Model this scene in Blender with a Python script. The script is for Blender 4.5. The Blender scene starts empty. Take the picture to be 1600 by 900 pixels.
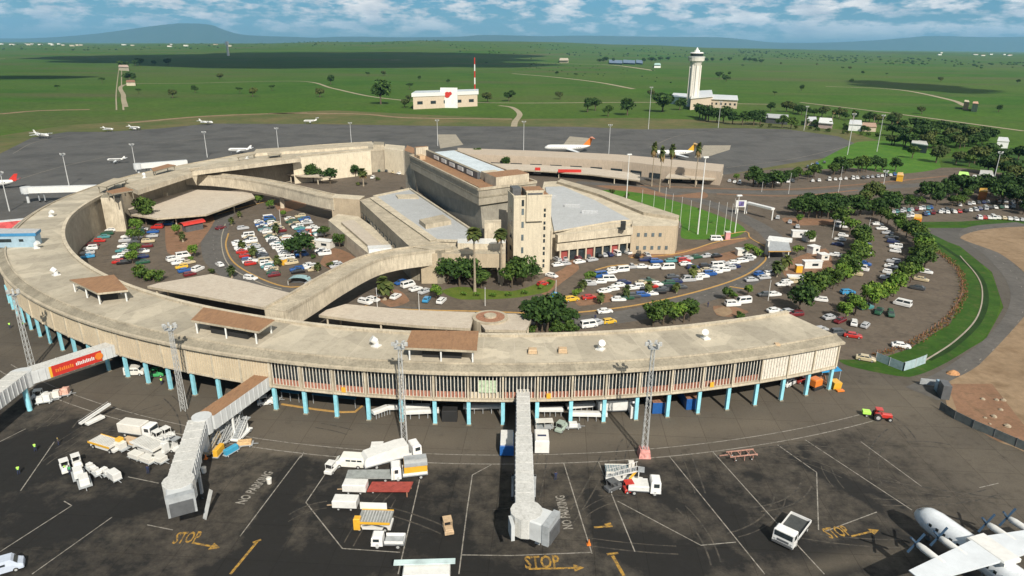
import bpy, math, random
from math import sin, cos, pi, radians as rad
from mathutils import Vector, Matrix
random.seed(7)
S = bpy.context.scene
EXPO = 0.18
COL = S.collection
# ------------------------------------------------------------------ camera (solved from the columns of the ring)
F, PITCH, ROLL, CH = 1057.28779, 0.343735926, -0.00961892726, 70.0
cr, sr, cp, sp = cos(ROLL), sin(ROLL), cos(PITCH), sin(PITCH)
def G(px, py, z=0.0):
    a = px-800; b = 450-py
    X = a*cr+b*sr; Y = -a*sr+b*cr
    dx = X/F; dy = cp+sp*Y/F; dz = -sp+cp*Y/F
    if dz > -1e-4: dz = -1e-4
    t = (z-CH)/dz
    return Vector((dx*t, dy*t, z))
def mpp(px, py):                      # metres covered by one photo pixel at that ground point
    p = G(px, py); return (p.y*cp+CH*sp)/F
cam_d = bpy.data.cameras.new('camera'); cam = bpy.data.objects.new('camera', cam_d); COL.objects.link(cam)
cam_d.sensor_width = 36; cam_d.lens = 36*F/1600; cam_d.clip_end = 200000; cam_d.clip_start = 1
cam.matrix_world = Matrix.Translation((0, 0, CH)) @ Matrix.Rotation(pi/2-PITCH, 4, 'X') @ Matrix.Rotation(-ROLL, 4, 'Z')
S.camera = cam
# ------------------------------------------------------------------ materials
def newmat(name):
    m = bpy.data.materials.new(name); m.use_nodes = True
    n = m.node_tree.nodes; l = m.node_tree.links
    return m, n, l, n['Principled BSDF']
def noise(n, l, scale, detail=4, rough=.6, vec=None, stretch=None):
    if vec is None:
        g = n.new('ShaderNodeNewGeometry'); vec = g.outputs['Position']
    if stretch:
        mp = n.new('ShaderNodeMapping'); mp.inputs['Scale'].default_value = stretch[:3]
        if len(stretch) > 3: mp.inputs['Rotation'].default_value[2] = stretch[3]
        l.new(vec, mp.inputs['Vector']); vec = mp.outputs['Vector']
    t = n.new('ShaderNodeTexNoise'); t.inputs['Scale'].default_value = scale
    t.inputs['Detail'].default_value = detail; t.inputs['Roughness'].default_value = rough
    l.new(vec, t.inputs['Vector']); return t.outputs['Fac']
def ramp(n, l, fac, stops):
    r = n.new('ShaderNodeValToRGB'); e = r.color_ramp.elements
    while len(e) < len(stops): e.new(.5)
    for i, (p, c) in enumerate(stops):
        e[i].position = p; e[i].color = (c[0], c[1], c[2], 1) if not isinstance(c, (int, float)) else (c, c, c, 1)
    l.new(fac, r.inputs['Fac']); return r.outputs['Color']
def mix(n, l, fac, a, b, mode='MIX'):
    m = n.new('ShaderNodeMix'); m.data_type = 'RGBA'; m.blend_type = mode
    if isinstance(fac, (int, float)): m.inputs['Factor'].default_value = fac
    else: l.new(fac, m.inputs['Factor'])
    for s, v in ((6, a), (7, b)):
        if isinstance(v, tuple): m.inputs[s].default_value = (v[0], v[1], v[2], 1)
        else: l.new(v, m.inputs[s])
    return m.outputs[2]
MATS = {}
def M(name, col=None, rough=.7, var=.15, scale=.6, metal=0, stretch=None, bump=0, coat=0):
    if name in MATS: return MATS[name]
    m, n, l, b = newmat(name)
    c = col
    f = noise(n, l, scale, 5, .65, stretch=stretch)
    k = [tuple(min(1, x*(1-var*1.6)) for x in c), c, tuple(min(1, x*(1+var)) for x in c)]
    l.new(ramp(n, l, f, [(.25, k[0]), (.5, k[1]), (.75, k[2])]), b.inputs['Base Color'])
    b.inputs['Roughness'].default_value = rough; b.inputs['Metallic'].default_value = metal
    if coat: b.inputs['Coat Weight'].default_value = coat
    if bump:
        bp = n.new('ShaderNodeBump'); bp.inputs['Strength'].default_value = bump; bp.inputs['Distance'].default_value = .05
        l.new(f, bp.inputs['Height']); l.new(bp.outputs['Normal'], b.inputs['Normal'])
    MATS[name] = m; return m
def paint(name, c, rough=.35, coat=.3): return M(name, c, rough, .08, 1.3, 0, coat=coat)
def stained(name, c, dark, sc=.25, streak=(1, 1, .15), rough=.85, amt=.85, fine=4.0):
    """concrete with long dirty streaks and fine mottling"""
    if name in MATS: return MATS[name]
    m, n, l, b = newmat(name)
    f1 = noise(n, l, sc, 6, .7); f2 = noise(n, l, 2.2, 4, .6, stretch=streak); f3 = noise(n, l, fine, 3, .7)
    x = mix(n, l, ramp(n, l, f1, [(.38, 0), (.72, amt)]), c, dark)
    x = mix(n, l, ramp(n, l, f2, [(.47, 0), (.72, .8)]), x, dark)
    x = mix(n, l, 1.0, x, ramp(n, l, f3, [(.2, .72), (.8, 1.14)]), 'MULTIPLY')
    l.new(x, b.inputs['Base Color']); b.inputs['Roughness'].default_value = rough
    MATS[name] = m; return m
conc = stained('ring_concrete', (.54, .47, .35), (.27, .235, .175))
conc_l = stained('pale_concrete', (.66, .585, .445), (.36, .31, .23))
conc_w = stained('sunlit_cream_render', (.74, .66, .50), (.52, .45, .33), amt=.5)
conc_d = stained('weathered_concrete', (.36, .32, .24), (.17, .15, .11), amt=.9)
pinkroof = stained('pale_screed_roof', (.55, .49, .40), (.40, .33, .26), streak=(.3, 1, 1), amt=.5)
brownroof = stained('brown_roof_sheet', (.33, .185, .095), (.22, .12, .065), streak=(1, .2, 1), amt=.6)
greyroof = stained('grey_membrane_roof', (.47, .49, .50), (.33, .34, .34), amt=.5)
skyroof = stained('pale_skylight_roof', (.62, .70, .74), (.38, .44, .47), amt=.6)
def roofmat():
    m, n, l, b = newmat('ring_roof_felt')
    g = n.new('ShaderNodeNewGeometry')
    f1 = noise(n, l, .06, 7, .7); f2 = noise(n, l, .5, 5, .75); f3 = noise(n, l, 5, 3, .7)
    x = mix(n, l, ramp(n, l, f1, [(.35, 0), (.65, 1)]), (.50, .445, .34), (.40, .36, .28))
    x = mix(n, l, ramp(n, l, f2, [(.48, 0), (.75, .7)]), x, (.27, .24, .185))
    f5 = noise(n, l, 1.3, 6, .8); x = mix(n, l, ramp(n, l, f5, [(.60, 0), (.70, .6)]), x, (.20, .18, .14))
    vo = n.new('ShaderNodeTexVoronoi'); vo.inputs['Scale'].default_value = .16; l.new(g.outputs['Position'], vo.inputs['Vector']); sx = n.new('ShaderNodeSeparateXYZ'); l.new(vo.outputs['Color'], sx.inputs[0])
    x = mix(n, l, 1.0, x, ramp(n, l, sx.outputs[0], [(0, .86), (.6, 1), (.9, 1.1)]), 'MULTIPLY')
    x = mix(n, l, 1.0, x, ramp(n, l, f3, [(.2, .86), (.8, 1.1)]), 'MULTIPLY')
    # felt seams: radial joints and rings about the centre of the ring
    sub = n.new('ShaderNodeVectorMath'); sub.operation = 'SUBTRACT'; sub.inputs[1].default_value = (-5.012, 297.03, 0)
    l.new(g.outputs['Position'], sub.inputs[0])
    s = n.new('ShaderNodeSeparateXYZ'); l.new(sub.outputs[0], s.inputs[0])
    at = n.new('ShaderNodeMath'); at.operation = 'ARCTAN2'; l.new(s.outputs[1], at.inputs[0]); l.new(s.outputs[0], at.inputs[1])
    mu = n.new('ShaderNodeMath'); mu.operation = 'MULTIPLY'; mu.inputs[1].default_value = 27.3; l.new(at.outputs[0], mu.inputs[0])
    fr = n.new('ShaderNodeMath'); fr.operation = 'FRACT'; l.new(mu.outputs[0], fr.inputs[0])
    seam = ramp(n, l, fr.outputs[0], [(0, 1), (.03, 0)])
    x = mix(n, l, seam, x, (.47, .42, .33))
    fl = n.new('ShaderNodeMath'); fl.operation = 'FLOOR'; l.new(mu.outputs[0], fl.inputs[0])
    wn = n.new('ShaderNodeTexWhiteNoise'); wn.noise_dimensions = '1D'; l.new(fl.outputs[0], wn.inputs['W'])
    x = mix(n, l, 1.0, x, ramp(n, l, wn.outputs['Value'], [(0, .84), (1, 1.1)]), 'MULTIPLY')
    l.new(x, b.inputs['Base Color']); b.inputs['Roughness'].default_value = .9
    return m
ROOF = roofmat()
white = paint('white_paint', (.70, .70, .67)); white_m = M('white_metal_sheet', (.70, .71, .69), .5, .12, .5)
offw = paint('off_white_paint', (.68, .66, .60)); greym = M('grey_metal', (.34, .36, .37), .5, .2, 1)
dkgrey = M('dark_grey_metal', (.10, .105, .11), .5, .2, 1); black = M('black_rubber', (.018, .018, .018), .8)
cyanp = M('pale_blue_column_paint', (.27, .62, .72), .6, .14, 1.2); bluep = paint('blue_paint', (.02, .11, .35))
aqua = paint('aqua_paint', (.05, .32, .50)); redp = paint('red_paint', (.50, .035, .025)); yel = paint('yellow_paint', (.72, .40, .04))
orange = paint('orange_paint', (.70, .20, .03)); greenp = paint('green_paint', (.06, .35, .12)); limep = paint('lime_vest', (.45, .85, .12), .7)
glass = M('dark_window_glass', (.03, .04, .045), .12, .3, .8); glass_g = M('grey_window_glass', (.12, .15, .16), .2, .3, .4)
brick = M('red_brick_panel', (.36, .16, .11), .8, .2, 2); rust = M('rusty_steel', (.30, .15, .09), .85, .35, 2)
tan = M('tan_box', (.50, .36, .22), .8, .2, 2); skinm = M('skin', (.16, .08, .05), .6); navy = M('navy_cloth', (.02, .03, .08), .9)
hairm = M('black_hair', (.01, .01, .01), .9); galv = M('galvanised_steel', (.42, .43, .42), .5, .2, .8)
# ------------------------------------------------------------------ mesh builder
class MB:
    def __init__(s): s.v = []; s.f = []; s.m = []
    def add(s, vs, fs, m=0):
        o = len(s.v); s.v += [tuple(v) for v in vs]; s.f += [tuple(i+o for i in f) for f in fs]; s.m += [m]*len(fs)
    def box(s, c, d, r=0, m=0, ch=0, taper=1.0, mt=None):
        x, y, z = c; a, b, h = d[0]/2, d[1]/2, d[2]/2; R = Matrix.Rotation(r, 3, 'Z')
        def P(u, v, w): return R @ Vector((u, v, 0)) + Vector((x, y, z+w))
        t = taper
        if ch:
            vs = [P(-a, -b, -h), P(a, -b, -h), P(a, b, -h), P(-a, b, -h), P(-a*t, -b*t, h-ch), P(a*t, -b*t, h-ch), P(a*t, b*t, h-ch), P(-a*t, b*t, h-ch),
                  P(-a*t+ch, -b*t+ch, h), P(a*t-ch, -b*t+ch, h), P(a*t-ch, b*t-ch, h), P(-a*t+ch, b*t-ch, h)]
            fs = [(3, 2, 1, 0), (0, 1, 5, 4), (1, 2, 6, 5), (2, 3, 7, 6), (3, 0, 4, 7), (4, 5, 9, 8), (5, 6, 10, 9), (6, 7, 11, 10), (7, 4, 8, 11)]
            s.add(vs, fs, m); s.add(vs[8:], [(0, 1, 2, 3)], m if mt is None else mt)
        else:
            vs = [P(-a, -b, -h), P(a, -b, -h), P(a, b, -h), P(-a, b, -h), P(-a*t, -b*t, h), P(a*t, -b*t, h), P(a*t, b*t, h), P(-a*t, b*t, h)]
            s.add(vs, [(3, 2, 1, 0), (0, 1, 5, 4), (1, 2, 6, 5), (2, 3, 7, 6), (3, 0, 4, 7)], m)
            s.add(vs[4:], [(0, 1, 2, 3)], m if mt is None else mt)
    def prism(s, poly, z0, z1, m=0, mt=None):
        p = [Vector((q[0], q[1])) for q in poly]
        A = sum(p[i].x*p[(i+1) % len(p)].y-p[(i+1) % len(p)].x*p[i].y for i in range(len(p)))
        if A < 0: p.reverse()
        n = len(p)
        zt = z1 if callable(z1) else (lambda x, y: z1)
        vs = [(q.x, q.y, z0) for q in p]+[(q.x, q.y, zt(q.x, q.y)) for q in p]
        s.add(vs, [(i, (i+1) % n, n+(i+1) % n, n+i) for i in range(n)]+[tuple(range(n-1, -1, -1))], m)
        s.add(vs[n:], [tuple(range(n))], m if mt is None else mt)
    def cyl(s, p0, p1, r0, r1=None, n=8, m=0, caps=True):
        r1 = r0 if r1 is None else r1
        p0 = Vector(p0); p1 = Vector(p1); d = (p1-p0).normalized()
        u = d.orthogonal().normalized(); w = d.cross(u)
        vs = []
        for p, r in ((p0, r0), (p1, r1)):
            for i in range(n):
                a = 2*pi*i/n; vs.append(p+u*cos(a)*r+w*sin(a)*r)
        fs = [(i, (i+1) % n, n+(i+1) % n, n+i) for i in range(n)]
        if caps: fs += [tuple(range(n-1, -1, -1)), tuple(range(n, 2*n))]
        s.add(vs, fs, m)
    def beam(s, p0, p1, w, h, m=0, mt=None, w1=None):
        """rectangular box along p0->p1, p = middle of the underside"""
        p0 = Vector(p0); p1 = Vector(p1); d = (p1-p0); dd = Vector((d.x, d.y, 0)).normalized(); q = Vector((-dd.y, dd.x, 0)); w1 = w if w1 is None else w1
        up = Vector((0, 0, h))
        vs = [p0-q*w/2, p1-q*w1/2, p1+q*w1/2, p0+q*w/2]; vs += [v+up for v in vs]
        s.add(vs, [(3, 2, 1, 0), (0, 1, 5, 4), (1, 2, 6, 5), (2, 3, 7, 6), (3, 0, 4, 7)], m); s.add(vs[4:], [(0, 1, 2, 3)], m if mt is None else mt)
    def loft(s, rings, m=0, caps=True, closed=True):
        n = len(rings[0]); vs = [v for r in rings for v in r]; fs = []
        for k in range(len(rings)-1):
            for i in range(n if closed else n-1):
                j = (i+1) % n; fs.append((k*n+i, k*n+j, (k+1)*n+j, (k+1)*n+i))
        if caps: fs += [tuple(range(n-1, -1, -1)), tuple(range((len(rings)-1)*n, len(rings)*n))]
        s.add(vs, fs, m)
    def mesh(s, name, mats, origin=(0, 0, 0), smooth=False):
        me = bpy.data.meshes.new(name); o = Vector(origin)
        me.from_pydata([Vector(v)-o for v in s.v], [], s.f)
        for mt in mats: me.materials.append(mt)
        for p, i in zip(me.polygons, s.m): p.material_index = i; p.use_smooth = smooth
        me.update(); return me
    def build(s, name, mats, parent=None, origin=(0, 0, 0), smooth=False):
        return link(name, s.mesh(name, mats if isinstance(mats, (list, tuple)) else [mats], origin, smooth), parent)
def link(name, me, parent=None):
    o = bpy.data.objects.new(name, me); COL.objects.link(o)
    if parent: o.parent = parent
    return o
USED = {}
def tag(o, label, cat, group=None):
    w = label.split()
    if len(w) > 16: print('LONG', label)
    if label in USED and not group: print('DUP', label)
    USED[label] = 1
    o['label'] = label; o['category'] = cat
    if group: o['group'] = group
    return o
def thing(name, loc, label, cat, rz=0, group=None):
    o = bpy.data.objects.new(name, None); COL.objects.link(o); o.location = loc; o.rotation_euler[2] = rz
    return tag(o, label, cat, group)
def struct(o, kind='structure'): o['kind'] = kind; return o
def dup(root, loc, rz, label, cat=None, group=None, sc=1.0, mats=None):
    r = root.copy(); COL.objects.link(r); r.location = loc; r.rotation_euler = (0, 0, rz); r.scale = (sc,)*3 if not isinstance(sc, tuple) else sc
    USED[label] = 1; r['label'] = label
    if group: r['group'] = group
    elif 'group' in r.keys(): del r['group']
    for ch in list(root.children):
        c = ch.copy(); COL.objects.link(c); c.parent = r
        if mats and ch.name.split('.')[0] in mats: c.material_slots[0].link = 'OBJECT'; c.material_slots[0].material = mats[ch.name.split('.')[0]]
        for g in list(ch.children):
            d = g.copy(); COL.objects.link(d); d.parent = c
    return r
W1 = 'zeroth first second third fourth fifth sixth seventh eighth ninth tenth eleventh twelfth thirteenth fourteenth fifteenth sixteenth seventeenth eighteenth nineteenth'.split()
T1 = {2: 'twenty', 3: 'thirty', 4: 'forty', 5: 'fifty', 6: 'sixty', 7: 'seventy'}; T2 = {2: 'twentieth', 3: 'thirtieth', 4: 'fortieth', 5: 'fiftieth', 6: 'sixtieth'}
def ordw(n): return W1[n] if n < 20 else (T2[n//10] if n % 10 == 0 else T1[n//10]+'-'+W1[n % 10])
def smooth_path(pts, n):
    """Catmull-Rom through the points, resampled at n even stations"""
    P = [Vector(p) for p in pts]; P = [P[0]*2-P[1]]+P+[P[-1]*2-P[-2]]; out = []
    for i in range(1, len(P)-2):
        for k in range(16):
            t = k/16; a, b, c, d = P[i-1], P[i], P[i+1], P[i+2]
            out.append(.5*((2*b)+(c-a)*t+(2*a-5*b+4*c-d)*t*t+(3*b-a-3*c+d)*t**3))
    out.append(P[-2]); L = [0]
    for i in range(1, len(out)): L.append(L[-1]+(out[i]-out[i-1]).length)
    res = []; j = 0
    for k in range(n):
        s = L[-1]*k/(n-1)
        while j < len(L)-2 and L[j+1] < s: j += 1
        t = (s-L[j])/max(1e-9, L[j+1]-L[j]); res.append(out[j].lerp(out[j+1], min(1, t)))
    return res
def plen(pts): return sum((Vector(pts[i+1])-Vector(pts[i])).length for i in range(len(pts)-1))
def GP(pts, z=0.0): return [G(x, y, z) for x, y in pts]
def inpoly(p, poly):
    c = False; j = len(poly)-1
    for i in range(len(poly)):
        a, b = poly[i], poly[j]
        if (a[1] > p[1]) != (b[1] > p[1]) and p[0] < (b[0]-a[0])*(p[1]-a[1])/(b[1]-a[1])+a[0]: c = not c
        j = i
    return c
def segdist(p, a, b):
    d = b-a; t = max(0, min(1, (p-a).dot(d)/max(1e-9, d.dot(d)))); return (p-a-d*t).length
# ------------------------------------------------------------------ light, world, air
SUN_EL, SDX, SDY = rad(40), .284, -.959            # direction towards the sun (behind and right of the camera)
sd = Vector((SDX*cos(SUN_EL), SDY*cos(SUN_EL), sin(SUN_EL)))
sl = bpy.data.lights.new('sun', 'SUN'); sl.energy = 5.0; sl.angle = rad(.5); sl.color = (1, .93, .82)
so = bpy.data.objects.new('sun', sl); COL.objects.link(so); so.location = (60, -200, 300); so.rotation_euler = sd.to_track_quat('Z', 'Y').to_euler()
wd = bpy.data.worlds.new('World'); S.world = wd; wd.use_nodes = True
n = wd.node_tree.nodes; l = wd.node_tree.links; bg = n['Background']; bg.inputs['Strength'].default_value = .05
sky = n.new('ShaderNodeTexSky'); sky.sky_type = 'NISHITA'; sky.sun_disc = False; sky.sun_elevation = SUN_EL; sky.sun_rotation = math.atan2(SDX, SDY)
sky.air_density = 1.0; sky.dust_density = .25; sky.ozone_density = 2.5
tc = n.new('ShaderNodeTexCoord'); sep = n.new('ShaderNodeSeparateXYZ'); l.new(tc.outputs['Generated'], sep.inputs[0])
at = n.new('ShaderNodeMath'); at.operation = 'ARCTAN2'; l.new(sep.outputs[0], at.inputs[0]); l.new(sep.outputs[1], at.inputs[1])
cmb = n.new('ShaderNodeCombineXYZ'); l.new(at.outputs[0], cmb.inputs[0])
mz = n.new('ShaderNodeMath'); mz.operation = 'MULTIPLY'; mz.inputs[1].default_value = 3.2; l.new(sep.outputs[2], mz.inputs[0]); l.new(mz.outputs[0], cmb.inputs[1])
f1 = noise(n, l, 22, 8, .58, vec=cmb.outputs[0]); f2 = noise(n, l, 4.0, 3, .5, vec=cmb.outputs[0])
ad = n.new('ShaderNodeMath'); ad.operation = 'MULTIPLY_ADD'; l.new(f2, ad.inputs[0]); ad.inputs[1].default_value = .55; l.new(f1, ad.inputs[2])
# more cloud to the right, none right at the horizon
az = n.new('ShaderNodeMath'); az.operation = 'MULTIPLY_ADD'; l.new(at.outputs[0], az.inputs[0]); az.inputs[1].default_value = .10; l.new(ad.outputs[0], az.inputs[2])
cmask = ramp(n, l, az.outputs[0], [(.72, 0), (.86, 1)])
band = ramp(n, l, sep.outputs[2], [(.008, 0), (.018, .5), (.035, 1)])
cm = mix(n, l, 1.0, cmask, band, 'MULTIPLY')
f3 = noise(n, l, 20, 4, .6, vec=cmb.outputs[0])
ccol = ramp(n, l, f3, [(.3, (10, 10.6, 11.6)), (.65, (20, 18.8, 17.8))])
tint = mix(n, l, 1.0, sky.outputs[0], ramp(n, l, sep.outputs[2], [(0, (.38, .66, 1.02)), (.025, (.40, .74, 1.08)), (.06, (.38, .82, 1.2)), (.3, (1, 1, 1))]), 'MULTIPLY')
l.new(mix(n, l, cm, tint, ccol), bg.inputs['Color'])
# haze: one closed box of thin even air
mh = bpy.data.materials.new('haze_air'); mh.use_nodes = True; nh = mh.node_tree.nodes; nh.remove(nh['Principled BSDF'])
pv = nh.new('ShaderNodeVolumePrincipled'); pv.inputs['Color'].default_value = (.28, .60, .96, 1); pv.inputs['Density'].default_value = 2.6e-5; pv.inputs['Anisotropy'].default_value = .0
mh.node_tree.links.new(pv.outputs[0], nh['Material Output'].inputs['Volume'])
HAZE = True
if HAZE:
    b = MB(); b.box((0, 0, 619), (84000, 84000, 1242)); h = b.build('haze', mh); struct(h, 'stuff'); tag(h, 'thin blue air over the plain', 'haze')
# ------------------------------------------------------------------ ground
def grassmat(name, far=True):
    m, n, l, b = newmat(name)
    f1 = noise(n, l, .0016, 8, .62); f2 = noise(n, l, .012, 6, .6); f3 = noise(n, l, .15, 5, .7); f4 = noise(n, l, .004, 5, .55, stretch=(.35, 1, 1, .2))
    x = mix(n, l, ramp(n, l, f2, [(.35, 0), (.7, 1)]), (.032, .096, .009), (.060, .130, .014))
    x = mix(n, l, ramp(n, l, f1, [(.38, 0), (.62, .85)]), x, (.080, .122, .026))
    x = mix(n, l, ramp(n, l, f4, [(.52, 0), (.70, .75)]), x, (.10, .095, .045))
    x = mix(n, l, 1.0, x, ramp(n, l, f3, [(.2, .55), (.8, 1.35)]), 'MULTIPLY')
    l.new(x, b.inputs['Base Color']); b.inputs['Roughness'].default_value = 1; b.inputs['Specular IOR Level'].default_value = .1
    return m
GRASS = grassmat('plain_grass')
def simple_ground(name, c1, c2, c3=None, sc=.08, rough=.95):
    m, n, l, b = newmat(name)
    f1 = noise(n, l, sc, 7, .65); f2 = noise(n, l, sc*9, 5, .7)
    x = mix(n, l, ramp(n, l, f1, [(.35, 0), (.68, 1)]), c1, c2)
    if c3: x = mix(n, l, ramp(n, l, noise(n, l, sc*3, 5, .6), [(.52, 0), (.72, .8)]), x, c3)
    x = mix(n, l, 1.0, x, ramp(n, l, f2, [(.2, .72), (.8, 1.22)]), 'MULTIPLY')
    l.new(x, b.inputs['Base Color']); b.inputs['Roughness'].default_value = rough; b.inputs['Specular IOR Level'].default_value = .2
    return m
LAWN = simple_ground('bright_lawn', (.045, .135, .012), (.08, .18, .018), (.11, .155, .03), .09)
VERGE = simple_ground('ditch_verge_grass', (.020, .065, .007), (.045, .105, .012), (.075, .095, .025), .12)
DARKG = simple_ground('dark_ditch_grass', (.012, .035, .006), (.02, .05, .01), None, .2)  # darker green than the verge, laid flat along the ditch line
DIRT = simple_ground('bare_brown_soil', (.22, .155, .095), (.30, .215, .135), (.16, .105, .06), .06)
REDSOIL = simple_ground('red_soil', (.20, .115, .070), (.26, .150, .092), (.12, .085, .05), .15)
DRY = simple_ground('dry_brown_grass', (.075, .10, .028), (.15, .125, .055), (.06, .10, .02), .018)
LOT = simple_ground('car_park_asphalt', (.108, .088, .068), (.140, .114, .088), (.075, .063, .050), .10)
ROAD = simple_ground('road_asphalt', (.100, .095, .088), (.13, .122, .112), (.08, .076, .07), .08)
SLAB = simple_ground('concrete_pavement', (.30, .27, .215), (.36, .325, .26), (.22, .20, .16), .12)
def apronmat():
    m, n, l, b = newmat('apron_asphalt')
    f1 = noise(n, l, .035, 7, .62); f2 = noise(n, l, .35, 6, .72); f3 = noise(n, l, 3.5, 4, .7); f4 = noise(n, l, .11, 5, .6, stretch=(1, .25, 1, -.25))
    x = mix(n, l, ramp(n, l, f1, [(.33, 0), (.68, 1)]), (.080, .069, .054), (.112, .097, .076))
    x = mix(n, l, ramp(n, l, f4, [(.52, 0), (.75, .6)]), x, (.062, .052, .040))
    x = mix(n, l, ramp(n, l, f2, [(.56, 0), (.74, .55)]), x, (.046, .040, .032))
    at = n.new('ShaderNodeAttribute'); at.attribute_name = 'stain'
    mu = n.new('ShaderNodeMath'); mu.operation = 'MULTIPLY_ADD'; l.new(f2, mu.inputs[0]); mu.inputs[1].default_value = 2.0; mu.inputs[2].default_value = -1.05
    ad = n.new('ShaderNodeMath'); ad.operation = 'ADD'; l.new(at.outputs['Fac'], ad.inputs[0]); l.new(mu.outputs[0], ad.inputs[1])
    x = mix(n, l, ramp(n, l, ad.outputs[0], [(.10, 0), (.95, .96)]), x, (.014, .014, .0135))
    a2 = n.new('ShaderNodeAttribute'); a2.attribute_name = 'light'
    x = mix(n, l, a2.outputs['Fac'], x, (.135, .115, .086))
    gp = n.new('ShaderNodeNewGeometry'); sy = n.new('ShaderNodeSeparateXYZ'); l.new(gp.outputs['Position'], sy.inputs[0]); my = n.new('ShaderNodeMapRange'); my.inputs[1].default_value = 170; my.inputs[2].default_value = 300; l.new(sy.outputs[1], my.inputs[0])
    grey = mix(n, l, ramp(n, l, f1, [(.45, 0), (.6, .7)]), mix(n, l, ramp(n, l, f1, [(.35, 0), (.65, 1)]), (.092, .092, .088), (.125, .121, .113)), (.055, .056, .055)); x = mix(n, l, my.outputs[0], x, grey)
    x = mix(n, l, 1.0, x, ramp(n, l, f3, [(.2, .8), (.8, 1.2)]), 'MULTIPLY')
    br = n.new('ShaderNodeTexBrick'); br.offset = 0; br.inputs['Scale'].default_value = 1; br.inputs['Brick Width'].default_value = 7.6; br.inputs['Row Height'].default_value = 7.6; br.inputs['Mortar Size'].default_value = .07; br.inputs['Mortar Smooth'].default_value = .3
    br.inputs['Color1'].default_value = (1, 1, 1, 1); br.inputs['Color2'].default_value = (.90, .90, .91, 1); br.inputs['Mortar'].default_value = (.62, .60, .58, 1)
    mpb = n.new('ShaderNodeMapping'); mpb.inputs['Rotation'].default_value[2] = .06; gg = n.new('ShaderNodeNewGeometry'); l.new(gg.outputs['Position'], mpb.inputs['Vector']); l.new(mpb.outputs['Vector'], br.inputs['Vector']); x = mix(n, l, 1.0, x, br.outputs['Color'], 'MULTIPLY')
    l.new(x, b.inputs['Base Color']); l.new(ramp(n, l, f2, [(.3, .75), (.7, .95)]), b.inputs['Roughness']); b.inputs['Specular IOR Level'].default_value = .3
    return m
APRON = apronmat()
# the plain, one sheet to the horizon, swelling gently far out
import bisect
def plain_h(x, y):
    r = math.hypot(x, y)
    if r < 3500 or y < 0: return 0.0
    t = min(1, (r-3500)/6500); t = t*t*(3-2*t); a = math.degrees(math.atan2(x, y))
    return t*(28+100*math.exp(-((a+2)/19)**2)+6*sin(a*.7))
rs = [0, 150, 400, 800, 1500, 2500, 3500]+[4000+500*i for i in range(16)]+[13000, 17000, 24000, 34000, 40000]
b = MB(); NA = 96; vs = [(0, 0, -.06)]; fs = []
for r in rs[1:]:
    for k in range(NA):
        a = 2*pi*k/NA; x, y = r*sin(a), r*cos(a)
        vs.append((x, y, plain_h(x, y)-.06))
for k in range(NA): fs.append((0, 1+(k+1) % NA, 1+k))
for j in range(len(rs)-2):
    for k in range(NA):
        o = 1+j*NA; k2 = (k+1) % NA; fs.append((o+k, o+k2, o+NA+k2, o+NA+k))
b.add(vs, fs); struct(b.build('ground', GRASS, smooth=True))
def closed(P, k=5):
    out = []; n_ = len(P)
    for i in range(n_):
        a, b_, c, d = P[i-1], P[i], P[(i+1) % n_], P[(i+2) % n_]
        for j in range(k):
            t = j/k; cr1 = .5*((2*b_)+(c-a)*t+(2*a-5*b_+4*c-d)*t*t+(3*b_-a-3*c+d)*t**3); out.append(cr1.lerp(b_.lerp(c, t), .35))
    return out
def sheet(name, pts, z, mat, world=False, kind='structure', smooth=False):
    P = pts if world else [G(x, y) for x, y in pts]
    if smooth: P = closed(P)
    b = MB(); A = sum(P[i][0]*P[(i+1) % len(P)][1]-P[(i+1) % len(P)][0]*P[i][1] for i in range(len(P)))
    if A < 0: P = list(P)[::-1]
    b.add([(p[0], p[1], z) for p in P], [tuple(range(len(P)))]); return struct(b.build(name, mat), kind)
def ribbon(name, pts, width, z, mat, h=0, n=None, parent=None, world=False):
    """strip of given world width along a photo path; h>0 makes it a raised kerb"""
    P = [Vector(p) for p in pts] if world else GP(pts)
    P = smooth_path(P, n or max(8, int(plen(P)/2.5))); b = MB(); add_ribbon(b, P, width, z, h)
    o = b.build(name, mat, parent); return struct(o) if parent is None else o
def add_ribbon(b, P, width, z, h=0, m=0):
    L = []; R = []
    for i, p in enumerate(P):
        d = (P[min(i+1, len(P)-1)]-P[max(0, i-1)]); d.z = 0; d.normalize(); q = Vector((-d.y, d.x, 0))*width/2
        L.append(p+q); R.append(p-q)
    n = len(P)
    if h:
        vs = [(v.x, v.y, zz) for arr, zz in ((L, z), (L, z+h), (R, z+h), (R, z)) for v in arr]
        fs = []
        for k in range(3):
            for i in range(n-1): fs.append((k*n+i, (k+1)*n+i, (k+1)*n+i+1, k*n+i+1))
        fs += [(0, 3*n, 2*n, n), (n-1, 2*n-1, 3*n-1, 4*n-1)]
        b.add(vs, fs, m)
    else:
        b.add([(v.x, v.y, z) for v in L]+[(v.x, v.y, z) for v in R], [(i, n+i, n+i+1, i+1) for i in range(n-1)], m)
CX, CY, RR, TH, DL = -5.01200156, 297.030267, 181.269415, -1.80768355, .0365819994
CEN = Vector((CX, CY, 0))
def RP(r, a, z=0): return Vector((CX+r*cos(a), CY+r*sin(a), z))
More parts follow.
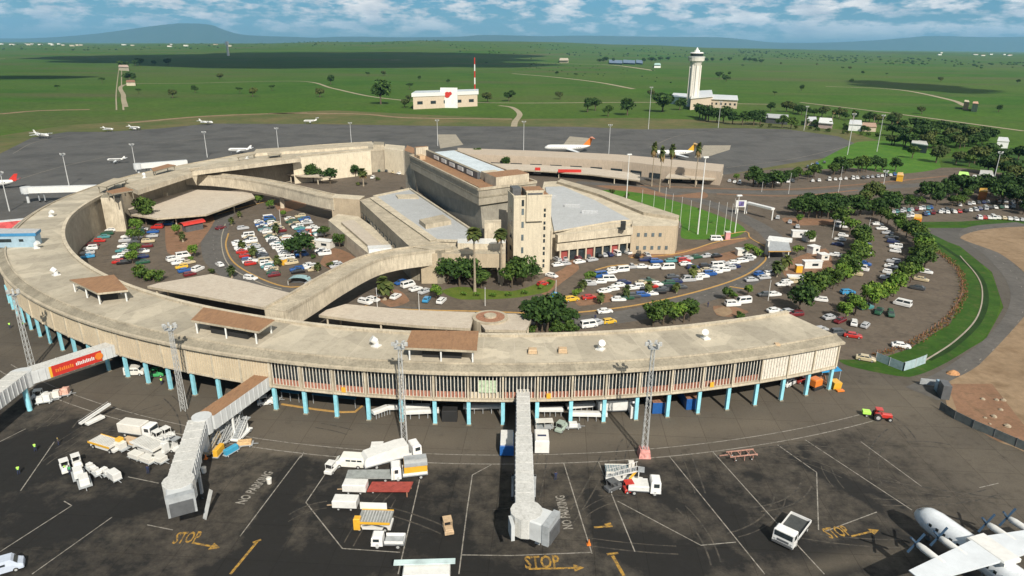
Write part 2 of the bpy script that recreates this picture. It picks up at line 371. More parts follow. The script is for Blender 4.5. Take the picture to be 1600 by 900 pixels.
# dry strip between the far apron and the plain, then apron
sheet('dry_verge', [(-500, 420), (-60, 240), (0, 212), (100, 196), (300, 183), (520, 172), (800, 186), (1000, 184), (1180, 190), (1320, 203), (1380, 222), (1345, 260), (1100, 330), (800, 300), (300, 300), (0, 400)], -.035, DRY)
for i, (pp, w) in enumerate([([(0, 178), (60, 173), (140, 171)], 9), ([(200, 192), (330, 181), (480, 176)], 9), ([(420, 177), (560, 178), (640, 184), (800, 186)], 8)]):
    ribbon('soil_strip', pp, w, -.03, DIRT)
NEAR = [(-900, 1000), (-420, 560), (-200, 330), (-60, 268), (0, 240), (50, 215), (105, 206), (165, 206), (245, 201), (330, 193), (500, 194), (700, 197), (900, 198), (1000, 202), (1150, 200), (1230, 202), (1310, 213), (1345, 228), (1310, 243), (1230, 256), (1140, 272),
        (1110, 290), (1000, 330), (1250, 560), (1310, 560), (1330, 572), (1415, 588), (1480, 565), (1540, 530), (1568, 480), (1550, 425), (1500, 385), (1440, 362), (1440, 356), (1600, 356), (1800, 420), (1800, 800), (2400, 1100)]
AP = GP(NEAR)
ap_far = sheet('apron', NEAR, -.02, APRON)
# near apron: fine grid that carries the oil and tyre stains
def px_near(x, y):
    z = -CH; d = y*cp-z*sp; u = y*sp+z*cp; X = F*x/d; Y = F*u/d
    return 800+X*cr-Y*sr, 450-(X*sr+Y*cr)
STN = [((0, 750), (60, 690), 5, 1), ((0, 700), (110, 665), 2.2, .8), ((110, 665), (200, 640), 1.6, .5), ((60, 830), (230, 780), 4.5, .6), ((190, 795), (205, 792), 1.6, 1.2), ((30, 730), (180, 740), 4, .55), ((20, 790), (120, 820), 5, .5),
       ((380, 895), (430, 800), 2.6, 1.1), ((420, 890), (455, 740), 1.6, .8), ((470, 720), (430, 780), 1.6, .8), ((400, 885), (520, 890), 3.2, .8), ((500, 880), (600, 880), 3, .45), ((320, 900), (410, 870), 2.2, .7),
       ((520, 790), (640, 800), 2, .75), ((590, 760), (650, 765), 2, .7), ((500, 870), (640, 840), 4, .35),
       ((925, 770), (945, 850), 1.3, .95), ((945, 840), (960, 860), 1.1, 1), ((960, 745), (1010, 735), 1.3, .6), ((1000, 860), (1060, 895), 3.5, .9), ((990, 850), (1130, 870), 3.2, .6), ((1040, 775), (1060, 790), 2, .7), ((1110, 780), (1140, 800), 2.2, .75), ((1150, 820), (1190, 850), 2.5, .7),
       ((1170, 740), (1185, 745), 1.1, .7), ((1240, 715), (1375, 795), .9, .9), ((1310, 745), (1345, 765), 1.2, 1), ((1250, 700), (1290, 740), .7, .6), ((1225, 783), (1228, 787), .8, .9), ((1250, 850), (1300, 890), 2.5, .55), ((1330, 850), (1400, 840), 2.5, .6), ((1350, 760), (1410, 790), .8, .7),
       ((820, 895), (700, 890), 2.5, .55), ((700, 860), (720, 895), 2.5, .4), ((640, 790), (720, 870), 5, .30), ((700, 740), (710, 850), 4, .2), ((1060, 740), (1180, 790), 5, .25), ((1200, 850), (1330, 880), 4, .3), ((480, 730), (560, 840), 6, .35), ((0, 880), (200, 890), 4, .25)]
STN = [(G(*a), G(*b_), w, s) for a, b_, w, s in STN]
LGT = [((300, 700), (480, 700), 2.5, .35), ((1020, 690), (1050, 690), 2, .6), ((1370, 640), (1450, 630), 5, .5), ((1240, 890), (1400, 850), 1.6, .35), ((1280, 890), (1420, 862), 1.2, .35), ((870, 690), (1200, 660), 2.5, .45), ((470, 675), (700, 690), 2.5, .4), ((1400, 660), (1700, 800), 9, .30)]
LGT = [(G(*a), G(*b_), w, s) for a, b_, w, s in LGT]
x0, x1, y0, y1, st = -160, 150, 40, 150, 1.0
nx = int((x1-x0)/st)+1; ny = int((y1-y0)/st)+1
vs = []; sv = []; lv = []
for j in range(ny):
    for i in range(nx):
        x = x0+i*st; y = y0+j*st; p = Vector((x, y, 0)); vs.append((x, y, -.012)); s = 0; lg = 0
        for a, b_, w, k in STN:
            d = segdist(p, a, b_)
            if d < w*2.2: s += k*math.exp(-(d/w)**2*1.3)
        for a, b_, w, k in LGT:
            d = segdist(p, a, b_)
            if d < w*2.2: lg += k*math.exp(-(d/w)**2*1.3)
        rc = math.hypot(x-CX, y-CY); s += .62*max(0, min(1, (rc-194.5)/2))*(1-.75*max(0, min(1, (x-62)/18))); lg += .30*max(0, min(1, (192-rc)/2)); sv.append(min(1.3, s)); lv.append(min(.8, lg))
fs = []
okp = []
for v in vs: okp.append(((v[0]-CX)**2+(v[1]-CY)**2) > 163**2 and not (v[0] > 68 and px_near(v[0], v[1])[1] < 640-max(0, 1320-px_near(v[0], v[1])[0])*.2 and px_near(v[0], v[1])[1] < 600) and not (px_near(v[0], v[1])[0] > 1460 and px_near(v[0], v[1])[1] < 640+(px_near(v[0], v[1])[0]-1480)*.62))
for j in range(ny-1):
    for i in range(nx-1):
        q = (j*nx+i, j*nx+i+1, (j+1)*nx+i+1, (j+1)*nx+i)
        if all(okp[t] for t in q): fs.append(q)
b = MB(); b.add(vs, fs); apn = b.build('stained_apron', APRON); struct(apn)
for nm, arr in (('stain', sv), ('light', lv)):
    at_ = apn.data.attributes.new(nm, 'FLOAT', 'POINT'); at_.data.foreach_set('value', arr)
# stands of paler concrete on the far apron
sheet('concrete_pad', [(683, 210), (712, 210), (724, 226), (688, 232)], -.012, SLAB)
sheet('concrete_pad', [(890, 213), (925, 216), (920, 226), (880, 226)], -.012, SLAB)
sheet('concrete_pad', [(1100, 227), (1142, 227), (1140, 234), (1102, 246), (1085, 246)], -.012, SLAB)
# landside
LAND = [(-1, 1)]
court = [RP(166, rad(a)) for a in range(-66, -200, -3)]
court += GP([(240, 300), (400, 270), (600, 262), (740, 262), (1000, 282), (1140, 272), (1230, 262), (1330, 262), (1500, 262), (1600, 275), (1700, 290), (1700, 345), (1600, 340), (1440, 350), (1400, 352), (1450, 382), (1495, 418), (1508, 455), (1485, 505), (1420, 545), (1370, 562), (1310, 562), (1290, 545)])
sheet('car_park', court, .0, LOT, world=True)
sheet('ditch_verge', [(1400, 352), (1450, 382), (1495, 418), (1508, 455), (1485, 505), (1420, 545), (1370, 562), (1312, 562), (1330, 573), (1420, 589), (1480, 566), (1540, 525), (1563, 475), (1545, 425), (1500, 388), (1445, 360), (1440, 352), (1600, 352), (1600, 346), (1430, 347)], .006, VERGE, smooth=True)
ribbon('ditch', [(1430, 360), (1480, 390), (1525, 425), (1540, 460), (1530, 500), (1490, 540), (1450, 562)], 1.6, .012, DARKG)
ribbon('ditch_kerb', [(1500, 400), (1527, 432), (1535, 460), (1526, 497), (1492, 533), (1440, 567)], .35, .012, SLAB, h=.12)
# brown soil area and perimeter track on the right
sheet('bare_soil', [(1500, 372), (1530, 360), (1600, 354), (1800, 356), (2300, 500), (2600, 900), (1900, 860), (1600, 706), (1560, 690), (1500, 655), (1480, 635), (1478, 600), (1530, 570), (1600, 495), (1618, 460), (1600, 425), (1560, 395)], .02, DIRT, smooth=True)
sheet('bare_soil', [(1480, 600), (1550, 600), (1620, 690), (1560, 690), (1500, 655)], .03, REDSOIL)
# lawns and planting islands
def lawn(pts, mat=LAWN, z=.03, name='lawn'): return sheet(name, pts, z, mat, smooth=True)
lawn([(935, 300), (960, 297), (1020, 305), (1090, 325), (1150, 348), (1165, 360), (1150, 370), (1110, 374), (1065, 372), (1062, 345), (1000, 330)])
lawn([(1262, 263), (1340, 222), (1405, 222), (1450, 235), (1470, 262), (1400, 272), (1330, 262)], name='lawn')
lawn([(1470, 250), (1600, 240), (1700, 250), (1700, 275), (1560, 268)], VERGE)
for pp in ([(690, 455), (720, 448), (800, 455), (855, 438), (868, 440), (855, 456), (800, 466), (720, 468)],):
    lawn(pp, simple_ground('yellow_green_lawn', (.08, .125, .018), (.12, .155, .025), (.06, .09, .015), .3))
for pp in ([(262, 330), (320, 325), (335, 345), (305, 390), (295, 402), (262, 395), (258, 360)], [(430, 318), (470, 312), (478, 322), (440, 332)], [(520, 388), (545, 395), (575, 420), (545, 430), (500, 412)], [(1225, 410), (1290, 388), (1300, 420), (1255, 440), (1225, 430)],
           [(1115, 400), (1165, 388), (1160, 398), (1130, 412)], [(585, 462), (620, 452), (640, 470), (610, 480)], [(900, 462), (950, 458), (960, 470), (905, 478)], [(1115, 478), (1150, 480), (1170, 488), (1140, 495), (1120, 492)],
           [(840, 440), (880, 420), (895, 405), (905, 420), (880, 440), (850, 462)], [(930, 290), (1000, 292), (1050, 305), (1100, 300), (1100, 310), (1000, 303)], [(1225, 340), (1330, 345), (1340, 350), (1240, 352)]):
    lawn(pp, REDSOIL, .02, 'planting_bed')
lawn([(985, 398), (1060, 392), (1160, 372), (1175, 372), (1120, 388), (1060, 400), (990, 404)], REDSOIL, .024, 'planting_bed')
lawn([(1115, 485), (1135, 478), (1145, 488), (1130, 495)], DIRT, .034, 'planting_bed')
# ring road and landside roads (slightly different tarmac) with ochre kerbs
ribbon('loop_road', [(352, 330), (340, 352), (335, 380), (345, 410), (385, 437), (430, 456), (480, 458)], 9, .006, ROAD)
ribbon('loop_road', [(600, 485), (740, 495), (860, 505), (1000, 490), (1100, 462), (1165, 438), (1210, 405), (1215, 380), (1180, 350), (1100, 315), (1000, 293), (900, 285)], 8, .006, ROAD)
ribbon('perimeter_road', [(1600, 350), (1530, 357), (1515, 372), (1555, 400), (1592, 440), (1600, 480), (1570, 530), (1500, 585), (1440, 615)], 7, .008, ROAD)
ribbon('access_road', [(1000, 296), (1150, 300), (1280, 300), (1420, 290), (1600, 284)], 9, .004, ROAD)
KERB = M('ochre_kerb_paint', (.42, .25, .075), .8, .2, 1.5)
for pp in ([(357, 365), (353, 385), (365, 410), (400, 432), (440, 447), (470, 448), (485, 440)], [(1165, 372), (1120, 378), (1060, 396), (985, 403)], [(570, 480), (640, 484), (760, 487), (870, 490), (960, 482), (1030, 470), (1110, 450), (1165, 430), (1195, 408), (1198, 395), (1235, 393)],
           [(600, 485), (570, 478)], [(930, 422), (960, 415), (1000, 414), (1020, 418)], [(1120, 370), (1165, 362), (1172, 372), (1195, 385)], [(340, 335), (375, 325), (430, 312)], [(305, 350), (335, 345)], [(1140, 448), (1165, 452)]):
    o = ribbon('kerb', pp, .55, .006, KERB, h=.14)
ribbon('kerb', [(352, 350), (346, 378), (358, 415), (405, 442), (440, 452)], .35, .008, SLAB, h=.13)
for pp in ([(1000, 290), (1200, 296), (1320, 290), (1480, 275)], [(1120, 303), (1240, 306), (1340, 297)]):
    ribbon('red_earth_bank', pp, 2.0, .012, REDSOIL)
# tracks across the plain
TRK = simple_ground('pale_gravel_track', (.30, .26, .18), (.36, .31, .22), None, .02)
for pp, w in (([(196, 167), (193, 150), (198, 132), (300, 130), (468, 127), (520, 138), (575, 150), (640, 158)], 6), ([(193, 172), (190, 140), (190, 105)], 1.8), ([(182, 172), (182, 140), (186, 105)], 1.5), ([(640, 158), (800, 161), (1020, 160), (1200, 163)], 6), ([(780, 165), (800, 168), (812, 178), (805, 190), (803, 198)], 6),
              ([(800, 115), (860, 120), (930, 128), (990, 139)], 10), ([(840, 98), (900, 100), (960, 102), (1020, 110)], 18), ([(610, 94), (700, 92), (800, 95)], 25), ([(0, 92), (40, 87), (75, 78)], 30), ([(1290, 135), (1400, 140), (1480, 155), (1510, 166)], 8), ([(500, 84), (620, 82)], 30), ([(1250, 160), (1400, 178), (1600, 205)], 6)):
    TZ = .05+.012*len([o for o in bpy.data.objects if o.name.startswith('track')]); ribbon('track', pp, w, TZ, TRK)
# ------------------------------------------------------------------ hills on the horizon
HILL = simple_ground('distant_hill_scrub', (.035, .06, .025), (.05, .07, .035), None, .002)
def hill(name, px_prof, dist, depth, base=72):
    """ridge profile as (photo x, height in metres)"""
    b = MB(); rings = []
    prof = smooth_path([(x, h, 0) for x, h in px_prof], 60)
    for k, (s, dd) in enumerate(((0, -1), (.55, -.55), (.85, -.25), (1, 0), (.8, .3), (0, 1))):
        r = []
        for p in prof:
            a = math.atan((p.x-800)/F/cp); R = (dist+depth*dd)/cos(a)
            wob = 1+.12*sin(p.x*.13+k)+.06*sin(p.x*.31+k*2)
            x = R*sin(a); y = R*cos(a); r.append(Vector((x, y, max(0, p.y)*s*(wob if s < 1 else 1)+plain_h(x, y)*.0-5)))
        rings.append(r)
    b.loft(rings, caps=False, closed=False); o = b.build(name, HILL, smooth=True); struct(o); return o
D = 31000
def hh(py, x): return (horizon(x)-py)/F*D*.886+70
def horizon(x): return 63.5+(x/1600)*16.5
hill('mountain', [(x, hh(y, x)) for x, y in ((90, 62), (170, 58), (230, 52), (290, 43), (330, 38), (360, 37), (385, 40), (400, 47), (430, 55), (500, 58), (560, 61))], D, 2400)
hill('hills', [(x, hh(y, x)) for x, y in ((480, 62), (560, 57), (640, 58), (720, 57), (760, 54), (840, 56), (900, 55), (1000, 57), (1070, 57), (1110, 60), (1160, 66), (1230, 66), (1300, 62), (1350, 57), (1380, 55), (1450, 57), (1520, 56), (1560, 56), (1620, 55), (1700, 58), (1800, 62))], D+1200, 2400)
hill('far_ridge', [(x, hh(y, x)) for x, y in ((-300, 64), (-100, 61), (0, 62), (100, 60), (200, 62), (400, 63))], D+2000, 1600)
# clouds overhead whose shadows lie across the plain
CLOUD = M('white_cloud', (.85, .85, .87), 1, .03, .01)
def cloud(px0, px1, wid, seed, label):
    random.seed(seed); A, B_ = G(*px0), G(*px1); H_ = 1500; off = Vector((SDX, SDY, 0))*(H_/math.tan(SUN_EL)); b = MB()
    nn = 16
    for k in range(nn):
        t = (k+.5)/nn; c = A.lerp(B_, t)+off+Vector((random.uniform(-1, 1)*wid*.35, random.uniform(-1, 1)*wid*.45, H_))
        r = wid*(.30+.32*sin(pi*t))*random.uniform(.8, 1.15); rings = []
        for j in range(1, 7):
            ph = pi*j/7; rings.append([c+Vector((cos(q)*sin(ph)*r*1.25*(1+.12*sin(3*q+k)), sin(q)*sin(ph)*r*(1+.1*cos(5*q+k)), cos(ph)*r*.28)) for q in [2*pi*i/18 for i in range(18)]])
        b.loft(rings)
    o = b.build('cloud', CLOUD, smooth=True); struct(o, 'stuff'); tag(o, label, 'cloud')
cloud((200, 97), (780, 99), 640, 3, 'long white cloud above the left of the plain, casting its widest dark shadow')
cloud((330, 90), (640, 88), 1100, 4, 'broad white cloud over the far plain behind the widest shadow')
cloud((-10, 121), (95, 121), 90, 5, 'small white cloud whose shadow crosses the green field at far left')
cloud((1350, 127), (1530, 146), 110, 6, 'thin white cloud whose shadow streaks the field at the right')
cloud((1200, 80), (1420, 89), 420, 8, 'white cloud whose shadow darkens the plain below the right hand hills')
# ================================================================== RING TERMINAL
HF, HR = 11.6, 12.6        # top of the fluted wall, roof level
def interp(tab, a):
    for (a0, r0), (a1, r1) in zip(tab, tab[1:]):
        if a1 <= a <= a0: return r0+(r1-r0)*(a-a0)/(a1-a0)
    return tab[0][1] if a > tab[0][0] else tab[-1][1]
ROUT = [(-65, 182.2), (-130, 182), (-142, 181), (-150, 179.2), (-157, 177.8), (-165, 176.4), (-172, 174), (-180, 172), (-184, 170.9), (-192, 166), (-202, 163.5), (-211, 165.5), (-217, 166), (-224, 163), (-232, 159), (-238, 156.5)]
RIN = [(-65, 166.3), (-96, 166.3), (-130, 164.6), (-155, 163.2), (-162, 162), (-168, 160.7), (-174, 157.4), (-181, 155.4), (-190, 152.5), (-196, 147), (-201, 138.5), (-210.5, 131), (-220.5, 128), (-231, 122.5), (-238, 121)]
A0, A1 = -65.72, -237.5
NS = 130
angs = [A0+(A1-A0)*k/NS for k in range(NS+1)]
ring = thing('ring_terminal', RP(174, rad(-90)), 'long curved two storey beige concrete terminal wrapping around the car parks, on pale blue columns', 'terminal')
OR = ring.location.copy()
def strip(name, f0, f1, mat, smooth=False, parent=ring, origin=None, rng=None):
    b = MB(); v0 = []; v1 = []
    aa = [a for a in angs if rng is None or rng[1] <= a <= rng[0]]
    for a in aa: v0.append(f0(a)); v1.append(f1(a))
    n_ = len(aa); b.add(v0+v1, [(i, i+1, n_+i+1, n_+i) for i in range(n_-1)])
    return b.build(name, mat, parent, OR if origin is None else origin, smooth)
ro = lambda a: interp(ROUT, a); ri = lambda a: interp(RIN, a)
P_ = lambda r, a, z: RP(r, rad(a), z)
# roof slab with kerbs, sloping gutter band and soffit in one part
b = MB()
def bstrip(b, f0, f1, m=0):
    v0 = [f0(a) for a in angs]; v1 = [f1(a) for a in angs]; n_ = len(angs); b.add(v0+v1, [(i, i+1, n_+i+1, n_+i) for i in range(n_-1)], m)
sec = [(lambda a: ro(a)+.75, 11.5), (lambda a: ro(a)+.75, 11.95), (lambda a: ro(a)+.2, 12.05), (lambda a: ro(a)-1.6, 12.75), (lambda a: ro(a)-1.6, 13.0), (lambda a: ro(a)-1.95, 13.0), (lambda a: ro(a)-1.95, HR),
       (lambda a: ri(a)+.9, HR), (lambda a: ri(a)+.9, 13.1), (lambda a: ri(a)-.1, 13.1), (lambda a: ri(a)-.1, 12.0)]
mi = [0, 0, 2, 0, 0, 0, 1, 0, 3, 0]
for k in range(len(sec)-1):
    bstrip(b, lambda a, k=k: P_(sec[k][0](a), a, sec[k][1]), lambda a, k=k: P_(sec[k+1][0](a), a, sec[k+1][1]), mi[k])
for a in (A0, A1):
    b.add([P_(f(a), a, z) for f, z in sec]+[P_(ro(a)+.75, a, 11.5)], [tuple(range(len(sec)))], 0)
b.build('roof', [conc, ROOF, conc_d, conc_l], ring, OR)
# main body walls
strip('inner_wall', lambda a: P_(ri(a)+.1, a, 0), lambda a: P_(ri(a)+.1, a, 12.1), stained('inner_wall_concrete', (.42, .37, .28), (.25, .22, .17)))
strip('floor_slab', lambda a: P_(ro(a)-.1, a, 5.52), lambda a: P_(ri(a)+.5, a, 5.52), M('shade_darkened_soffit', (.08, .075, .065), .9, .2, 1))  # soffit colour darkened to deepen the shade under the ring
strip('ground_floor_wall', lambda a: P_(ro(a)-9, a, 0), lambda a: P_(ro(a)-9, a, 5.5), M('shade_darkened_wall', (.03, .03, .03), .8, .4, .3))  # wall coloured near black, standing for the deep shade below the ring
strip('upper_floor_wall', lambda a: P_(ro(a)-1.6, a, 5.6), lambda a: P_(ro(a)-1.6, a, 11.6), glass)
# end gable at the right
b = MB(); a = A0
b.add([P_(166.6, a, 5.5), P_(181.8, a, 5.5), P_(181.8, a, 12), P_(166.6, a, 12)], [(0, 1, 2, 3)])
b.build('end_wall', conc_l, ring, OR)
th0 = TH; kk = 0
def colmesh():
    b = MB(); b.box((0, 0, 2.75), (.72, .55, 5.5), 0, 0); b.box((0, 0, .12), (.95, .8, .24), 0, 1); return b.mesh('column', [cyanp, conc_d])
cm_ = colmesh()
for k in range(-17, 19):
    a = TH+k*DL; o = link('column', cm_, ring); o.location = RP(RR, a)-OR; o.rotation_euler[2] = a+pi/2
for k in range(-18, -48, -2):
    a = TH+k*DL; 
    if math.degrees(a) < A1: break
    o = link('column', cm_, ring); o.location = RP(ro(math.degrees(a))-.6, a)-OR; o.rotation_euler[2] = a+pi/2
def baywin(kind):
    """one glazed bay in local frame: x along the wall, +y outwards"""
    w = RR*DL; b = MB()
    b.box((0, .55, 6.2), (w-.5, .18, .16), 0, 2)
    b.box((0, .1, 5.75), (w, 1.0, .5), 0, 0); b.box((0, .1, 11.35), (w, 1.0, .5), 0, 0)
    b.box((-w/2, .35, 8.55), (.34, .85, 5.3), 0, 0)
    red = kind != 3
    if kind != 2: b.box((0, -.2, 6.6), (w-.4, .1, 1.2), 0, 3 if red else 0)
    for i in range(9):
        x = -w/2+.17+(w-.34)*(i+.5)/9; b.box((x, .44, 8.55), (.15 if kind != 2 else .60, .12, 5.1), 0, 6)
    if kind == 1: b.box((1.2, .62, 6.7), (.85, .1, 1.1), 0, 4)
    if kind == 3: b.box((-.4, .2, 8.6), (3.6, .08, 2.6), 0, 5)
    return b.mesh('window_bay', [conc_l, conc, conc, brick, yel, M('pale_green_blind', (.42, .52, .36), .7, .3, 2), M('pale_fin_paint', (.66, .61, .52), .7, .2, 2)])
BW = [baywin(k) for k in range(4)]
for k in range(0, 18):
    kind = 2 if k >= 15 else 1 if k in (2, 8, 13) else 3 if k == 6 else 0
    a = TH+(k+.5)*DL; me = BW[kind]
    if k == 18: a = TH+(k+.28)*DL
    o = link('window_bay', me, ring); o.location = RP(RR+.1, a)-OR; o.rotation_euler[2] = a-pi/2
    if k == 18: o.scale[0] = .56
def baypanel():
    w = RR*DL; b = MB(); b.box((0, .1, 8.55), (w+.02, .8, 6.1), 0, 0)
    b.box((-w/2, .62, 8.55), (.42, .5, 6.05), 0, 1); b.box((0, .56, 5.75), (w, .3, .4), 0, 1)
    for i in range(11):
        x = -w/2+w*(i+.5)/11; b.box((x, .56, 8.55), (.40, .14, 6.0), 0, 0)
    return b.mesh('wall_panel', [stained('fluted_concrete', (.66, .56, .40), (.47, .39, .275), streak=(3, 3, .08), amt=.6), conc_l])
bp_ = baypanel()
k = -1
while True:
    a = TH+(k+.5)*DL; ad_ = math.degrees(a)
    if ad_ < A1+.5: break
    o = link('wall_panel', bp_, ring); R_ = ro(ad_)+.1-.9; o.location = RP(R_, a)-OR; o.rotation_euler[2] = a-pi/2; o.scale[0] = R_/RR*1.005
    k -= 1
# projecting stair blocks on the inside
def block(name, pts, ztop, z0=0, mat=conc_l, mt=None, parent=None, origin=(0, 0, 0), zref=None):
    P = [G(x, y, ztop if zref is None else zref) for x, y in pts]; b = MB(); b.prism(P, z0, ztop, 0, 1); return b.build(name, [mat, mt or mat], parent, origin)
block('stair_block', [(157, 309), (188, 309), (190, 303), (162, 302)], 13.4, 0, conc_l, conc_d, ring, OR)
block('stair_block', [(583, 226), (600, 226), (600, 222), (584, 221)], 15, 0, conc, conc_d, ring, OR)
block('stair_block', [(600, 232), (630, 236), (633, 228), (602, 225)], 13.5, 0, conc_w, conc_l, ring, OR)
block('cream_wall', [(457, 249), (579, 237), (579, 235), (457, 247)], 12.9, 0, conc_w, conc_w, ring, OR)
# raised roof decks on the far side of the ring
for pts, z in (([(215, 297), (300, 270), (292, 262), (190, 287)], 14), ([(300, 268), (470, 247), (455, 240), (330, 256)], 13.9), ([(395, 240), (575, 228), (572, 222), (400, 233)], 14)):
    block('roof_deck', pts, z, 12, conc_l, conc, ring, OR)
for pts in ([(165, 292), (200, 280), (178, 278), (150, 290)], [(240, 268), (275, 258), (262, 256), (236, 263)], [(370, 246), (400, 240), (398, 238), (370, 242)], [(418, 242), (440, 240), (437, 237), (418, 239)], [(175, 303), (210, 297), (195, 292), (165, 299)]):
    o = block('roof_canopy', pts, 16, 15.6, conc_d, brownroof if pts[0][0] in (240, 175) else conc, ring, OR)
    P = GP(pts, 16); c = sum(P, Vector())/4
    b = MB()
    for p in P: q = p.lerp(c, .15); b.cyl((q.x, q.y, 12.6), (q.x, q.y, 15.6), .2, n=6)
    b.build('canopy_post', conc_d, ring, OR)
# wall-mounted dark openings low on the inner wall; roof hatches, cowls and boxes are things standing on the roof
def cowl():
    b = MB(); b.cyl((0, 0, 0), (0, 0, .9), .45, n=10); b.cyl((0, 0, .9), (.5, -.5, 1.5), .55, .6, n=10); b.box((0, 0, .1), (1.3, 1.3, .2), 0, 0); return b.mesh('roof_cowl', [white])
def hatch():
    b = MB(); b.box((0, 0, .45), (1.7, 1.5, .9), 0, 0, ch=.15); b.box((0, 0, .03), (2.1, 1.9, .06), 0, 1); return b.mesh('roof_hatch', [tan, conc_d])
CW, HT = cowl(), hatch()
cl = [((80, 338), 'white roof cowl near the outer edge of the ring, at its far left'), ((88, 430), 'white roof cowl left of the small brown canopy'), ((588, 541), 'white roof cowl left of the rectangular brown canopy'), ((938, 546), 'white roof cowl right of the two tan roof boxes'),
      ((1102, 529), 'white roof cowl alone towards the right end of the ring roof'), ((226, 278), 'white roof cowl on the ring behind the cream stair block'), ((386, 248), 'white roof cowl between two dark far roof canopies'), ((57, 388), 'white cowl beside the door of the pale blue roof office')]
for (p, lb) in cl:
    g = G(p[0], p[1], HR); o = link('roof_cowl', CW); o.location = (g.x, g.y, HR); o.rotation_euler[2] = random.random()*6; o.scale = (1.2,)*3; tag(o, lb, 'roof cowl', 'cowls on the ring roof')
for p, lb in (((832, 551), 'left one of two tan boxes on the ring roof'), ((879, 550), 'right one of two tan boxes on the ring roof')):
    g = G(p[0], p[1], HR); o = link('roof_hatch', HT); o.location = (g.x, g.y, HR); tag(o, lb, 'roof hatch', 'tan boxes on the ring roof')
g = G(1214, 540, HR); o = link('roof_hatch', HT); o.location = (g.x, g.y, HR); o.scale = (.6,)*3; tag(o, 'small pale box at the right end of the ring roof', 'roof hatch', 'tan boxes on the ring roof')
# three brown canopies on posts
def canopy(px, z, label):
    P = GP(px, z); c = sum(P, Vector())/len(P); t = thing('roof_canopy', (c.x, c.y, HR), label, 'canopy', 0, 'brown canopies on the ring roof'); O = Vector((c.x, c.y, HR))
    b = MB(); b.prism(P, z-.45, z, 0, 1); b.build('roof', [conc, brownroof], t, O)
    for i, p in enumerate(P):
        q = p.lerp(c, .12)
        for s in ((0,) if len(P) > 4 else (0, .5)):
            qq = q.lerp(P[(i+1) % len(P)].lerp(c, .12), s)
            if s and i % 2: continue
            b = MB(); b.box((qq.x, qq.y, (HR+z-.45)/2), (.28, .28, z-.45-HR)); b.build('post', white_m, t, O)
    b = MB(); q = [p.lerp(c, .45) for p in P]; b.prism(q, HR, z-.5, 0); b.build('shade_fill', black, t, O)  # black block that stands for the shadow under the canopy
canopy([(108, 437), (152, 458), (200, 453), (178, 429)], 15.6, 'small four sided brown canopy near the left of the ring roof')
canopy([(298, 500), (404, 518), (430, 500), (318, 480)], 15.6, 'long slanted brown canopy, middle one of the three on the ring roof')
canopy([(632, 543), (745, 548), (748, 517), (643, 516)], 15.4, 'rectangular brown canopy straight above the bare apron, rightmost on the ring roof')
# pale blue roof office at the left
g0 = G(0, 388, HR); t = thing('roof_office', (G(20, 385, HR).x, G(20, 385, HR).y, HR), 'pale grey office cabin with blue roof band standing on the left of the ring', 'cabin'); O = t.location.copy()
lb_ = M('light_blue_cladding', (.30, .42, .50), .6, .12, 1); P = GP([(-40, 392), (58, 382), (60, 376), (-38, 382)], HR)
P = [G(-60, 388, HR), G(58, 386, HR), G(66, 379, HR), G(-50, 378, HR)]
b = MB(); b.prism(P, HR, HR+3.4); b.build('wall', lb_, t, O)
b = MB(); c = sum(P, Vector())/4; b.prism([c+(p-c)*1.04 for p in P], HR+3.4, HR+4.3, 0, 1); b.build('roof', [M('blue_fascia', (.05, .22, .42), .5), greyroof], t, O)
for s0, s1, z0, z1 in ((.50, .68, 1.6, 2.6), (.78, .84, 1.7, 2.5), (.40, .46, 1.6, 2.6)):
    b = MB(); q = lambda s: P[0].lerp(P[1], s)+Vector((0, -.06, 0)); b.add([(q(s0).x, q(s0).y, HR+z0), (q(s1).x, q(s1).y, HR+z0), (q(s1).x, q(s1).y, HR+z1), (q(s0).x, q(s0).y, HR+z1)], [(0, 1, 2, 3)]); b.build('window', glass, t, O)
# ================================================================== LOW CANOPIES IN THE COURT
def lowroof(px, z, label, mt=pinkroof, posts=6, th_=.7):
    P = GP(px, z); c = sum(P, Vector())/len(P); t = thing('forecourt_canopy', (c.x, c.y, 0), label, 'canopy', 0, 'low pale canopies round the courtyards'); O = Vector((c.x, c.y, 0))
    b = MB(); b.prism(P, z-th_, z, 0, 1); b.build('roof', [conc, mt], t, O)
    pl = P+[P[0]]
    m = MB()
    for i in range(posts):
        s = i/posts*len(P); k = int(s); q = P[k].lerp(P[(k+1) % len(P)], s-k).lerp(c, .12); m = MB(); m.box((q.x, q.y, (z-th_)/2), (.4, .4, z-th_)); m.build('post', conc_l, t, O)
lowroof([(205, 420), (222, 437), (230, 447), (450, 487), (470, 462), (385, 440), (330, 428), (248, 442)][2:], 4.6, 'wide pale canopy roof in front of the left car park')
lowroof([(498, 492), (560, 500), (660, 509), (735, 513), (742, 488), (640, 484), (540, 475), (510, 484)], 4.6, 'pale segmented canopy roof beside the front walkway and the yellow kerb')
lowroof([(758, 515), (822, 516), (830, 500), (815, 490), (765, 490), (750, 505)], 4.6, 'small pale canopy roof touching the big dark green hedge')
lowroof([(205, 335), (245, 341), (322, 335), (398, 308), (392, 300), (300, 296), (240, 312), (200, 326)], 4.6, 'broad pale canopy roof at the far left of the court under the walkway')
lowroof([(385, 262), (470, 275), (520, 276), (455, 262), (405, 257)], 4.6, 'pale canopy roof between the rear walkway and the two dark round trees')
lowroof([(742, 262), (850, 267), (920, 272), (1000, 282), (1000, 271), (920, 262), (850, 258), (742, 254)], 3.6, 'long pale canopy roof along the rear terminal wing')
lowroof([(1040, 277), (1115, 280), (1130, 272), (1050, 266)], 3.6, 'short pale canopy roof at the end of the rear terminal wing')
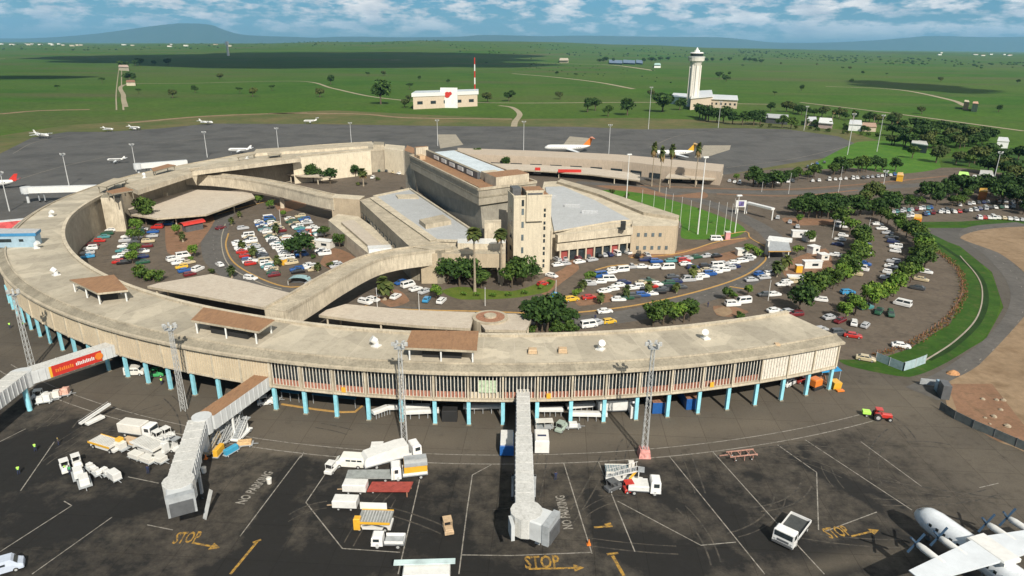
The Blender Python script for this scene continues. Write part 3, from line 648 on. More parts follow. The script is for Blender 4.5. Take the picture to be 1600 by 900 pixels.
# circular stair well in the front canopy
t = thing('round_stair_well', G(765, 498, 0), 'round dark ringed stair opening between the two front canopies', 'stair well'); O = t.location.copy(); b = MB(); g = G(766, 497, 4.6)
b.cyl((g.x, g.y, 0), (g.x, g.y, 5.0), 4.6, n=28, m=0); b.cyl((g.x, g.y, 5.0), (g.x, g.y, 5.04), 3.7, n=28, m=1); b.cyl((g.x, g.y, 5.04), (g.x, g.y, 5.5), 1.6, n=16, m=0); b.build('drum', [conc, rust], t, O)
# ================================================================== REAR WING (far right arm)
wing = thing('rear_terminal_wing', G(930, 265), 'long low beige terminal wing curving behind the central building', 'terminal'); O = wing.location.copy()
outp = smooth_path(GP([(715, 231), (740, 232), (850, 236), (960, 241), (1040, 248), (1131, 257)], 7.5), 40)
inp_ = smooth_path(GP([(715, 240), (740, 241), (850, 245), (960, 251), (1035, 259), (1127, 268)], 7.5), 40)
b = MB(); b.loft([[Vector((p.x, p.y, 0)), Vector((p.x, p.y, 7)), Vector((q.x, q.y, 7)), Vector((q.x, q.y, 0))] for p, q in zip(outp, inp_)]); b.build('wall', stained('rear_wing_concrete', (.50, .41, .31), (.36, .30, .23), amt=.5), wing, O)
b = MB(); b.loft([[Vector((p.x, p.y, 7.003)), Vector((p.x, p.y, 7.5)), Vector((q.x, q.y, 7.5)), Vector((q.x, q.y, 7.003))] for p, q in zip(outp, inp_)]); b.build('roof', stained('rear_wing_roof', (.50, .42, .33), (.38, .32, .25), amt=.5), wing, O)
for i in range(3, 38, 3):
    q = inp_[i]; d = (inp_[i+1]-q).normalized() if i < 39 else d; nrm = Vector((d.y, -d.x, 0))
    b = MB(); b.box(tuple(q+nrm*.1+Vector((0, 0, 1.6-7.5))), (7, .3, 2.8), math.atan2(d.y, d.x)); b.build('shopfront', glass, wing, O)
# ================================================================== CENTRAL BUILDING
cen = thing('central_terminal', G(700, 400), 'stepped concrete central terminal block with grey roofs inside the ring', 'terminal'); O = cen.location.copy()
def cb(name, pts, zt, z0=0, mat=conc_l, mt=None): return block(name, pts, zt, z0, mat, mt, cen, O)
def cpar(pts, z, h=.9, w=.6, mat=conc_l):
    P = GP(pts, z)
    for i in range(len(P)):
        p, q = P[i], P[(i+1) % len(P)]; b = MB(); b.beam((p.x, p.y, z), (q.x, q.y, z), w, h); b.build('parapet', mat, cen, O)
Lr = [(584, 308), (640, 296), (748, 368), (738, 379), (682, 377)]
cb('left_hall', Lr, 10, 0, conc_l, greyroof); cpar(Lr, 10, .7, .7)
# skylight box and plant on that roof
cb('roof_light', [(655, 343), (665, 351), (705, 344), (692, 335)], 11.6, 10, conc, conc)
cb('roof_plinth', [(622, 309), (655, 309), (650, 303), (618, 304)], 10.5, 10, conc, conc_l)
cb('roof_edge_box', [(715, 380), (760, 381), (790, 380), (790, 372), (715, 373)], 11.6, 8.5, conc_l, white)
# spine corridor between roof and podium
sp_ = [(562, 313), (587, 306), (684, 377), (708, 385), (688, 392), (640, 385)]
cb('spine_corridor', sp_, 10.8, 0, conc_d, conc)
b = MB(); P = GP([(578, 311), (588, 308), (682, 376), (672, 378)], 10.8); b.prism(P, 10.8, 11.3, 0, 1); b.build('spine_roof', [conc_d, conc_l], cen, O)
pa, pb = G(565, 320, 10.8), G(638, 386, 10.8)
for i in range(13):
    s = (i+.5)/13; q = pa.lerp(pb, s); d = (pb-pa).normalized(); nn_ = Vector((d.y, -d.x, 0)); 
    if nn_.x > 0: nn_ = -nn_
    b = MB(); q = G(563, 314, 10.8).lerp(G(640, 386, 10.8), s)
    b.box((q.x+nn_.x*.12, q.y+nn_.y*.12, 5.6), (3.4, .3, 1.9), math.atan2(d.y, d.x)); b.build('window', glass, cen, O)
cb('junction_block', [(517, 309), (562, 312), (570, 306), (524, 303)], 11, 0, stained('brown_concrete', (.47, .385, .27), (.33, .27, .19)), conc_l)
# podium with long light roof strips
pod = [(513, 344), (578, 398), (626, 397), (632, 390), (560, 338), (528, 334)]
cb('podium', pod, 5.2, 0, conc_l, conc_l)
cb('podium_roof', [(533, 347), (577, 385), (600, 384), (552, 343)], 6.1, 5.2, conc, pinkroof)
cb('podium_skylight', [(576, 390), (612, 387), (610, 382), (574, 384)], 6.6, 5.2, white_m, white)
# upper slab: overhanging band above a set back shaded wall
sl_t = [(636, 243), (748, 296), (783, 291.5), (795, 280), (740, 235), (690, 222), (655, 226)]
T_ = [G(640, 243, 25), G(748, 296, 25), G(783, 291.5, 25)]
u_ = (T_[2]-T_[1]).normalized(); v_ = (T_[0]-T_[1]).normalized(); wS, lS = 24, (T_[0]-T_[1]).length
slabP = [T_[1], T_[1]+u_*wS, T_[1]+u_*wS+v_*lS, T_[1]+v_*lS]
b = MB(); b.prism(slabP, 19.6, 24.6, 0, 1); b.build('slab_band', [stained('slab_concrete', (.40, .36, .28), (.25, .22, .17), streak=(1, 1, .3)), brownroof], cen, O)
b = MB(); c = sum(slabP, Vector())/4; b.prism([c+(p-c)*1.004 for p in slabP], 22.0, 22.5, 0, 0); b.build('string_course', conc_d, cen, O)
for i in range(4):
    b = MB(); p, q = slabP[i], slabP[(i+1) % 4]; b.beam((p.x, p.y, 24.6), (q.x, q.y, 24.6), .7, .8); b.build('parapet', conc, cen, O)
low = [G(642, 299, 10), G(745, 369, 10)]; lp = [low[1], low[1]+u_*(wS-3), low[0]+u_*(wS-3), low[0]]
b = MB(); t4 = [slabP[0]+u_*1.2+v_*1.2, slabP[1]-u_*1.2+v_*1.2, slabP[2]-u_*1.2-v_*1.2, slabP[3]+u_*1.2-v_*1.2]
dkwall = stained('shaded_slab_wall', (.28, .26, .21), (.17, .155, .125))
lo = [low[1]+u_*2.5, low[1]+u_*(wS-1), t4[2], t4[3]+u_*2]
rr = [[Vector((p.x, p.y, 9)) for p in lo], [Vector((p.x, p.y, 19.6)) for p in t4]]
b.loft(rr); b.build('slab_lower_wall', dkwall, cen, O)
# end pylon and front pier under the slab
cb('pylon', [(632, 235), (648, 241), (650, 232), (636, 227)], 25.5, 0, conc, brownroof)
cb('front_pier', [(757, 350), (783, 347), (783, 343), (757, 344)], 16, 0, conc_l, conc_l)
# roof plant on the slab: dark louvre wall, pale roof, boxes
def onslab(name, a0, a1, c0, c1, z1, mat, mt=None, z0=24.6):
    q = lambda a, c_: slabP[0]+u_*(c_*wS)+v_*(a*lS); b = MB(); b.prism([q(a0, c0), q(a0, c1), q(a1, c1), q(a1, c0)], z0, z1, 0, 1); return b.build(name, [mat, mt or mat], cen, O)
onslab('plant_wall', .22, .98, .30, .36, 27.2, dkgrey, conc_d)
for i in range(5): onslab('louvre', .28+i*.12, .35+i*.12, .292, .30, 26.6, white_m, z0=25.2)
onslab('plant_roof', .26, .95, .36, .86, 26.2, conc_l, skyroof); onslab('lift_house', .02, .14, .32, .9, 28.0, conc_l, brownroof)
onslab('lift_house', .15, .21, .35, .6, 27.6, conc, conc_l); onslab('lift_house', .97, 1.0, .1, .35, 28.5, conc_l, brownroof); onslab('roof_box', .86, .92, .05, .16, 26.2, tan); onslab('roof_walkway', .03, .2, .05, .26, 25.2, brownroof)
# right hall with grey roof
Rr = [(861, 367), (985, 352), (1060, 349), (1061, 344), (940, 302), (872, 283), (850, 284), (846, 300)]
cb('right_hall', [(861, 362), (965, 350), (1059, 346), (1061, 343), (940, 302), (872, 283), (850, 284), (846, 300)], 10, 0, conc_l, conc_l)
cb('right_hall_roof', [(866, 361), (958, 345), (985, 343), (930, 313), (880, 291), (852, 292)], 10.5, 10, conc_l, greyroof)
P = GP([(935, 307), (1005, 336), (1058, 344), (1061, 341), (940, 301), (876, 283), (870, 287)], 10); b = MB(); b.prism(P, 10, 11.1, 0, 1); b.build('roof_border', [conc, conc], cen, O)
cb('wall_block', [(987, 353), (1058, 353), (1061, 346), (990, 343)], 10.4, 0, stained('tan_render', (.52, .42, .29), (.40, .33, .23), amt=.4), conc_l)
cb('roof_tank', [(970, 349), (978, 349), (978, 345), (970, 345)], 12.4, 10, black)
for a_, b_ in (((915, 333), (945, 335)), ((888, 323), (910, 324)), ((853, 308), (880, 309))):
    p = G(*a_, 10.5); b = MB(); b.box((p.x+1.5, p.y, 11.1), (6, 1.6, 1.2), -.15, 0, ch=.2); b.build('roof_vent', greyroof, cen, O)
g = [G(868, 365, 10), G(985, 353, 10)]; d = (g[1]-g[0]).normalized(); nf = Vector((d.y, -d.x, 0)); L_ = (g[1]-g[0]).length; ang = math.atan2(d.y, d.x)
def onf(name, s, zc, w, h, dep, mat, off=0.0):
    p = g[0]+d*s+nf*off; b = MB(); b.box((p.x, p.y, zc), (w, dep, h), ang); return b.build(name, mat, cen, O)
onf('facade_band', L_/2, 8.6, L_, 2.6, 2.2, conc_l, .8); onf('facade_band', L_/2, 5.4, L_, 2.6, 1.6, conc_l, .5); onf('facade_recess', L_/2, 7.0, L_, 1.0, .6, conc_d, .4)
for i in range(9): onf('facade_pier', 1.5+i*(L_-3)/8, 2.1, .5, 4.2, .6, conc_l, .9)
for i in range(8): onf('shop_window', 1.5+(i+.5)*(L_-3)/8, 2.1, 3.4, 3.8, .3, glass if i % 3 else M('shop_red', (.3, .06, .05)), .12)
e0, e1 = G(988, 353, 10.4), G(1058, 353, 10.4); dd_ = (e1-e0).normalized(); ne = Vector((dd_.y, -dd_.x, 0)); ae = math.atan2(dd_.y, dd_.x)
for row, z in ((0, 2.4), (1, 7.2)):
    for i in range(5):
        if row and i == 4: continue
        p = e0+dd_*(2.4+i*2.6)+ne*.05; b = MB(); b.box((p.x, p.y, z), (1.0, .3, 1.3), ae); b.build('window', glass_g, cen, O)
# office tower
tw = [G(803, 306, 26), G(862, 304, 26)]; du = (tw[1]-tw[0]); Wt = du.length; du.normalize(); dv = Vector((-du.y, du.x, 0)); Dt = 9.5
p0 = tw[0]; at2 = math.atan2(du.y, du.x)
tower = thing('office_tower', (p0+du*Wt/2).to_3d()*1, 'cream lift tower of six storeys with brown roof, in front of the central terminal', 'tower'); tower.location = (p0.x+du.x*Wt/2, p0.y+du.y*Wt/2, 0); OT = tower.location.copy()
def tb(name, s0, s1, t0, t1, z0, z1, mat, mt=None):
    b = MB(); q = lambda s, t_: p0+du*s+dv*t_; b.prism([q(s0, t0), q(s1, t0), q(s1, t1), q(s0, t1)], z0, z1, 0, 1); return b.build(name, [mat, mt or mat], tower, OT)
tcon = stained('tower_render', (.64, .57, .43), (.47, .41, .31), streak=(1, 1, .08), amt=.4)
tb('shaft', 0, Wt, 0, Dt, 0, 25.4, tcon, brownroof); tb('parapet', -.15, Wt+.15, -.15, .4, 25.4, 26, tcon); tb('parapet', -.15, .3, .4, Dt, 25.4, 26, tcon)
tb('front_bay', Wt*.32, Wt*.76, -.9, 0, 17.8, 27.2, tcon); tb('front_bay_roof', Wt*.30, Wt*.78, -.9, Dt*.6, 27.2, 27.7, conc_l, brownroof); tb('back_bay', Wt*.3, Wt*.78, .4, Dt*.6, 25.4, 27.2, conc_d)
tb('bay_louvre', Wt*.34, Wt*.74, -.98, -.9, 26.3, 26.9, dkgrey); tb('water_tank', Wt*.02, Wt*.24, Dt*.3, Dt*.8, 25.4, 27.8, dkgrey)
for z in (3, 7.2, 11.4, 15.6, 19.8):
    tb('window', Wt*.205, Wt*.27, -.05, .02, z, z+2.0, glass_g); tb('window', Wt*.80, Wt*.855, -.05, .02, z-1, z+.2, glass); tb('window', Wt*.80, Wt*.855, -.05, .02, z+.8, z+1.8, glass)
    tb('window', -.05, .02, Dt*.3, Dt*.6, z, z+1.5, glass)
tb('window', Wt*.205, Wt*.27, -.05, .02, 22.6, 24.6, glass)
# ================================================================== RAISED WALKWAYS
def walkway(px, z, w, label, roofmat_, thick=4.6, posts=(), rail=True):
    C_ = smooth_path(GP(px, z), 26); o0 = C_[13]; t = thing('covered_walkway', (o0.x, o0.y, 0), label, 'walkway'); O2 = Vector((o0.x, o0.y, 0))
    def off(e0_, e1_, za, zb, mat, nm, mt=None):
        b = MB(); rg = []
        for i, p in enumerate(C_):
            d_ = (C_[min(i+1, 25)]-C_[max(i-1, 0)]).normalized(); q = Vector((-d_.y, d_.x, 0)); a_ = p+q*e0_; c_ = p+q*e1_
            rg.append([Vector((a_.x, a_.y, za)), Vector((c_.x, c_.y, za)), Vector((c_.x, c_.y, zb)), Vector((a_.x, a_.y, zb))])
        b.loft(rg); return b.build(nm, mat, t, O2)
    off(-w/2, w/2, z-thick, z-.35, conc_l, 'side_wall'); off(-w/2+.5, w/2-.5, z-.35, z-.1, roofmat_, 'roof')
    off(-w/2-.12, -w/2+.5, z-.35, z+.35, conc, 'parapet'); off(w/2-.5, w/2+.12, z-.35, z+.35, conc, 'parapet')
    for pp in posts:
        q = G(*pp); b = MB(); b.box((q.x, q.y, (z-thick)/2), (1.6, 1.2, z-thick)); b.build('pier', conc_l, t, O2)
walkway([(431, 484), (470, 462), (520, 432), (570, 407), (610, 396), (660, 389), (700, 385)], 10.6, 6.5, 'cream covered walkway rising across the court from ring to central terminal', conc)
walkway([(292, 272), (340, 274), (400, 281), (455, 292), (500, 303), (530, 309)], 10.6, 6.5, 'rear cream covered walkway arching from the ring over a white pier', conc, posts=[(442, 325), (262, 322)])
block('beam_block', [(655, 396), (790, 397), (790, 390), (700, 384), (655, 390)], 9.8, 5.4, stained('brown_concrete2', (.52, .43, .30), (.38, .31, .22)), conc, cen, O)
block('beam_pier', [(657, 397), (690, 397), (692, 391), (660, 391)], 9.6, 0, stained('brown_concrete3', (.50, .41, .28), (.36, .30, .21)), conc, cen, O)
block('beam_pier', [(778, 396), (788, 396), (788, 392), (778, 392)], 9.6, 0, conc_l, conc_l, cen, O)
# red entrance pavilion in the left court
t = thing('entrance_kiosk', G(300, 350), 'bright red curved kiosk roof at the far canopy edge in the left court', 'kiosk'); O2 = t.location.copy(); p = G(300, 348, 3); b = MB()
b.box((p.x, p.y, 1.3), (7, 3, 2.6), .9, 1)
rg = []
for i in range(9):
    a = pi*i/8; rg.append([Vector((p.x, p.y, 2.7))+Matrix.Rotation(.9, 3, 'Z') @ Vector((s*4.5, 2.1*cos(a), 1.0*sin(a)+.1)) for s in (-1, 1)])
b.add([v for r in rg for v in r], [(2*i, 2*i+1, 2*i+3, 2*i+2) for i in range(8)], 0); b.build('curved_roof', [redp, dkgrey], t, O2)
# red banners on the rear wing canopy
for p, w, lb in (((890, 268), 13, 'wide red sign above the rear wing shopfronts'), ((840, 265), 3, 'small red sign above the rear wing shopfronts')):
    q = G(p[0], p[1], 4); b = MB(); b.box((0, 0, 0), (w, .5, 1.7)); o = b.build('shop_sign', redp); o.location = (q.x, q.y-.3, 4.4); tag(o, lb, 'sign')
# ================================================================== VEHICLES
def car_parts(kind):
    """meshes: body, windows, wheel; x forward"""
    K = {'saloon car': (4.4, 1.72, .62, .98, 1.42, -1.75, -1.15, .55, 1.15), 'hatchback': (3.9, 1.66, .64, 1.0, 1.46, -1.85, -1.6, .55, 1.2), 'estate car': (4.6, 1.75, .66, 1.05, 1.55, -2.15, -1.95, .5, 1.1),
         'four wheel drive': (4.6, 1.85, .8, 1.2, 1.85, -2.2, -2.05, .55, .95), 'minibus': (4.8, 1.8, .8, 1.15, 2.05, -2.35, -2.25, 1.5, 2.05), 'pickup truck': (4.9, 1.8, .8, 1.1, 1.75, -.45, -.3, .6, 1.1)}
    L, Wd, zs, zb, zt, xr, xr2, xf2, xf = K[kind]; h = Wd/2
    b = MB(); secs = [(-L/2, .45, zb-.18, h-.14), (-L/2+.12, .28, zb-.02, h-.04), (-L/4, .24, zb, h), (L/8, .24, zb, h), (L/2-.9, .24, zb-.06, h), (L/2-.15, .28, zb-.20, h-.07), (L/2, .42, zb-.34, h-.18)]
    b.loft([[Vector((x, -w, z0)), Vector((x, w, z0)), Vector((x, w, z1-.12)), Vector((x, w-.1, z1)), Vector((x, -w+.1, z1)), Vector((x, -w, z1-.12))] for x, z0, z1, w in secs])
    ht = h-.24; lo = [(xr, -h+.1), (xf, -h+.1), (xf, h-.1), (xr, h-.1)]; up = [(xr2, -ht), (xf2, -ht), (xf2, ht), (xr2, ht)]
    z0 = zb-.03; b.add([(x, y, z0) for x, y in lo]+[(x, y, zt-.06) for x, y in up]+[(x*.97, y*.86, zt) for x, y in up], [(0, 1, 5, 4), (1, 2, 6, 5), (2, 3, 7, 6), (3, 0, 4, 7), (4, 5, 9, 8), (5, 6, 10, 9), (6, 7, 11, 10), (7, 4, 8, 11), (8, 9, 10, 11)])
    if kind == 'pickup truck': b.box((-1.45, 0, zb+.02), (1.7, 1.4, .05), 0, 1)
    g = MB()
    def pane(i, j, s0, s1, t0=.14, t1=.86):
        A, B_ = Vector((*lo[i], z0)), Vector((*lo[j], z0)); C_, D_ = Vector((*up[i], zt-.06)), Vector((*up[j], zt-.06))
        q = lambda s, t: (A.lerp(B_, s)).lerp(C_.lerp(D_, s), t)
        nrm = (B_-A).cross(C_-A).normalized()*.015
        if nrm.dot(A.lerp(B_, .5)-Vector(((xr+xf)/2, 0, z0))) < 0: nrm = -nrm
        g.add([q(s0, t0)+nrm, q(s1, t0)+nrm, q(s1, t1)+nrm, q(s0, t1)+nrm], [(0, 1, 2, 3)])
    pane(0, 1, .06, .47); pane(0, 1, .52, .92); pane(2, 3, .08, .48); pane(2, 3, .53, .94); pane(1, 2, .07, .93, .05, .93); pane(3, 0, .1, .9, .2, .85)
    w = MB(); w.cyl((0, -.1, 0), (0, .1, 0), .32, n=12, m=0); w.cyl((0, -.12, 0), (0, .12, 0), .17, n=8, m=1)
    return b, g, w, L, Wd
CARC = {'white': (.72, .72, .70), 'silver': (.42, .43, .44), 'dark grey': (.06, .065, .07), 'black': (.014, .014, .016), 'red': (.42, .025, .02), 'blue': (.02, .09, .30), 'light blue': (.05, .27, .50), 'dark green': (.02, .08, .045), 'beige': (.50, .42, .27), 'maroon': (.14, .015, .02), 'yellow': (.66, .42, .04), 'teal': (.07, .24, .25), 'navy': (.015, .025, .09), 'orange': (.65, .18, .03)}
CM = {k: paint('car_'+k.replace(' ', '_'), v, .28, .5) for k, v in CARC.items()}
TPL = {}; FAR = {}
for kd in ('saloon car', 'hatchback', 'estate car', 'four wheel drive', 'minibus', 'pickup truck'):
    b, g, w, L, Wd = car_parts(kd); bm_ = b.mesh('body', [CM['white'], dkgrey]); gm = g.mesh('windows', [glass]); wm = w.mesh('wheel', [black, galv]); TPL[kd] = (bm_, gm, wm, L, Wd)
NCAR = 0; PLACED = []
FARC = {}
def far_car(x, y, rz, kind, col):
    bm_, gm, wm, L, Wd = TPL[kind]; b = FARC.setdefault('all', MB()); keys = list(CARC); T = Matrix.Translation((x, y, .02)) @ Matrix.Rotation(rz, 4, 'Z')
    for me, mi_ in ((bm_, keys.index(col)), (gm, len(keys))): b.add([T @ v.co for v in me.vertices], [tuple(p.vertices) for p in me.polygons], mi_)
def car(x, y, rz, kind, col, label, group, wheels=True, parts=True):
    global NCAR
    NCAR += 1; PLACED.append((x, y)); bm_, gm, wm, L, Wd = TPL[kind]
    r = bpy.data.objects.new('parked_car', None); COL.objects.link(r); r.location = (x, y, CARZ); r.rotation_euler[2] = rz; tag(r, label, 'car' if kind not in ('minibus', 'pickup truck') else kind, group)
    o = link('body', bm_, r); o.material_slots[0].link = 'OBJECT'; o.material_slots[0].material = CM[col]
    link('windows', gm, r)
    if wheels:
        for sx in (-.3, .31):
            for sy in (-1, 1): q = link('wheel', wm, r); q.location = (L*sx, sy*(Wd/2-.1), .32)
    return r
CARZ = .02
PAL = ['white']*40+['silver']*20+['dark grey']*12+['black']*7+['red']*3+['blue']*3+['light blue']*1+['dark green']*3+['beige']*6+['maroon']*3+['teal']*2+['navy']*6
KIN = ['saloon car']*42+['hatchback']*18+['estate car']*18+['four wheel drive']*9+['minibus']*9+['pickup truck']*5
def row(px, n_, desc, orient='perp', fill=1.0, far=False, pal=None, flip=0, wheels=False, jit=.35, seed=None, first=None):
    """n_ stalls along a photo path on the ground; labels count along the row"""
    if seed is not None: random.seed(seed)
    P = smooth_path(GP(px), n_); c = 0
    for i, p in enumerate(P):
        if random.random() > fill: continue
        if any((p.x-qx)**2+(p.y-qy)**2 < 2.35**2 for qx, qy in PLACED): continue
        d = P[min(i+1, n_-1)]-P[max(0, i-1)]; a = math.atan2(d.y, d.x)
        if orient == 'perp': a += pi/2
        elif orient != 'along': a = rad(orient)
        a += (pi if random.random() < .35 else 0)+random.uniform(-.07, .07)
        k = random.choice(KIN); col = random.choice(pal or PAL)
        if first and c < len(first): col, k = first[c]
        c += 1
        if far: far_car(p.x+random.uniform(-jit, jit), p.y+random.uniform(-jit, jit), a, k, col); continue
        car(p.x+random.uniform(-jit, jit), p.y+random.uniform(-jit, jit), a, k, col, '%s %s %s along %s' % (col, k, ordw(c), desc), 'cars '+desc, wheels)
S_, H_, E_, F_, B_s, U_ = 'saloon car', 'hatchback', 'estate car', 'four wheel drive', 'minibus', 'pickup truck'
random.seed(11)
# left court
row([(137, 403), (141, 390), (157, 377), (172, 364), (181, 356)], 9, 'the row against the shaded inner wall', first=[('light blue', S_), ('silver', E_), ('white', F_), ('maroon', S_), ('red', H_), ('teal', S_), ('dark green', E_), ('white', H_), ('white', S_)])
row([(186, 411), (188, 400), (192, 390), (196, 380), (200, 371)], 6, 'the second row of the left court', first=[('red', H_), ('white', E_), ('teal', S_), ('white', S_), ('silver', F_), ('white', S_)])
row([(224, 412), (222, 402), (226, 391), (231, 380), (238, 368), (246, 358), (256, 350)], 9, 'the third row of the left court', first=[('dark green', S_), ('navy', S_), ('white', H_), ('maroon', S_), ('beige', E_), ('silver', S_), ('blue', S_), ('red', F_), ('white', S_)])
row([(196, 412), (199, 402), (203, 391), (208, 381), (214, 370), (222, 360)], 8, 'the line under the left court trees'); row([(262, 352), (272, 347), (282, 343)], 3, 'the brown island by the red kiosk')
row([(272, 408), (280, 413), (288, 424), (297, 431)], 5, 'the short row before the wide front canopy', first=[('white', F_), ('white', E_), ('yellow', H_), ('blue', S_), ('maroon', H_)])
row([(286, 402), (312, 424), (344, 416)], 4, 'the kerb beside the left loop road', first=[('white', B_s), ('beige', S_), ('white', F_)], fill=.9)
for nm, kd, col, p, a in (('white estate car driving at the bottom of the left loop road', E_, 'white', (392, 437), -20), ('maroon saloon car driving up the left loop road', S_, 'maroon', (345, 358), 60), ('silver saloon car waiting where the left loop road ends', S_, 'silver', (487, 444), 60)):
    q = G(*p); car(q.x, q.y, rad(a), kd, col, nm, None)
# dense lot of the left loop, rows run parallel to the podium
LP_ = [(p.x, p.y) for p in GP([(370, 364), (395, 349), (425, 341), (458, 341), (482, 334), (500, 348), (505, 368), (500, 392), (522, 398), (548, 416), (520, 430), (492, 441), (455, 440), (425, 432), (388, 414), (368, 390)])]
fa, fb = G(513, 344), G(578, 398); fu = (fb-fa).normalized(); fv = Vector((fu.y, -fu.x, 0)); keep = [(G(470, 405), 2.6), (G(455, 402), 2), (G(508, 386), 4.2), (G(483, 363), 2), (G(449, 378), 2), (G(442, 413), 2), (G(468, 443), 4.5), (G(530, 405), 6)]
offs = []; o_ = 2.0
for i in range(14): offs.append(o_); o_ += 5.0 if i % 2 else 7.4
lc = 0
for ri_, of in enumerate(offs):
    c = 0
    for k in range(-14, 26):
        p = fa+fv*of+fu*(k*2.62); 
        if not inpoly((p.x, p.y), LP_) or random.random() > .82 or any((p-q).length < r for q, r in keep) or any((p.x-qx)**2+(p.y-qy)**2 < 5 for qx, qy in PLACED): continue
        c += 1; lc += 1; col = random.choice(['white']*44+['silver']*16+['beige']*8+['blue']*6+['dark grey']*9+['maroon']*5+['teal']*5+['red']*3+['black']*4+['dark green']*3); kd = random.choice(KIN)
        car(p.x+random.uniform(-.2, .2), p.y+random.uniform(-.4, .4), math.atan2(fv.y, fv.x)+random.uniform(-.06, .06)+(pi if random.random() < .4 else 0), kd, col, '%s %s %s along the %s line out from the podium, loop lot' % (col, kd, ordw(c), ordw(ri_+1)), 'cars of the crowded loop lot', False)
print('loop', lc)
q = G(466, 433); 
# lots behind the walkway, near the dark trees
row([(535, 270), (560, 270), (600, 268), (625, 272)], 8, 'the back row beyond the rear walkway', fill=.9, far=True); row([(545, 281), (580, 279), (610, 283)], 5, 'the row under the squat palm behind the rear walkway', fill=.8, far=True)
row([(760, 268), (800, 270), (840, 272)], 5, 'the lane below the rear wing shopfronts', orient='along', fill=.9, far=True)
# bottom middle
row([(598, 462), (612, 465), (628, 468)], 4, 'the kerb right of the small court palm', fill=.9); row([(628, 444), (645, 452), (662, 458)], 4, 'the row left of the tall palms'); row([(668, 470), (690, 472)], 2, 'the kerb in front of the yellow green lawn'); row([(572, 475), (582, 470)], 2, 'the shade under the front walkway')
# right court
row([(872, 408), (890, 406), (910, 403), (930, 401), (955, 399), (978, 396)], 13, 'the shopfronts right of the office tower', fill=1); row([(872, 416), (900, 412), (925, 408)], 6, 'the double parked line right of the office tower', orient='along', fill=.7)
row([(985, 398), (1000, 402), (1012, 401)], 3, 'the front of the tan end block')
R1 = [([(937, 432), (955, 428), (972, 424)], 3, 'the first row of the right court'), ([(922, 445), (935, 444), (950, 440)], 3, 'the row by the bush in the right court'), ([(945, 458), (962, 452), (975, 444)], 4, 'the second row of the right court'), ([(958, 424), (985, 420), (1010, 419), (1040, 420)], 6, 'the line along the centre of the right court'), ([(985, 452), (1010, 450), (1035, 446), (1055, 443)], 6, 'the line just above the long arc kerb row'), ([(1008, 408), (1028, 410), (1046, 410)], 3, 'the row below the tan end block'),
      ([(1063, 408), (1085, 404), (1100, 402), (1118, 402)], 5, 'the row by the red car in the right court'), ([(1000, 444), (1018, 441), (1035, 438), (1052, 434)], 5, 'the middle row of the right court'), ([(965, 470), (990, 465), (1010, 462), (1035, 457), (1060, 450)], 9, 'the kerb row inside the long ochre arc'),
      ([(1070, 415), (1085, 420), (1100, 418)], 3, 'the row left of the small court palm at right'), ([(1075, 440), (1095, 436), (1112, 430), (1130, 424), (1148, 418)], 8, 'the outer arc row of the right court'), ([(1085, 425), (1108, 424), (1128, 415), (1145, 412)], 6, 'the inner arc row of the right court'), ([(1150, 412), (1162, 410), (1172, 404)], 4, 'the end of the right court by the green bed')]
random.seed(5)
for pp, n_, ds in R1: row(pp, n_, ds, orient=random.choice([12, 5, 20, 8]), fill=.97, jit=.5)
for nm, kd, col, p, a in (('bright blue saloon car alone on the tower approach lane', S_, 'light blue', (867, 464), 60), ('yellow taxi estate standing behind the red car near the arc', E_, 'yellow', (893, 470), 20), ('bright red saloon car near the ochre arc below the tower', S_, 'red', (920, 467), 15), ('white saloon car driving on the curved road', S_, 'white', (945, 489), 12),
                          ('white minibus between the hedge and the curved road', B_s, 'white', (920, 511), 20), ('silver estate car beside the white minibus near the hedge', E_, 'silver', (933, 507), 25), ('yellow hatchback at the right end behind the hedge', H_, 'yellow', (952, 505), 20), ('bright red four wheel drive below the tan end block', F_, 'red', (1068, 410), 15), ('blue estate car parked against the curved ochre kerb', E_, 'blue', (1186, 430), 40),
                          ('white minibus on the red bed beside the pink booth', B_s, 'white', (1119, 376), 0), ('red hatchback beside the lawn of the office tower', H_, 'red', (848, 446), 40), ('white saloon car at the foot of the office tower', S_, 'white', (862, 433), -40), ('white four wheel drive hard against the office tower', F_, 'white', (838, 425), 10)):
    q = G(*p); car(q.x, q.y, rad(a), kd, col, nm, None)
# outer lots on the right
random.seed(9)
R2 = [([(1145, 478), (1158, 474), (1172, 468)], 3, 'the kerb by the brown round bed'), ([(1180, 466), (1196, 463), (1210, 462)], 3, 'the row above the brown round bed'), ([(1175, 440), (1190, 436), (1205, 430)], 3, 'the short row beyond the curved road'), ([(1222, 446), (1236, 442), (1250, 440)], 4, 'the row below the white container hut'),
      ([(1208, 487), (1225, 488), (1245, 494)], 4, 'the near row behind the ring roof end'), ([(1305, 342), (1312, 352), (1318, 364), (1312, 376), (1308, 388), (1304, 400)], 9, 'the left side of the inner tree row'), ([(1347, 370), (1352, 382), (1352, 394), (1350, 406), (1345, 420), (1338, 430)], 9, 'the right side of the inner tree row'),
      ([(1268, 437), (1262, 450), (1280, 470), (1270, 480)], 5, 'the lower end of the inner tree row'), ([(1370, 352), (1386, 366), (1396, 380), (1398, 394), (1396, 408), (1392, 420), (1384, 436)], 12, 'the left side of the outer tree row'), ([(1452, 405), (1450, 420), (1440, 440), (1425, 465), (1410, 478)], 7, 'the right side of the outer tree row'),
      ([(1330, 470), (1345, 480), (1365, 488), (1385, 492), (1402, 494)], 8, 'the lower end of the outer tree row'), ([(1298, 498), (1315, 505), (1335, 508), (1352, 512)], 7, 'the second row behind the ring roof end'), ([(1282, 517), (1302, 521), (1325, 526)], 4, 'the third row behind the ring roof end')]
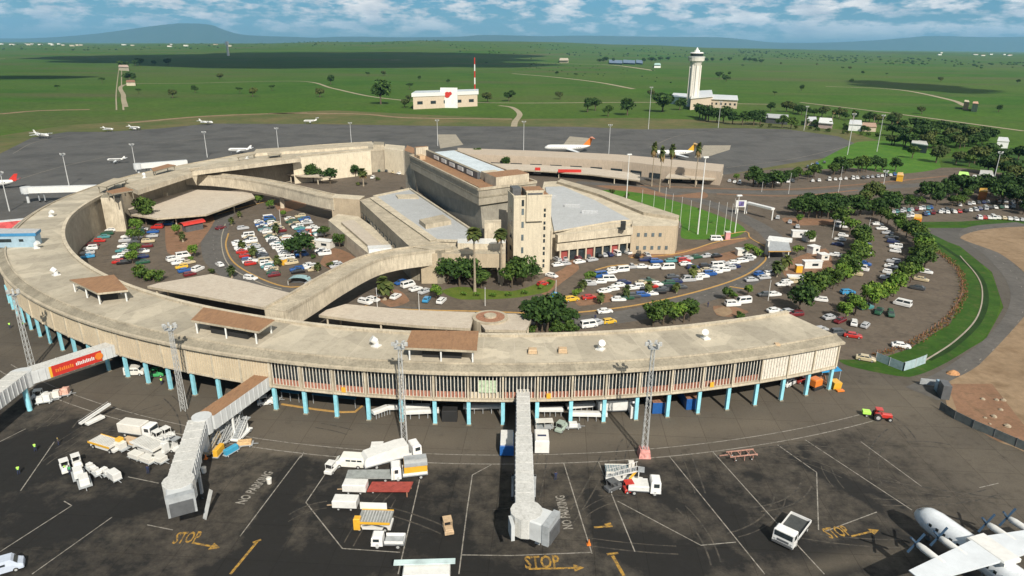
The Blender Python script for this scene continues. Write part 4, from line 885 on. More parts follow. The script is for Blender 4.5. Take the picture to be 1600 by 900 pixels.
for pp, n_, ds in R2: row(pp, n_, ds, orient='perp' if n_ > 4 else 12, fill=.92, wheels=False, jit=.4)
for nm, kd, col, p, a in (('white saloon car standing alone near the red brown hedge', S_, 'white', (1407, 543), -18), ('cream saloon car on the grass edge by the grey fence', S_, 'beige', (1352, 563), -25), ('bright blue estate car between the two tree rows', E_, 'light blue', (1324, 459), 10), ('bright red saloon car lowest in the lots behind the ring', S_, 'red', (1332, 527), -20), ('white estate car under the blue roofed lean to', E_, 'white', (1232, 601), 40)):
    q = G(*p); car(q.x, q.y, rad(a), kd, col, nm, None, wheels=True)
# far right lots, seen small
CARZ = .02
R3 = [([(1400, 340), (1430, 338), (1460, 334), (1485, 330)], 14, 'the front line of the far right lot'), ([(1395, 333), (1425, 329), (1455, 326)], 11, 'the middle line of the far right lot'), ([(1480, 333), (1510, 331), (1540, 327), (1580, 324)], 13, 'the line beyond the red soil strip'), ([(1530, 342), (1560, 342), (1595, 345)], 9, 'the roadside line at the photo edge'), ([(1500, 322), (1530, 318), (1565, 316), (1596, 320)], 12, 'the back line under the dark trees'),
      ([(1180, 287), (1210, 287), (1245, 284)], 9, 'the roadside left of the lamp masts'), ([(1270, 284), (1300, 282), (1335, 280), (1370, 277), (1398, 274)], 17, 'the roadside beyond the long red bank'), ([(1262, 262), (1275, 257), (1288, 255)], 4, 'the corner of the far apron'), ([(1140, 284), (1155, 287)], 3, 'the end of the rear wing'), ([(1215, 342), (1232, 348), (1245, 356)], 3, 'the site huts on the red bed')]
random.seed(21)
for pp, n_, ds in R3: row(pp, n_, ds, orient=70, fill=.92, far=True)
o = FARC['all'].build('distant_parked_cars', [CM[k] for k in CARC]+[glass]); struct(o, 'stuff'); tag(o, 'far off cars packed along the right hand road and the far right lot', 'cars')
print('cars', NCAR)
# ------------------------------------------------------------------ service vehicles near the stands
def V(name, p, a, label, cat, group=None, z=0): q = G(*p); return thing(name, (q.x, q.y, z), label, cat, rad(a), group)
def part(t, name, mat, fn): b = MB(); fn(b); return b.build(name, mat, t)
WH = TPL['saloon car'][2]
def wheels(t, xs, w, r=.4):
    for x in xs:
        for s in (-1, 1): o = link('wheel', WH, t); o.location = (x, s*w, r); o.scale = (r/.32,)*3
def truck(name, p, a, label, cat, L=7, w=2.3, cab=paint('cab_white', (.78, .78, .76)), box=None, boxh=2.2, boxmat=white, bed=greym, cabh=2.2, group=None):
    t = V(name, p, a, label, cat, group); part(t, 'chassis', dkgrey, lambda b: b.box((0, 0, .7), (L, w*.8, .3)))
    part(t, 'cab', [cab], lambda b: b.box((L/2-.85, 0, .55+cabh/2), (1.7, w, cabh), 0, 0, ch=.18, taper=.94)); part(t, 'windscreen', glass, lambda b: b.box((L/2-.03, 0, .55+cabh*.68), (.1, w*.84, cabh*.36)))
    part(t, 'side_window', glass, lambda b: b.box((L/2-.75, 0, .55+cabh*.68), (.9, w*.99, cabh*.32)))
    if box: part(t, 'cargo_box', [boxmat], lambda b: b.box((-.95, 0, .9+boxh/2), (L-2.0, w, boxh), 0, 0, ch=.08))
    else: part(t, 'load_bed', [bed, cab], lambda b: (b.box((-.95, 0, .95), (L-2.0, w, .2), 0, 0), [b.box((-.95, s*(w/2-.04), 1.25), (L-2.0, .08, .5), 0, 1) for s in (-1, 1)], b.box((-L/2+.1, 0, 1.25), (.08, w, .5), 0, 1)))
    part(t, 'bumper', dkgrey, lambda b: b.box((L/2+.06, 0, .62), (.14, w*.96, .28))); part(t, 'grille', dkgrey, lambda b: b.box((L/2+.01, 0, 1.15), (.06, w*.55, .35)))
    for s_ in (-1, 1): part(t, 'headlight', galv, lambda b: b.box((L/2+.02, s_*w*.38, 1.1), (.06, .28, .22)))
    if box: part(t, 'box_seams', greym, lambda b: b.box((-.95, 0, .95), (L-1.98, w+.04, .1)))
    wheels(t, (L*.32, -L*.3), w/2-.15, .45); return t
def van(p, a, label, mat=white, L=5, w=1.95, h=2.1):
    t = V('van', p, a, label, 'van'); part(t, 'body', [mat], lambda b: b.loft([[Vector((x, -ww, .35)), Vector((x, ww, .35)), Vector((x, ww, z*.6)), Vector((x, ww-.12, z)), Vector((x, -ww+.12, z)), Vector((x, -ww, z*.6))] for x, z, ww in ((-L/2, h-.06, w/2-.05), (-L/2+.1, h, w/2), (L/2-1.3, h, w/2), (L/2-.65, h*.62, w/2), (L/2-.08, h*.5, w/2-.06), (L/2, h*.4, w/2-.15))]))
    part(t, 'side_windows', glass, lambda b: [b.box((x, 0, h*.7), (.85, w*.985, .42)) for x in (-L/2+.75, -L/2+1.75, -L/2+2.75)]); part(t, 'windscreen', glass, lambda b: b.loft([[Vector((L/2-1.25, -.75, h-.1)), Vector((L/2-1.25, .75, h-.1))], [Vector((L/2-.66, -.85, h*.66)), Vector((L/2-.66, .85, h*.66))]], caps=False, closed=False))
    wheels(t, (L*.31, -L*.31), w/2-.1, .35); return t
def tug(p, a, label, mat=white, L=3, group=None, cat='baggage tractor'):
    t = V('baggage_tractor', p, a, label, cat, group); part(t, 'body', [mat], lambda b: (b.box((0, 0, .6), (L, 1.4, .6), 0, 0, ch=.1), b.box((L/2-.6, 0, 1.0), (1.0, 1.2, .35), 0, 0, ch=.1)))
    part(t, 'canopy', [mat], lambda b: (b.box((-.3, 0, 1.95), (1.5, 1.35, .08)), [b.box((-.3+sx*.7, sy*.6, 1.4), (.07, .07, 1.1)) for sx in (-1, 1) for sy in (-1, 1)])); part(t, 'seat', black, lambda b: (b.box((-.4, 0, .95), (.5, .9, .2)), b.box((-.65, 0, 1.2), (.12, .9, .5)))); wheels(t, (L*.3, -L*.3), .62, .3); return t
def cart(p, a, label, load=None, lm=None, group=None, L=3.0, w=1.6, cover=False, mat=greym):
    t = V('baggage_cart', p, a, label, 'baggage cart', group); part(t, 'deck', [mat], lambda b: (b.box((0, 0, .5), (L, w, .12)), b.beam((L/2, 0, .4), (L/2+.9, 0, .35), .1, .08)))
    if cover: part(t, 'roof', [lm or white], lambda b: (b.box((0, 0, 1.85), (L, w, .1), 0, 0), [b.box((sx*(L/2-.05), sy*(w/2-.05), 1.18), (.07, .07, 1.3)) for sx in (-1, 1) for sy in (-1, 1)], b.box((0, 0, 1.2), (.05, w, 1.2))))
    if load: part(t, 'load', [lm or white], lambda b: [b.box((x, y, .56+h/2), (l, ww, h), r_, 0, ch=.06) for x, y, l, ww, h, r_ in load])
    wheels(t, (L*.33, -L*.33), w/2-.15, .24); return t
def stairs(p, a, label, mat=white, H=2.8, L=6, truck_=True, group=None):
    t = V('passenger_stairs', p, a, label, 'passenger stairs', group)
    part(t, 'stair_flight', [mat, greym], lambda b: ([b.box((-L/2+.3+i*(L-1.6)/12, 0, .6+i*(H-.4)/12), ((L-1.6)/12+.02, 1.3, .12), 0, 1) for i in range(13)], [b.beam((-L/2+.2, s*.7, .45), (L/2-1.2, s*.7, H+.1), .08, .25) for s in (-1, 1)], b.box((L/2-.7, 0, H+.2), (1.4, 1.5, .12), 0, 1)))
    part(t, 'handrail', [mat], lambda b: [b.beam((-L/2+.2, s*.7, 1.4), (L/2-1.2, s*.7, H+1.15), .06, .08) for s in (-1, 1)]+[b.box((-L/2+.4+i*(L-1.8)/5, s*.7, 1.0+i*(H-.3)/5), (.06, .06, 1.0)) for s in (-1, 1) for i in range(6)])
    part(t, 'chassis', [mat], lambda b: (b.box((0, 0, .55), (L*.95, 1.8, .35), 0, 0, ch=.06), b.box((L/2-.9, 0, (H+.6)/2), (.15, 1.0, H-.6)), b.box((-.2, 0, (H+.6)/4), (.15, 1.0, H*.4)))); wheels(t, (L*.33, -L*.33), .8, .35); return t
def loader(p, a, label, mat=greym, trim=yel, L=6.5, w=2.6, h=1.5, h2=2.2):
    t = V('cargo_loader', p, a, label, 'cargo loader'); part(t, 'platform', [mat, galv], lambda b: (b.box((-.3, 0, h), (L-.6, w, .25), 0, 0), [b.box((-L/2+.3+i*.45, 0, h+.16), (.16, w*.85, .1), 0, 1) for i in range(int((L-1)/.45))]))
    [part(t, 'side_rail', [trim], lambda b: b.box((-.3, s*(w/2+.05), h+.05), (L-.6, .12, .35))) for s in (-1, 1)]; part(t, 'lift_arms', [dkgrey], lambda b: [b.beam((-L*.35, s*w*.35, .5), (L*.3, s*w*.35, h-.15), .14, .2) for s in (-1, 1)]+[b.beam((L*.3, s*w*.3, .5), (-L*.35, s*w*.3, h-.15), .14, .2) for s in (-1, 1)])
    part(t, 'chassis', [white], lambda b: b.box((0, 0, .5), (L, w*.8, .4), 0, 0)); part(t, 'operator_cab', [trim], lambda b: b.box((L/2-.5, w/2-.5, h2*.62), (1, 1, h2*.9), 0, 0, ch=.1)); wheels(t, (L*.35, -L*.35), w*.42, .4); return t
# left cluster by the bannered bridge
tug((64, 622), 20, 'white baggage tractor under the bannered passenger bridge'); 
for i, (p, a) in enumerate((((70, 630), 22), ((84, 624), 25), ((99, 619), 20))): cart(p, a, ['white loaded cart behind the tractor below the bannered bridge', 'middle loaded cart of the train below the bannered bridge', 'cart with pink and cream bags ending the train by the bannered bridge'][i], [(-.7, 0, 1.1, 1.3, 1.0, .1), (.6, .1, 1.2, 1.2, 1.3, -.1)], [white, offw, M('pink_bags', (.62, .36, .28), .7, .4, 2)][i])
V_ = V('belt_loader', (150, 657), 62, 'narrow white belt loader alone left of the parked carts', 'belt loader'); part(V_, 'belt', [white], lambda b: b.beam((-3, 0, .7), (3.2, 0, 2.0), .8, .25)); part(V_, 'chassis', [white], lambda b: b.box((-.5, -.5, .55), (3.4, 1.3, .5), 0, 0, ch=.08)); part(V_, 'rail', [galv], lambda b: [b.beam((-3, s*.45, 1.2), (3.2, s*.45, 2.5), .05, .06) for s in (-1, 1)]); wheels(V_, (1, -1.6), .7, .3)
tug((103, 735), -50, 'white baggage tractor heading the small white cart group'); tug((121, 727), -50, 'second white tractor just above the small white cart group')
for i, (p, a, ld) in enumerate((((124, 746), -52, 1), ((133, 758), -52, 1), ((143, 735), -40, 0), ((152, 742), -40, 0), ((166, 742), -40, 0), ((180, 750), -35, 1))):
    cart(p, a, ['big white covered cart in the middle of the cart group', 'lowest white cart of the left cart group', 'open white cart right of the covered one', 'fourth small white cart in the left cart group', 'fifth small white cart in the left cart group', 'rightmost white cart of the left cart group'][i], [(0, 0, 2.2, 1.4, 1.2, 0)] if ld else [(-.5, 0, .8, .8, .7, .3), (.6, .1, .7, .9, .6, 0)], white, 'white carts left of the middle bridge', L=2.6 if i > 1 else 3.4, w=1.4 if i > 1 else 2)
loader((168, 700), -22, 'yellow scissor cargo loader at the left end of the equipment row', offw, yel, 6, 2.6, 1.3)
cart((190, 703), -25, 'pink and white cart between the yellow loader and the white trailers', [(0, 0, 1.6, 1.3, 1.2, 0)], offw); truck('box_truck', (218, 680), -12, 'white box truck standing behind the equipment row', 'truck', 7, 2.4, box=True, boxh=1.9, boxmat=offw)
cart((205, 694), -18, 'flat grey dolly with brown load in the equipment row', [(0, 0, 3.0, 1.8, .5, 0)], tan, L=4.4, w=2.2); loader((236, 705), -28, 'pale cargo loader in the middle of the equipment row', offw, white, 7, 2.8, 1.6); stairs((262, 700), -22, 'white passenger stairs pushed against the middle bridge tunnel', H=2.4)
tug((249, 688), -30, 'white baggage tractor beside the middle bridge tunnel'); tug((262, 683), -30, 'small white tractor half behind the middle bridge tunnel')
for i, p in enumerate(((214, 717), (232, 723), (250, 722))): cart(p, -25, ['left white dolly of the lower equipment row', 'middle white dolly of the lower equipment row', 'right white dolly of the lower equipment row'][i], [(0, 0, 2.4, 1.5, .8, 0)], offw)
# right of the middle bridge
cart((366, 657), 10, 'white covered cart below the middle bridge corridor', None, white, cover=True, L=3.2)
for i, (p, a, mt) in enumerate((((350, 690), 80, galv), ((362, 684), 70, galv), ((378, 682), 80, white_m), ((335, 702), 75, M('tan_steel', (.40, .33, .22), .8, .3, 1)))): stairs(p, a, ['tall grey steel stairs right of the middle bridge', 'grey stairs leaning beside the blue stand', 'pale stairs at the right end of the stored group', 'tan rusty stairs next to the bridge shadow'][i], mt, H=2.6, L=5)
cart((343, 712), 85, 'narrow yellow frame trolley standing upright by the stairs', [(0, 0, 2.6, .8, 1.3, 0)], yel, L=3, w=1); cart((362, 710), 60, 'blue trolley right of the yellow frame', [(0, 0, 2.6, .8, 1.0, 0)], aqua, L=3, w=1); cart((383, 697), 10, 'low orange and white trolley at the right of the stored stairs', [(0, 0, 2.4, 1.2, .6, 0)], M('pale_orange', (.60, .40, .2), .7, .3, 2))
# centre group
van((548, 727), 175, 'white minibus van with dark windows beside the white belt truck', paint('van_cream', (.78, .77, .70)), L=5.4, w=2.1, h=2.2)
tug((519, 736), 75, 'little white tractor left of the minibus van'); cart((590, 706), 5, 'white hooded trolley behind the minibus van', [(0, 0, 2.2, 1.5, 1.2, 0)], white)
t = truck('catering_truck', (612, 720), 28, 'large white truck with sloping white body beside the mast', 'truck', 10.5, 2.9, box=False, cabh=2.0)
part(t, 'sloping_body', [white], lambda b: b.loft([[Vector((x, -1.45, 1.0)), Vector((x, 1.45, 1.0)), Vector((x, 1.35, z)), Vector((x, -1.35, z))] for x, z in ((-5.1, 2.2), (-4.6, 2.8), (1.0, 3.3), (2.8, 3.2))]))
t = V('flat_trailer', (580, 748), 2, 'long flat grey trailer below the minibus van', 'trailer'); part(t, 'deck', [M('grey_planks', (.27, .29, .28), .8, .25, 1)], lambda b: b.box((0, 0, .9), (8.2, 2.4, .25))); part(t, 'headboard', [offw], lambda b: b.box((4.1, 0, 1.5), (.3, 2.6, 1.8))); part(t, 'frame', [dkgrey], lambda b: b.box((0, 0, .6), (8, 1.2, .3))); wheels(t, (-2.6, -1.7, 2.6), 1.0, .38)
t = truck('catering_truck', (640, 744), -168, 'white truck carrying a big yellow and grey hopper body', 'truck', 6.2, 2.7, box=False); part(t, 'hopper', [yel], lambda b: b.loft([[Vector((x, -1.3, 1.1)), Vector((x, 1.3, 1.1)), Vector((x, 1.3, z)), Vector((x, -1.3, z))] for x, z in ((-3, 2.6), (.9, 3.0))])); part(t, 'hopper_top', [greym, galv], lambda b: (b.box((-1.1, 0, 3.0), (3.9, 2.8, .5), 0, 0), b.box((-1.1, .9, 3.5), (3.9, .3, .5), 0, 1)))
t = V('loading_ramp', (610, 767), -8, 'dark red sloping loading ramp lying beneath the yellow truck', 'ramp'); part(t, 'deck', [M('dull_red_plate', (.33, .06, .045), .7, .3, 1.5)], lambda b: b.loft([[Vector((x, -1.3, z-.2)), Vector((x, 1.3, z-.2)), Vector((x, 1.3, z)), Vector((x, -1.3, z))] for x, z in ((-3.6, .5), (3.6, 1.3))])); part(t, 'legs', [rust], lambda b: [b.box((3.2, s*1.1, .5), (.2, .15, 1.0)) for s in (-1, 1)]); wheels(t, (-2.6,), 1.1, .25)
for p, lb in (((556, 768), 'upper of two plain white box trailers'), ((541, 793), 'lower of two plain white box trailers, with tow bar')):
    t = V('box_trailer', p, 178, lb, 'trailer', 'plain white box trailers'); part(t, 'box', [white], lambda b: b.box((0, 0, 1.25), (3.9, 1.9, 1.3), 0, 0, ch=.1)); part(t, 'tow_bar', [tan], lambda b: b.beam((1.9, 0, .4), (3.1, 0, .3), .12, .1)); wheels(t, (-1.0, 1.0), .8, .3)
t = loader((585, 822), 178, 'grey cargo loader with yellow side bars and a white rear panel', M('grey_deck', (.24, .25, .24), .7, .3, 1), yel, 5.6, 3.0, 1.7); part(t, 'rear_panel', [white], lambda b: b.box((.4, -1.7, 2.4), (4.2, .15, 1.2))); 
t = truck('pickup_truck', (608, 852), 180, 'white open pickup with blue tinted cab near the stand line', 'pickup truck', 4.9, 1.9, box=False, cabh=1.5)
t = V('coach', (664, 914), 3, 'white apron bus at the lower edge with a long pale roof bar', 'bus'); part(t, 'body', [white], lambda b: b.box((.3, 0, 1.6), (6.4, 2.6, 2.4), 0, 0, ch=.15)); part(t, 'side_windows', [glass], lambda b: [b.box((x, 0, 2.0), (1.3, 2.63, .7)) for x in (-1.8, -.2, 1.4)]); part(t, 'roof_bar', [M('teal_white_panel', (.50, .62, .62), .5, .2, .5)], lambda b: b.box((0, .9, 3.15), (8.4, .9, .2))); wheels(t, (2, -2), 1.15, .45)
tug((700, 829), -75, 'small tan and white tractor alone in the empty middle stand', tan, 2.8, cat='tractor'); 
# near the third bridge and under the ring
t = V('apron_bus', (846, 700), 90, 'white apron bus with blue stripe right of the straight bridge', 'bus'); part(t, 'body', [white], lambda b: b.box((0, 0, 1.55), (4.2, 2.6, 2.5), 0, 0, ch=.15)); part(t, 'roof_stripe', [navy], lambda b: b.box((-.2, 0, 2.82), (.5, 1.6, .05))); wheels(t, (1.4, -1.4), 1.15, .42)
t = V('apron_bus', (792, 702), 90, 'blue and white apron bus in the shadow left of the straight bridge', 'bus'); part(t, 'body', [bluep], lambda b: b.box((0, 0, 1.3), (5, 2.5, 2.0), 0, 0, ch=.15)); part(t, 'roof', [white], lambda b: b.box((0, 0, 2.5), (4.6, 2.3, .4))); wheels(t, (1.4, -1.4), 1.1, .42)
cart((850, 670), 5, 'cream covered cart just right of the straight bridge under the ring', None, offw, cover=True, L=3.4); tug((877, 672), 60, 'grey green tractor between two carts under the ring', M('sage_paint', (.35, .42, .36), .5)); cart((895, 669), 5, 'small white cart by the pale blue columns', [(0, 0, 1.6, 1.2, .7, 0)], white)
van((212, 585), 5, 'cream van parked among the columns right of the banner', offw, L=4.2); tug((246, 588), 10, 'green tractor behind the columns near the cream van', greenp); tug((415, 632), 20, 'white tractor beneath the middle bridge corridor root'); t = cart((427, 627), 0, 'white cart behind the fourth bay column', [(0, 0, 1.8, 1.2, .7, 0)], white)
# long white baggage conveyors and blue awnings under the ring
def conveyor(pa, pb, label, mat=white, w=1.6, z=1.1, h=.7, grp='long white conveyors under the ring'):
    A, B_ = G(*pa), G(*pb); L = (B_-A).length; a = math.atan2((B_-A).y, (B_-A).x); c = (A+B_)/2; t = thing('baggage_conveyor', (c.x, c.y, 0), label, 'conveyor', a, grp); part(t, 'hood', [mat], lambda b: b.loft([[Vector((x, -w/2, z)), Vector((x, w/2, z)), Vector((x, w/2, z+h*.7)), Vector((x, w/4, z+h)), Vector((x, -w/4, z+h)), Vector((x, -w/2, z+h*.7))] for x in (-L/2, L/2)]))
    part(t, 'legs', [greym], lambda b: [b.box((x, s*w*.4, z/2), (.12, .12, z)) for x in [-L/2+.5+(L-1)*i/4 for i in range(5)] for s in (-1, 1)])
conveyor((582, 654), (606, 645), 'bent left end of the white baggage conveyor'); conveyor((606, 645), (672, 644), 'upper white conveyor left of the first tall mast column'); conveyor((624, 653), (686, 650), 'lower white conveyor crossing the mast column'); conveyor((724, 644), (785, 643), 'white conveyor left of the straight bridge'); conveyor((838, 648), (880, 648), 'white conveyor just right of the straight bridge'); conveyor((885, 644), (928, 640), 'upper white conveyor in the bay before the truck'); conveyor((888, 655), (948, 656), 'lower white conveyor ending at the bay before the truck')
truck('box_truck', (962, 643), 5, 'white box truck with two dark vents parked under the ring', 'truck', 8, 2.4, box=True, boxh=2.2)
t = V('skip', (990, 652), 0, 'plain white upright cabinet beside the white truck', 'cabinet'); part(t, 'body', [white], lambda b: b.box((0, 0, 1.3), (1.5, 1.2, 2.6), 0, 0, ch=.05))
t = V('pump_house', (703, 655), 0, 'black square cabinet between the white conveyors', 'cabinet'); part(t, 'body', [black], lambda b: b.box((0, 0, 1.2), (3, 2, 2.4), 0, 0, ch=.1))
for p, lb in (((1025, 640), 'blue cargo container partly behind the tall mast'), ((1077, 634), 'blue cargo container with rusty roof one bay from the mast')):
    t = V('cargo_container', p, 4, lb, 'container', 'blue containers under the ring'); part(t, 'walls', [bluep], lambda b: (b.box((0, 1.3, 1.3), (2.5, 6, 2.5), 0, 0), [b.box((-1.1+i*.27, -1.73, 1.3), (.1, .06, 2.3)) for i in range(9)])); part(t, 'roof', [rust], lambda b: b.box((0, 1.3, 2.58), (2.55, 6.05, .06)))
for pa, pb, lb in (((432, 622), (462, 626), 'left blue awning behind the columns'), ((482, 627), (552, 635), 'long blue awning behind the columns left of the conveyors'), ((640, 634), (672, 636), 'dim blue awning behind the white conveyors')):
    A, B_ = G(*pa, 2.2), G(*pb, 2.2); c = (A+B_)/2+Vector((0, 4.2, 0)); t = thing('awning', (c.x, c.y, 0), lb, 'awning', math.atan2((B_-A).y, (B_-A).x), 'blue awnings under the ring'); L = (B_-A).length
    part(t, 'sheet', [paint('shade_darkened_blue_sheet', (.02, .13, .24))], lambda b: b.loft([[Vector((x, -1.2, 2.0)), Vector((x, 1.4, 2.7)), Vector((x, 1.4, 2.76)), Vector((x, -1.2, 2.06))] for x in (-L/2, L/2)])); part(t, 'posts', [greym], lambda b: [b.box((x, -1.1, 1.0), (.1, .1, 2.0)) for x in (-L/2+.2, 0, L/2-.2)])  # awning blue is darkened, with the shade of the ring in its colour
ribbon('kerb', [(440, 632), (500, 641), (545, 645), (562, 641), (566, 635)], .4, .0, KERB, h=.2)
# right end of the ring
t = V('awning', (1288, 590), 12, 'bright blue lean to roof at the right end of the ring', 'awning'); part(t, 'sheet', [M('blue_tarpaulin', (.02, .25, .52), .6)], lambda b: b.loft([[Vector((-2.4, y, z)), Vector((2.6, y, z)), Vector((2.6, y, z+.08)), Vector((-2.4, y, z+.08))] for y, z in ((-2, 2.4), (2, 3.0))])); part(t, 'posts', [greym], lambda b: [b.box((x, y, 1.2), (.12, .12, 2.4)) for x in (-2.2, 2.4) for y in (-1.8, 1.8)])
t = V('skip', (1304, 606), 8, 'yellow skip beside the blue lean to', 'skip'); part(t, 'body', [yel], lambda b: b.loft([[Vector((x, -.9, .15)), Vector((x, .9, .15)), Vector((x, 1.1, 1.7)), Vector((x, -1.1, 1.7))] for x in (-.9, .9)])); part(t, 'lip', [orange], lambda b: b.box((.2, -1.7, .25), (1.6, .8, .3)))
t = V('excavator', (1272, 606), 30, 'orange and brown digger parked under the end of the ring', 'digger'); part(t, 'cab', [orange], lambda b: b.box((0, 0, 1.6), (2.4, 2.0, 1.6), 0, 0, ch=.2)); part(t, 'tracks', [black], lambda b: [b.box((0, s*.9, .4), (3.0, .5, .8), 0, 0, ch=.2) for s in (-1, 1)]); part(t, 'boom', [rust], lambda b: (b.beam((1, 0, 1.2), (2.8, 0, 2.4), .35, .4), b.beam((2.8, 0, 2.4), (3.6, 0, .8), .3, .3), b.box((3.7, 0, .5), (.7, .9, .6))))
tug((1250, 597), 30, 'dull red tractor behind the right end columns', paint('dull_red', (.3, .03, .02)), cat='tractor')
t = V('tractor', (1376, 655), -14, 'red farm tractor driving alone on the open apron', 'tractor'); part(t, 'bonnet', [redp], lambda b: b.box((.9, 0, 1.0), (2.0, .9, .8), 0, 0, ch=.12)); part(t, 'cab', [redp], lambda b: (b.box((-.6, 0, .9), (1.2, 1.3, .7), 0, 0, ch=.1), b.box((-.6, 0, 2.3), (1.3, 1.3, .1)), [b.box((-.6+sx*.55, sy*.55, 1.75), (.08, .08, 1.1)) for sx in (-1, 1) for sy in (-1, 1)])); wheels(t, (-.8,), .85, .75); wheels(t, (1.5,), .7, .45)
t = V('trailer', (1366, 651), -14, 'little green and white trailer behind the red tractor', 'trailer'); part(t, 'body', [limep], lambda b: b.box((-1.6, 0, .9), (1.5, 1.2, .6), 0, 0, ch=.05)); wheels(t, (-1.6,), .6, .3)
# stairs truck group right of the straight bridge
t = stairs((975, 752), -12, 'white passenger stairs truck on the line of the right stand', H=2.6, L=6.5); t = truck('service_truck', (1005, 768), -4, 'white flat truck at the lower right of the stairs truck', 'truck', 5.4, 2.5, box=True, boxh=.9); loader((968, 742), 0, 'grey low loader behind the white stairs truck', M('blue_grey_deck', (.22, .28, .30), .7, .2, 1), offw, 5, 2.2, 1.2)
t = V('towbar_trolley', (990, 757), 50, 'short yellow tow bar leaning on the stairs truck', 'tow bar'); part(t, 'bar', [yel], lambda b: b.beam((-1.6, 0, 1.8), (1.6, 0, 2.5), .3, .25)); tug((958, 765), 30, 'dark tractor with yellow trim left of the stairs truck', dkgrey); tug((984, 768), 10, 'red fronted tractor below the stairs truck', redp, 2.2)
t = V('engine_stand', (1158, 716), 8, 'rusty red tow bar trolleys standing on the right stands', 'trolley'); part(t, 'frame', [M('pale_rust', (.40, .22, .17), .8, .3, 2)], lambda b: ([b.beam((-2.6, y, .9), (2.6, y, 1.1), .18, .18) for y in (-.8, .8)], [b.beam((x, -.9, .95), (x, .9, .95), .15, .15) for x in (-2.4, -.5, 1.2, 2.5)], [b.box((x, y, .45), (.12, .12, .9)) for x in (-1.6, .2, 1.8) for y in (-.8, .8)], b.beam((-2.6, 0, .9), (-4.0, .4, .5), .15, .15))); wheels(t, (-1.4, 1.6), .8, .25)
TA, TB = G(1256, 806), G(1216, 858)
truck('flatbed_truck', (1236, 836), math.degrees(math.atan2((TB-TA).y, (TB-TA).x)), 'white lorry with dark open load bed on the right hand stand', 'lorry', 7.4, 3.2, box=False, bed=M('dark_bed', (.05, .055, .055), .8, .3, 1), cabh=2.3)
for p, lb in (((920, 851), 'orange red cone at the corner of the stand beside the straight bridge'), ((322, 717), 'red cone beside the middle bridge shadow')):
    q = G(*p); b = MB(); b.box((0, 0, .04), (.6, .6, .08)); b.cyl((0, 0, .08), (0, 0, .95), .24, .05, n=10); o = b.build('traffic_cone', orange); o.location = q; tag(o, lb, 'cone')
for p, a, lb in (((421, 755), 20, 'cream bin on the lettering right of the middle bridge'), ((319, 738), 0, 'small white bin right of the middle bridge cab')):
    q = G(*p); b = MB(); b.cyl((0, 0, 0), (0, 0, 1.0), .38, .45, n=12); b.cyl((0, 0, 1.0), (0, 0, 1.12), .48, .3, n=12); o = b.build('bin', offw); o.location = q; tag(o, lb, 'bin')
van((5, 893), 30, 'blue and white van cut by the left edge of the photo', paint('blue_white', (.5, .56, .66)), L=5.2)
# ------------------------------------------------------------------ passenger bridges
def tunnel(t, a, b_, w, h, mat, mt, name='tunnel', ribs=0, O=None):
    m = MB(); m.beam(a-O, b_-O, w, h, 0, 1)
    if 1:
        d = (b_-a); L = d.length; d.normalize(); q = Vector((-d.y, d.x, 0))
        for i in range(int(L/1.3)):
            c = a+d*(.6+i*1.3)-O
            for s in (-1, 1): cc = c+q*s*(w/2+.03); m.box((cc.x, cc.y, cc.z+h/2), (.14, .14, h-.1), math.atan2(d.y, d.x))
        for i in range(int(L/2.6)): cc = a+d*(1.2+i*2.6)-O; m.box((cc.x, cc.y, cc.z+h+.03), (.12, w, .07), math.atan2(d.y, d.x), 1)
    m.build(name, [mat, mt], t)
def legs(t, p, w, z, O, mat=greym):
    m = MB(); q = p-O
    for s in (-1, 1): m.box((q.x+s*w, q.y, z/2), (.35, .45, z))
    m.box((q.x, q.y, z-.2), (2*w+.4, .5, .4)); m.build('support_frame', mat, t); m = MB()
    for s in (-1, 1): m.cyl((q.x+s*w-.2, q.y, .45), (q.x+s*w+.2, q.y, .45), .45, n=12)
    m.build('wheel_bogie', black, t)
def rot(t, p, r, z0, h, O, mat=white_m):
    m = MB(); q = p-O; m.cyl((q.x, q.y, z0), (q.x, q.y, z0+h), r, n=14); m.cyl((q.x, q.y, 0), (q.x, q.y, z0), .6, n=10); m.build('rotunda', mat, t)
bw = M('bridge_white', (.54, .56, .56), .5, .1, .5); bwr = stained('bridge_roof_white', (.60, .60, .57), (.40, .40, .37), amt=.5)
# A: bannered bridge
a0 = G(182, 535, 7.5); a1 = G(32, 583, 7.5); a2 = G(-60, 655, 7.2)
for v in (a0, a1, a2): v.z = 5.0
t = thing('passenger_bridge', (a1.x, a1.y, 0), 'white passenger bridge at the left carrying the long red banner', 'passenger bridge'); O3 = t.location.copy()
tunnel(t, a0, a1, 3.0, 2.7, bw, bwr, O=O3); tunnel(t, a1, a2, 3.4, 2.9, bw, bwr, 'outer_tunnel', O=O3); rot(t, a1, 2.0, 4.7, 3.1, O3, bw)
m = MB(); q = a1.lerp(a2, .06)-O3; m.cyl((q.x+1.2, q.y-.6, 0), (q.x+1.2, q.y-.6, 4.9), .45, n=12); m.build('support_column', cyanp, t)
d = (a1-a0).normalized(); qn = Vector((-d.y, d.x, 0)); 
if qn.x < 0: qn = -qn
L_ = (a1-a0).length; s0, s1 = a0.lerp(a1, .22), a0.lerp(a1, .74)
def banner(nm, sa, sb, z0, z1, mat, off):
    m = MB(); A = sa+qn*(1.5+off)-O3; B_ = sb+qn*(1.5+off)-O3; m.add([(A.x, A.y, z0), (B_.x, B_.y, z0), (B_.x, B_.y, z1), (A.x, A.y, z1)], [(0, 1, 2, 3)]); return m.build(nm, mat, t)
banner('banner', s0, s1, 5.15, 7.55, redp, .14); banner('banner_end', a0.lerp(a1, .74), a0.lerp(a1, .765), 5.15, 7.55, yel, .15)
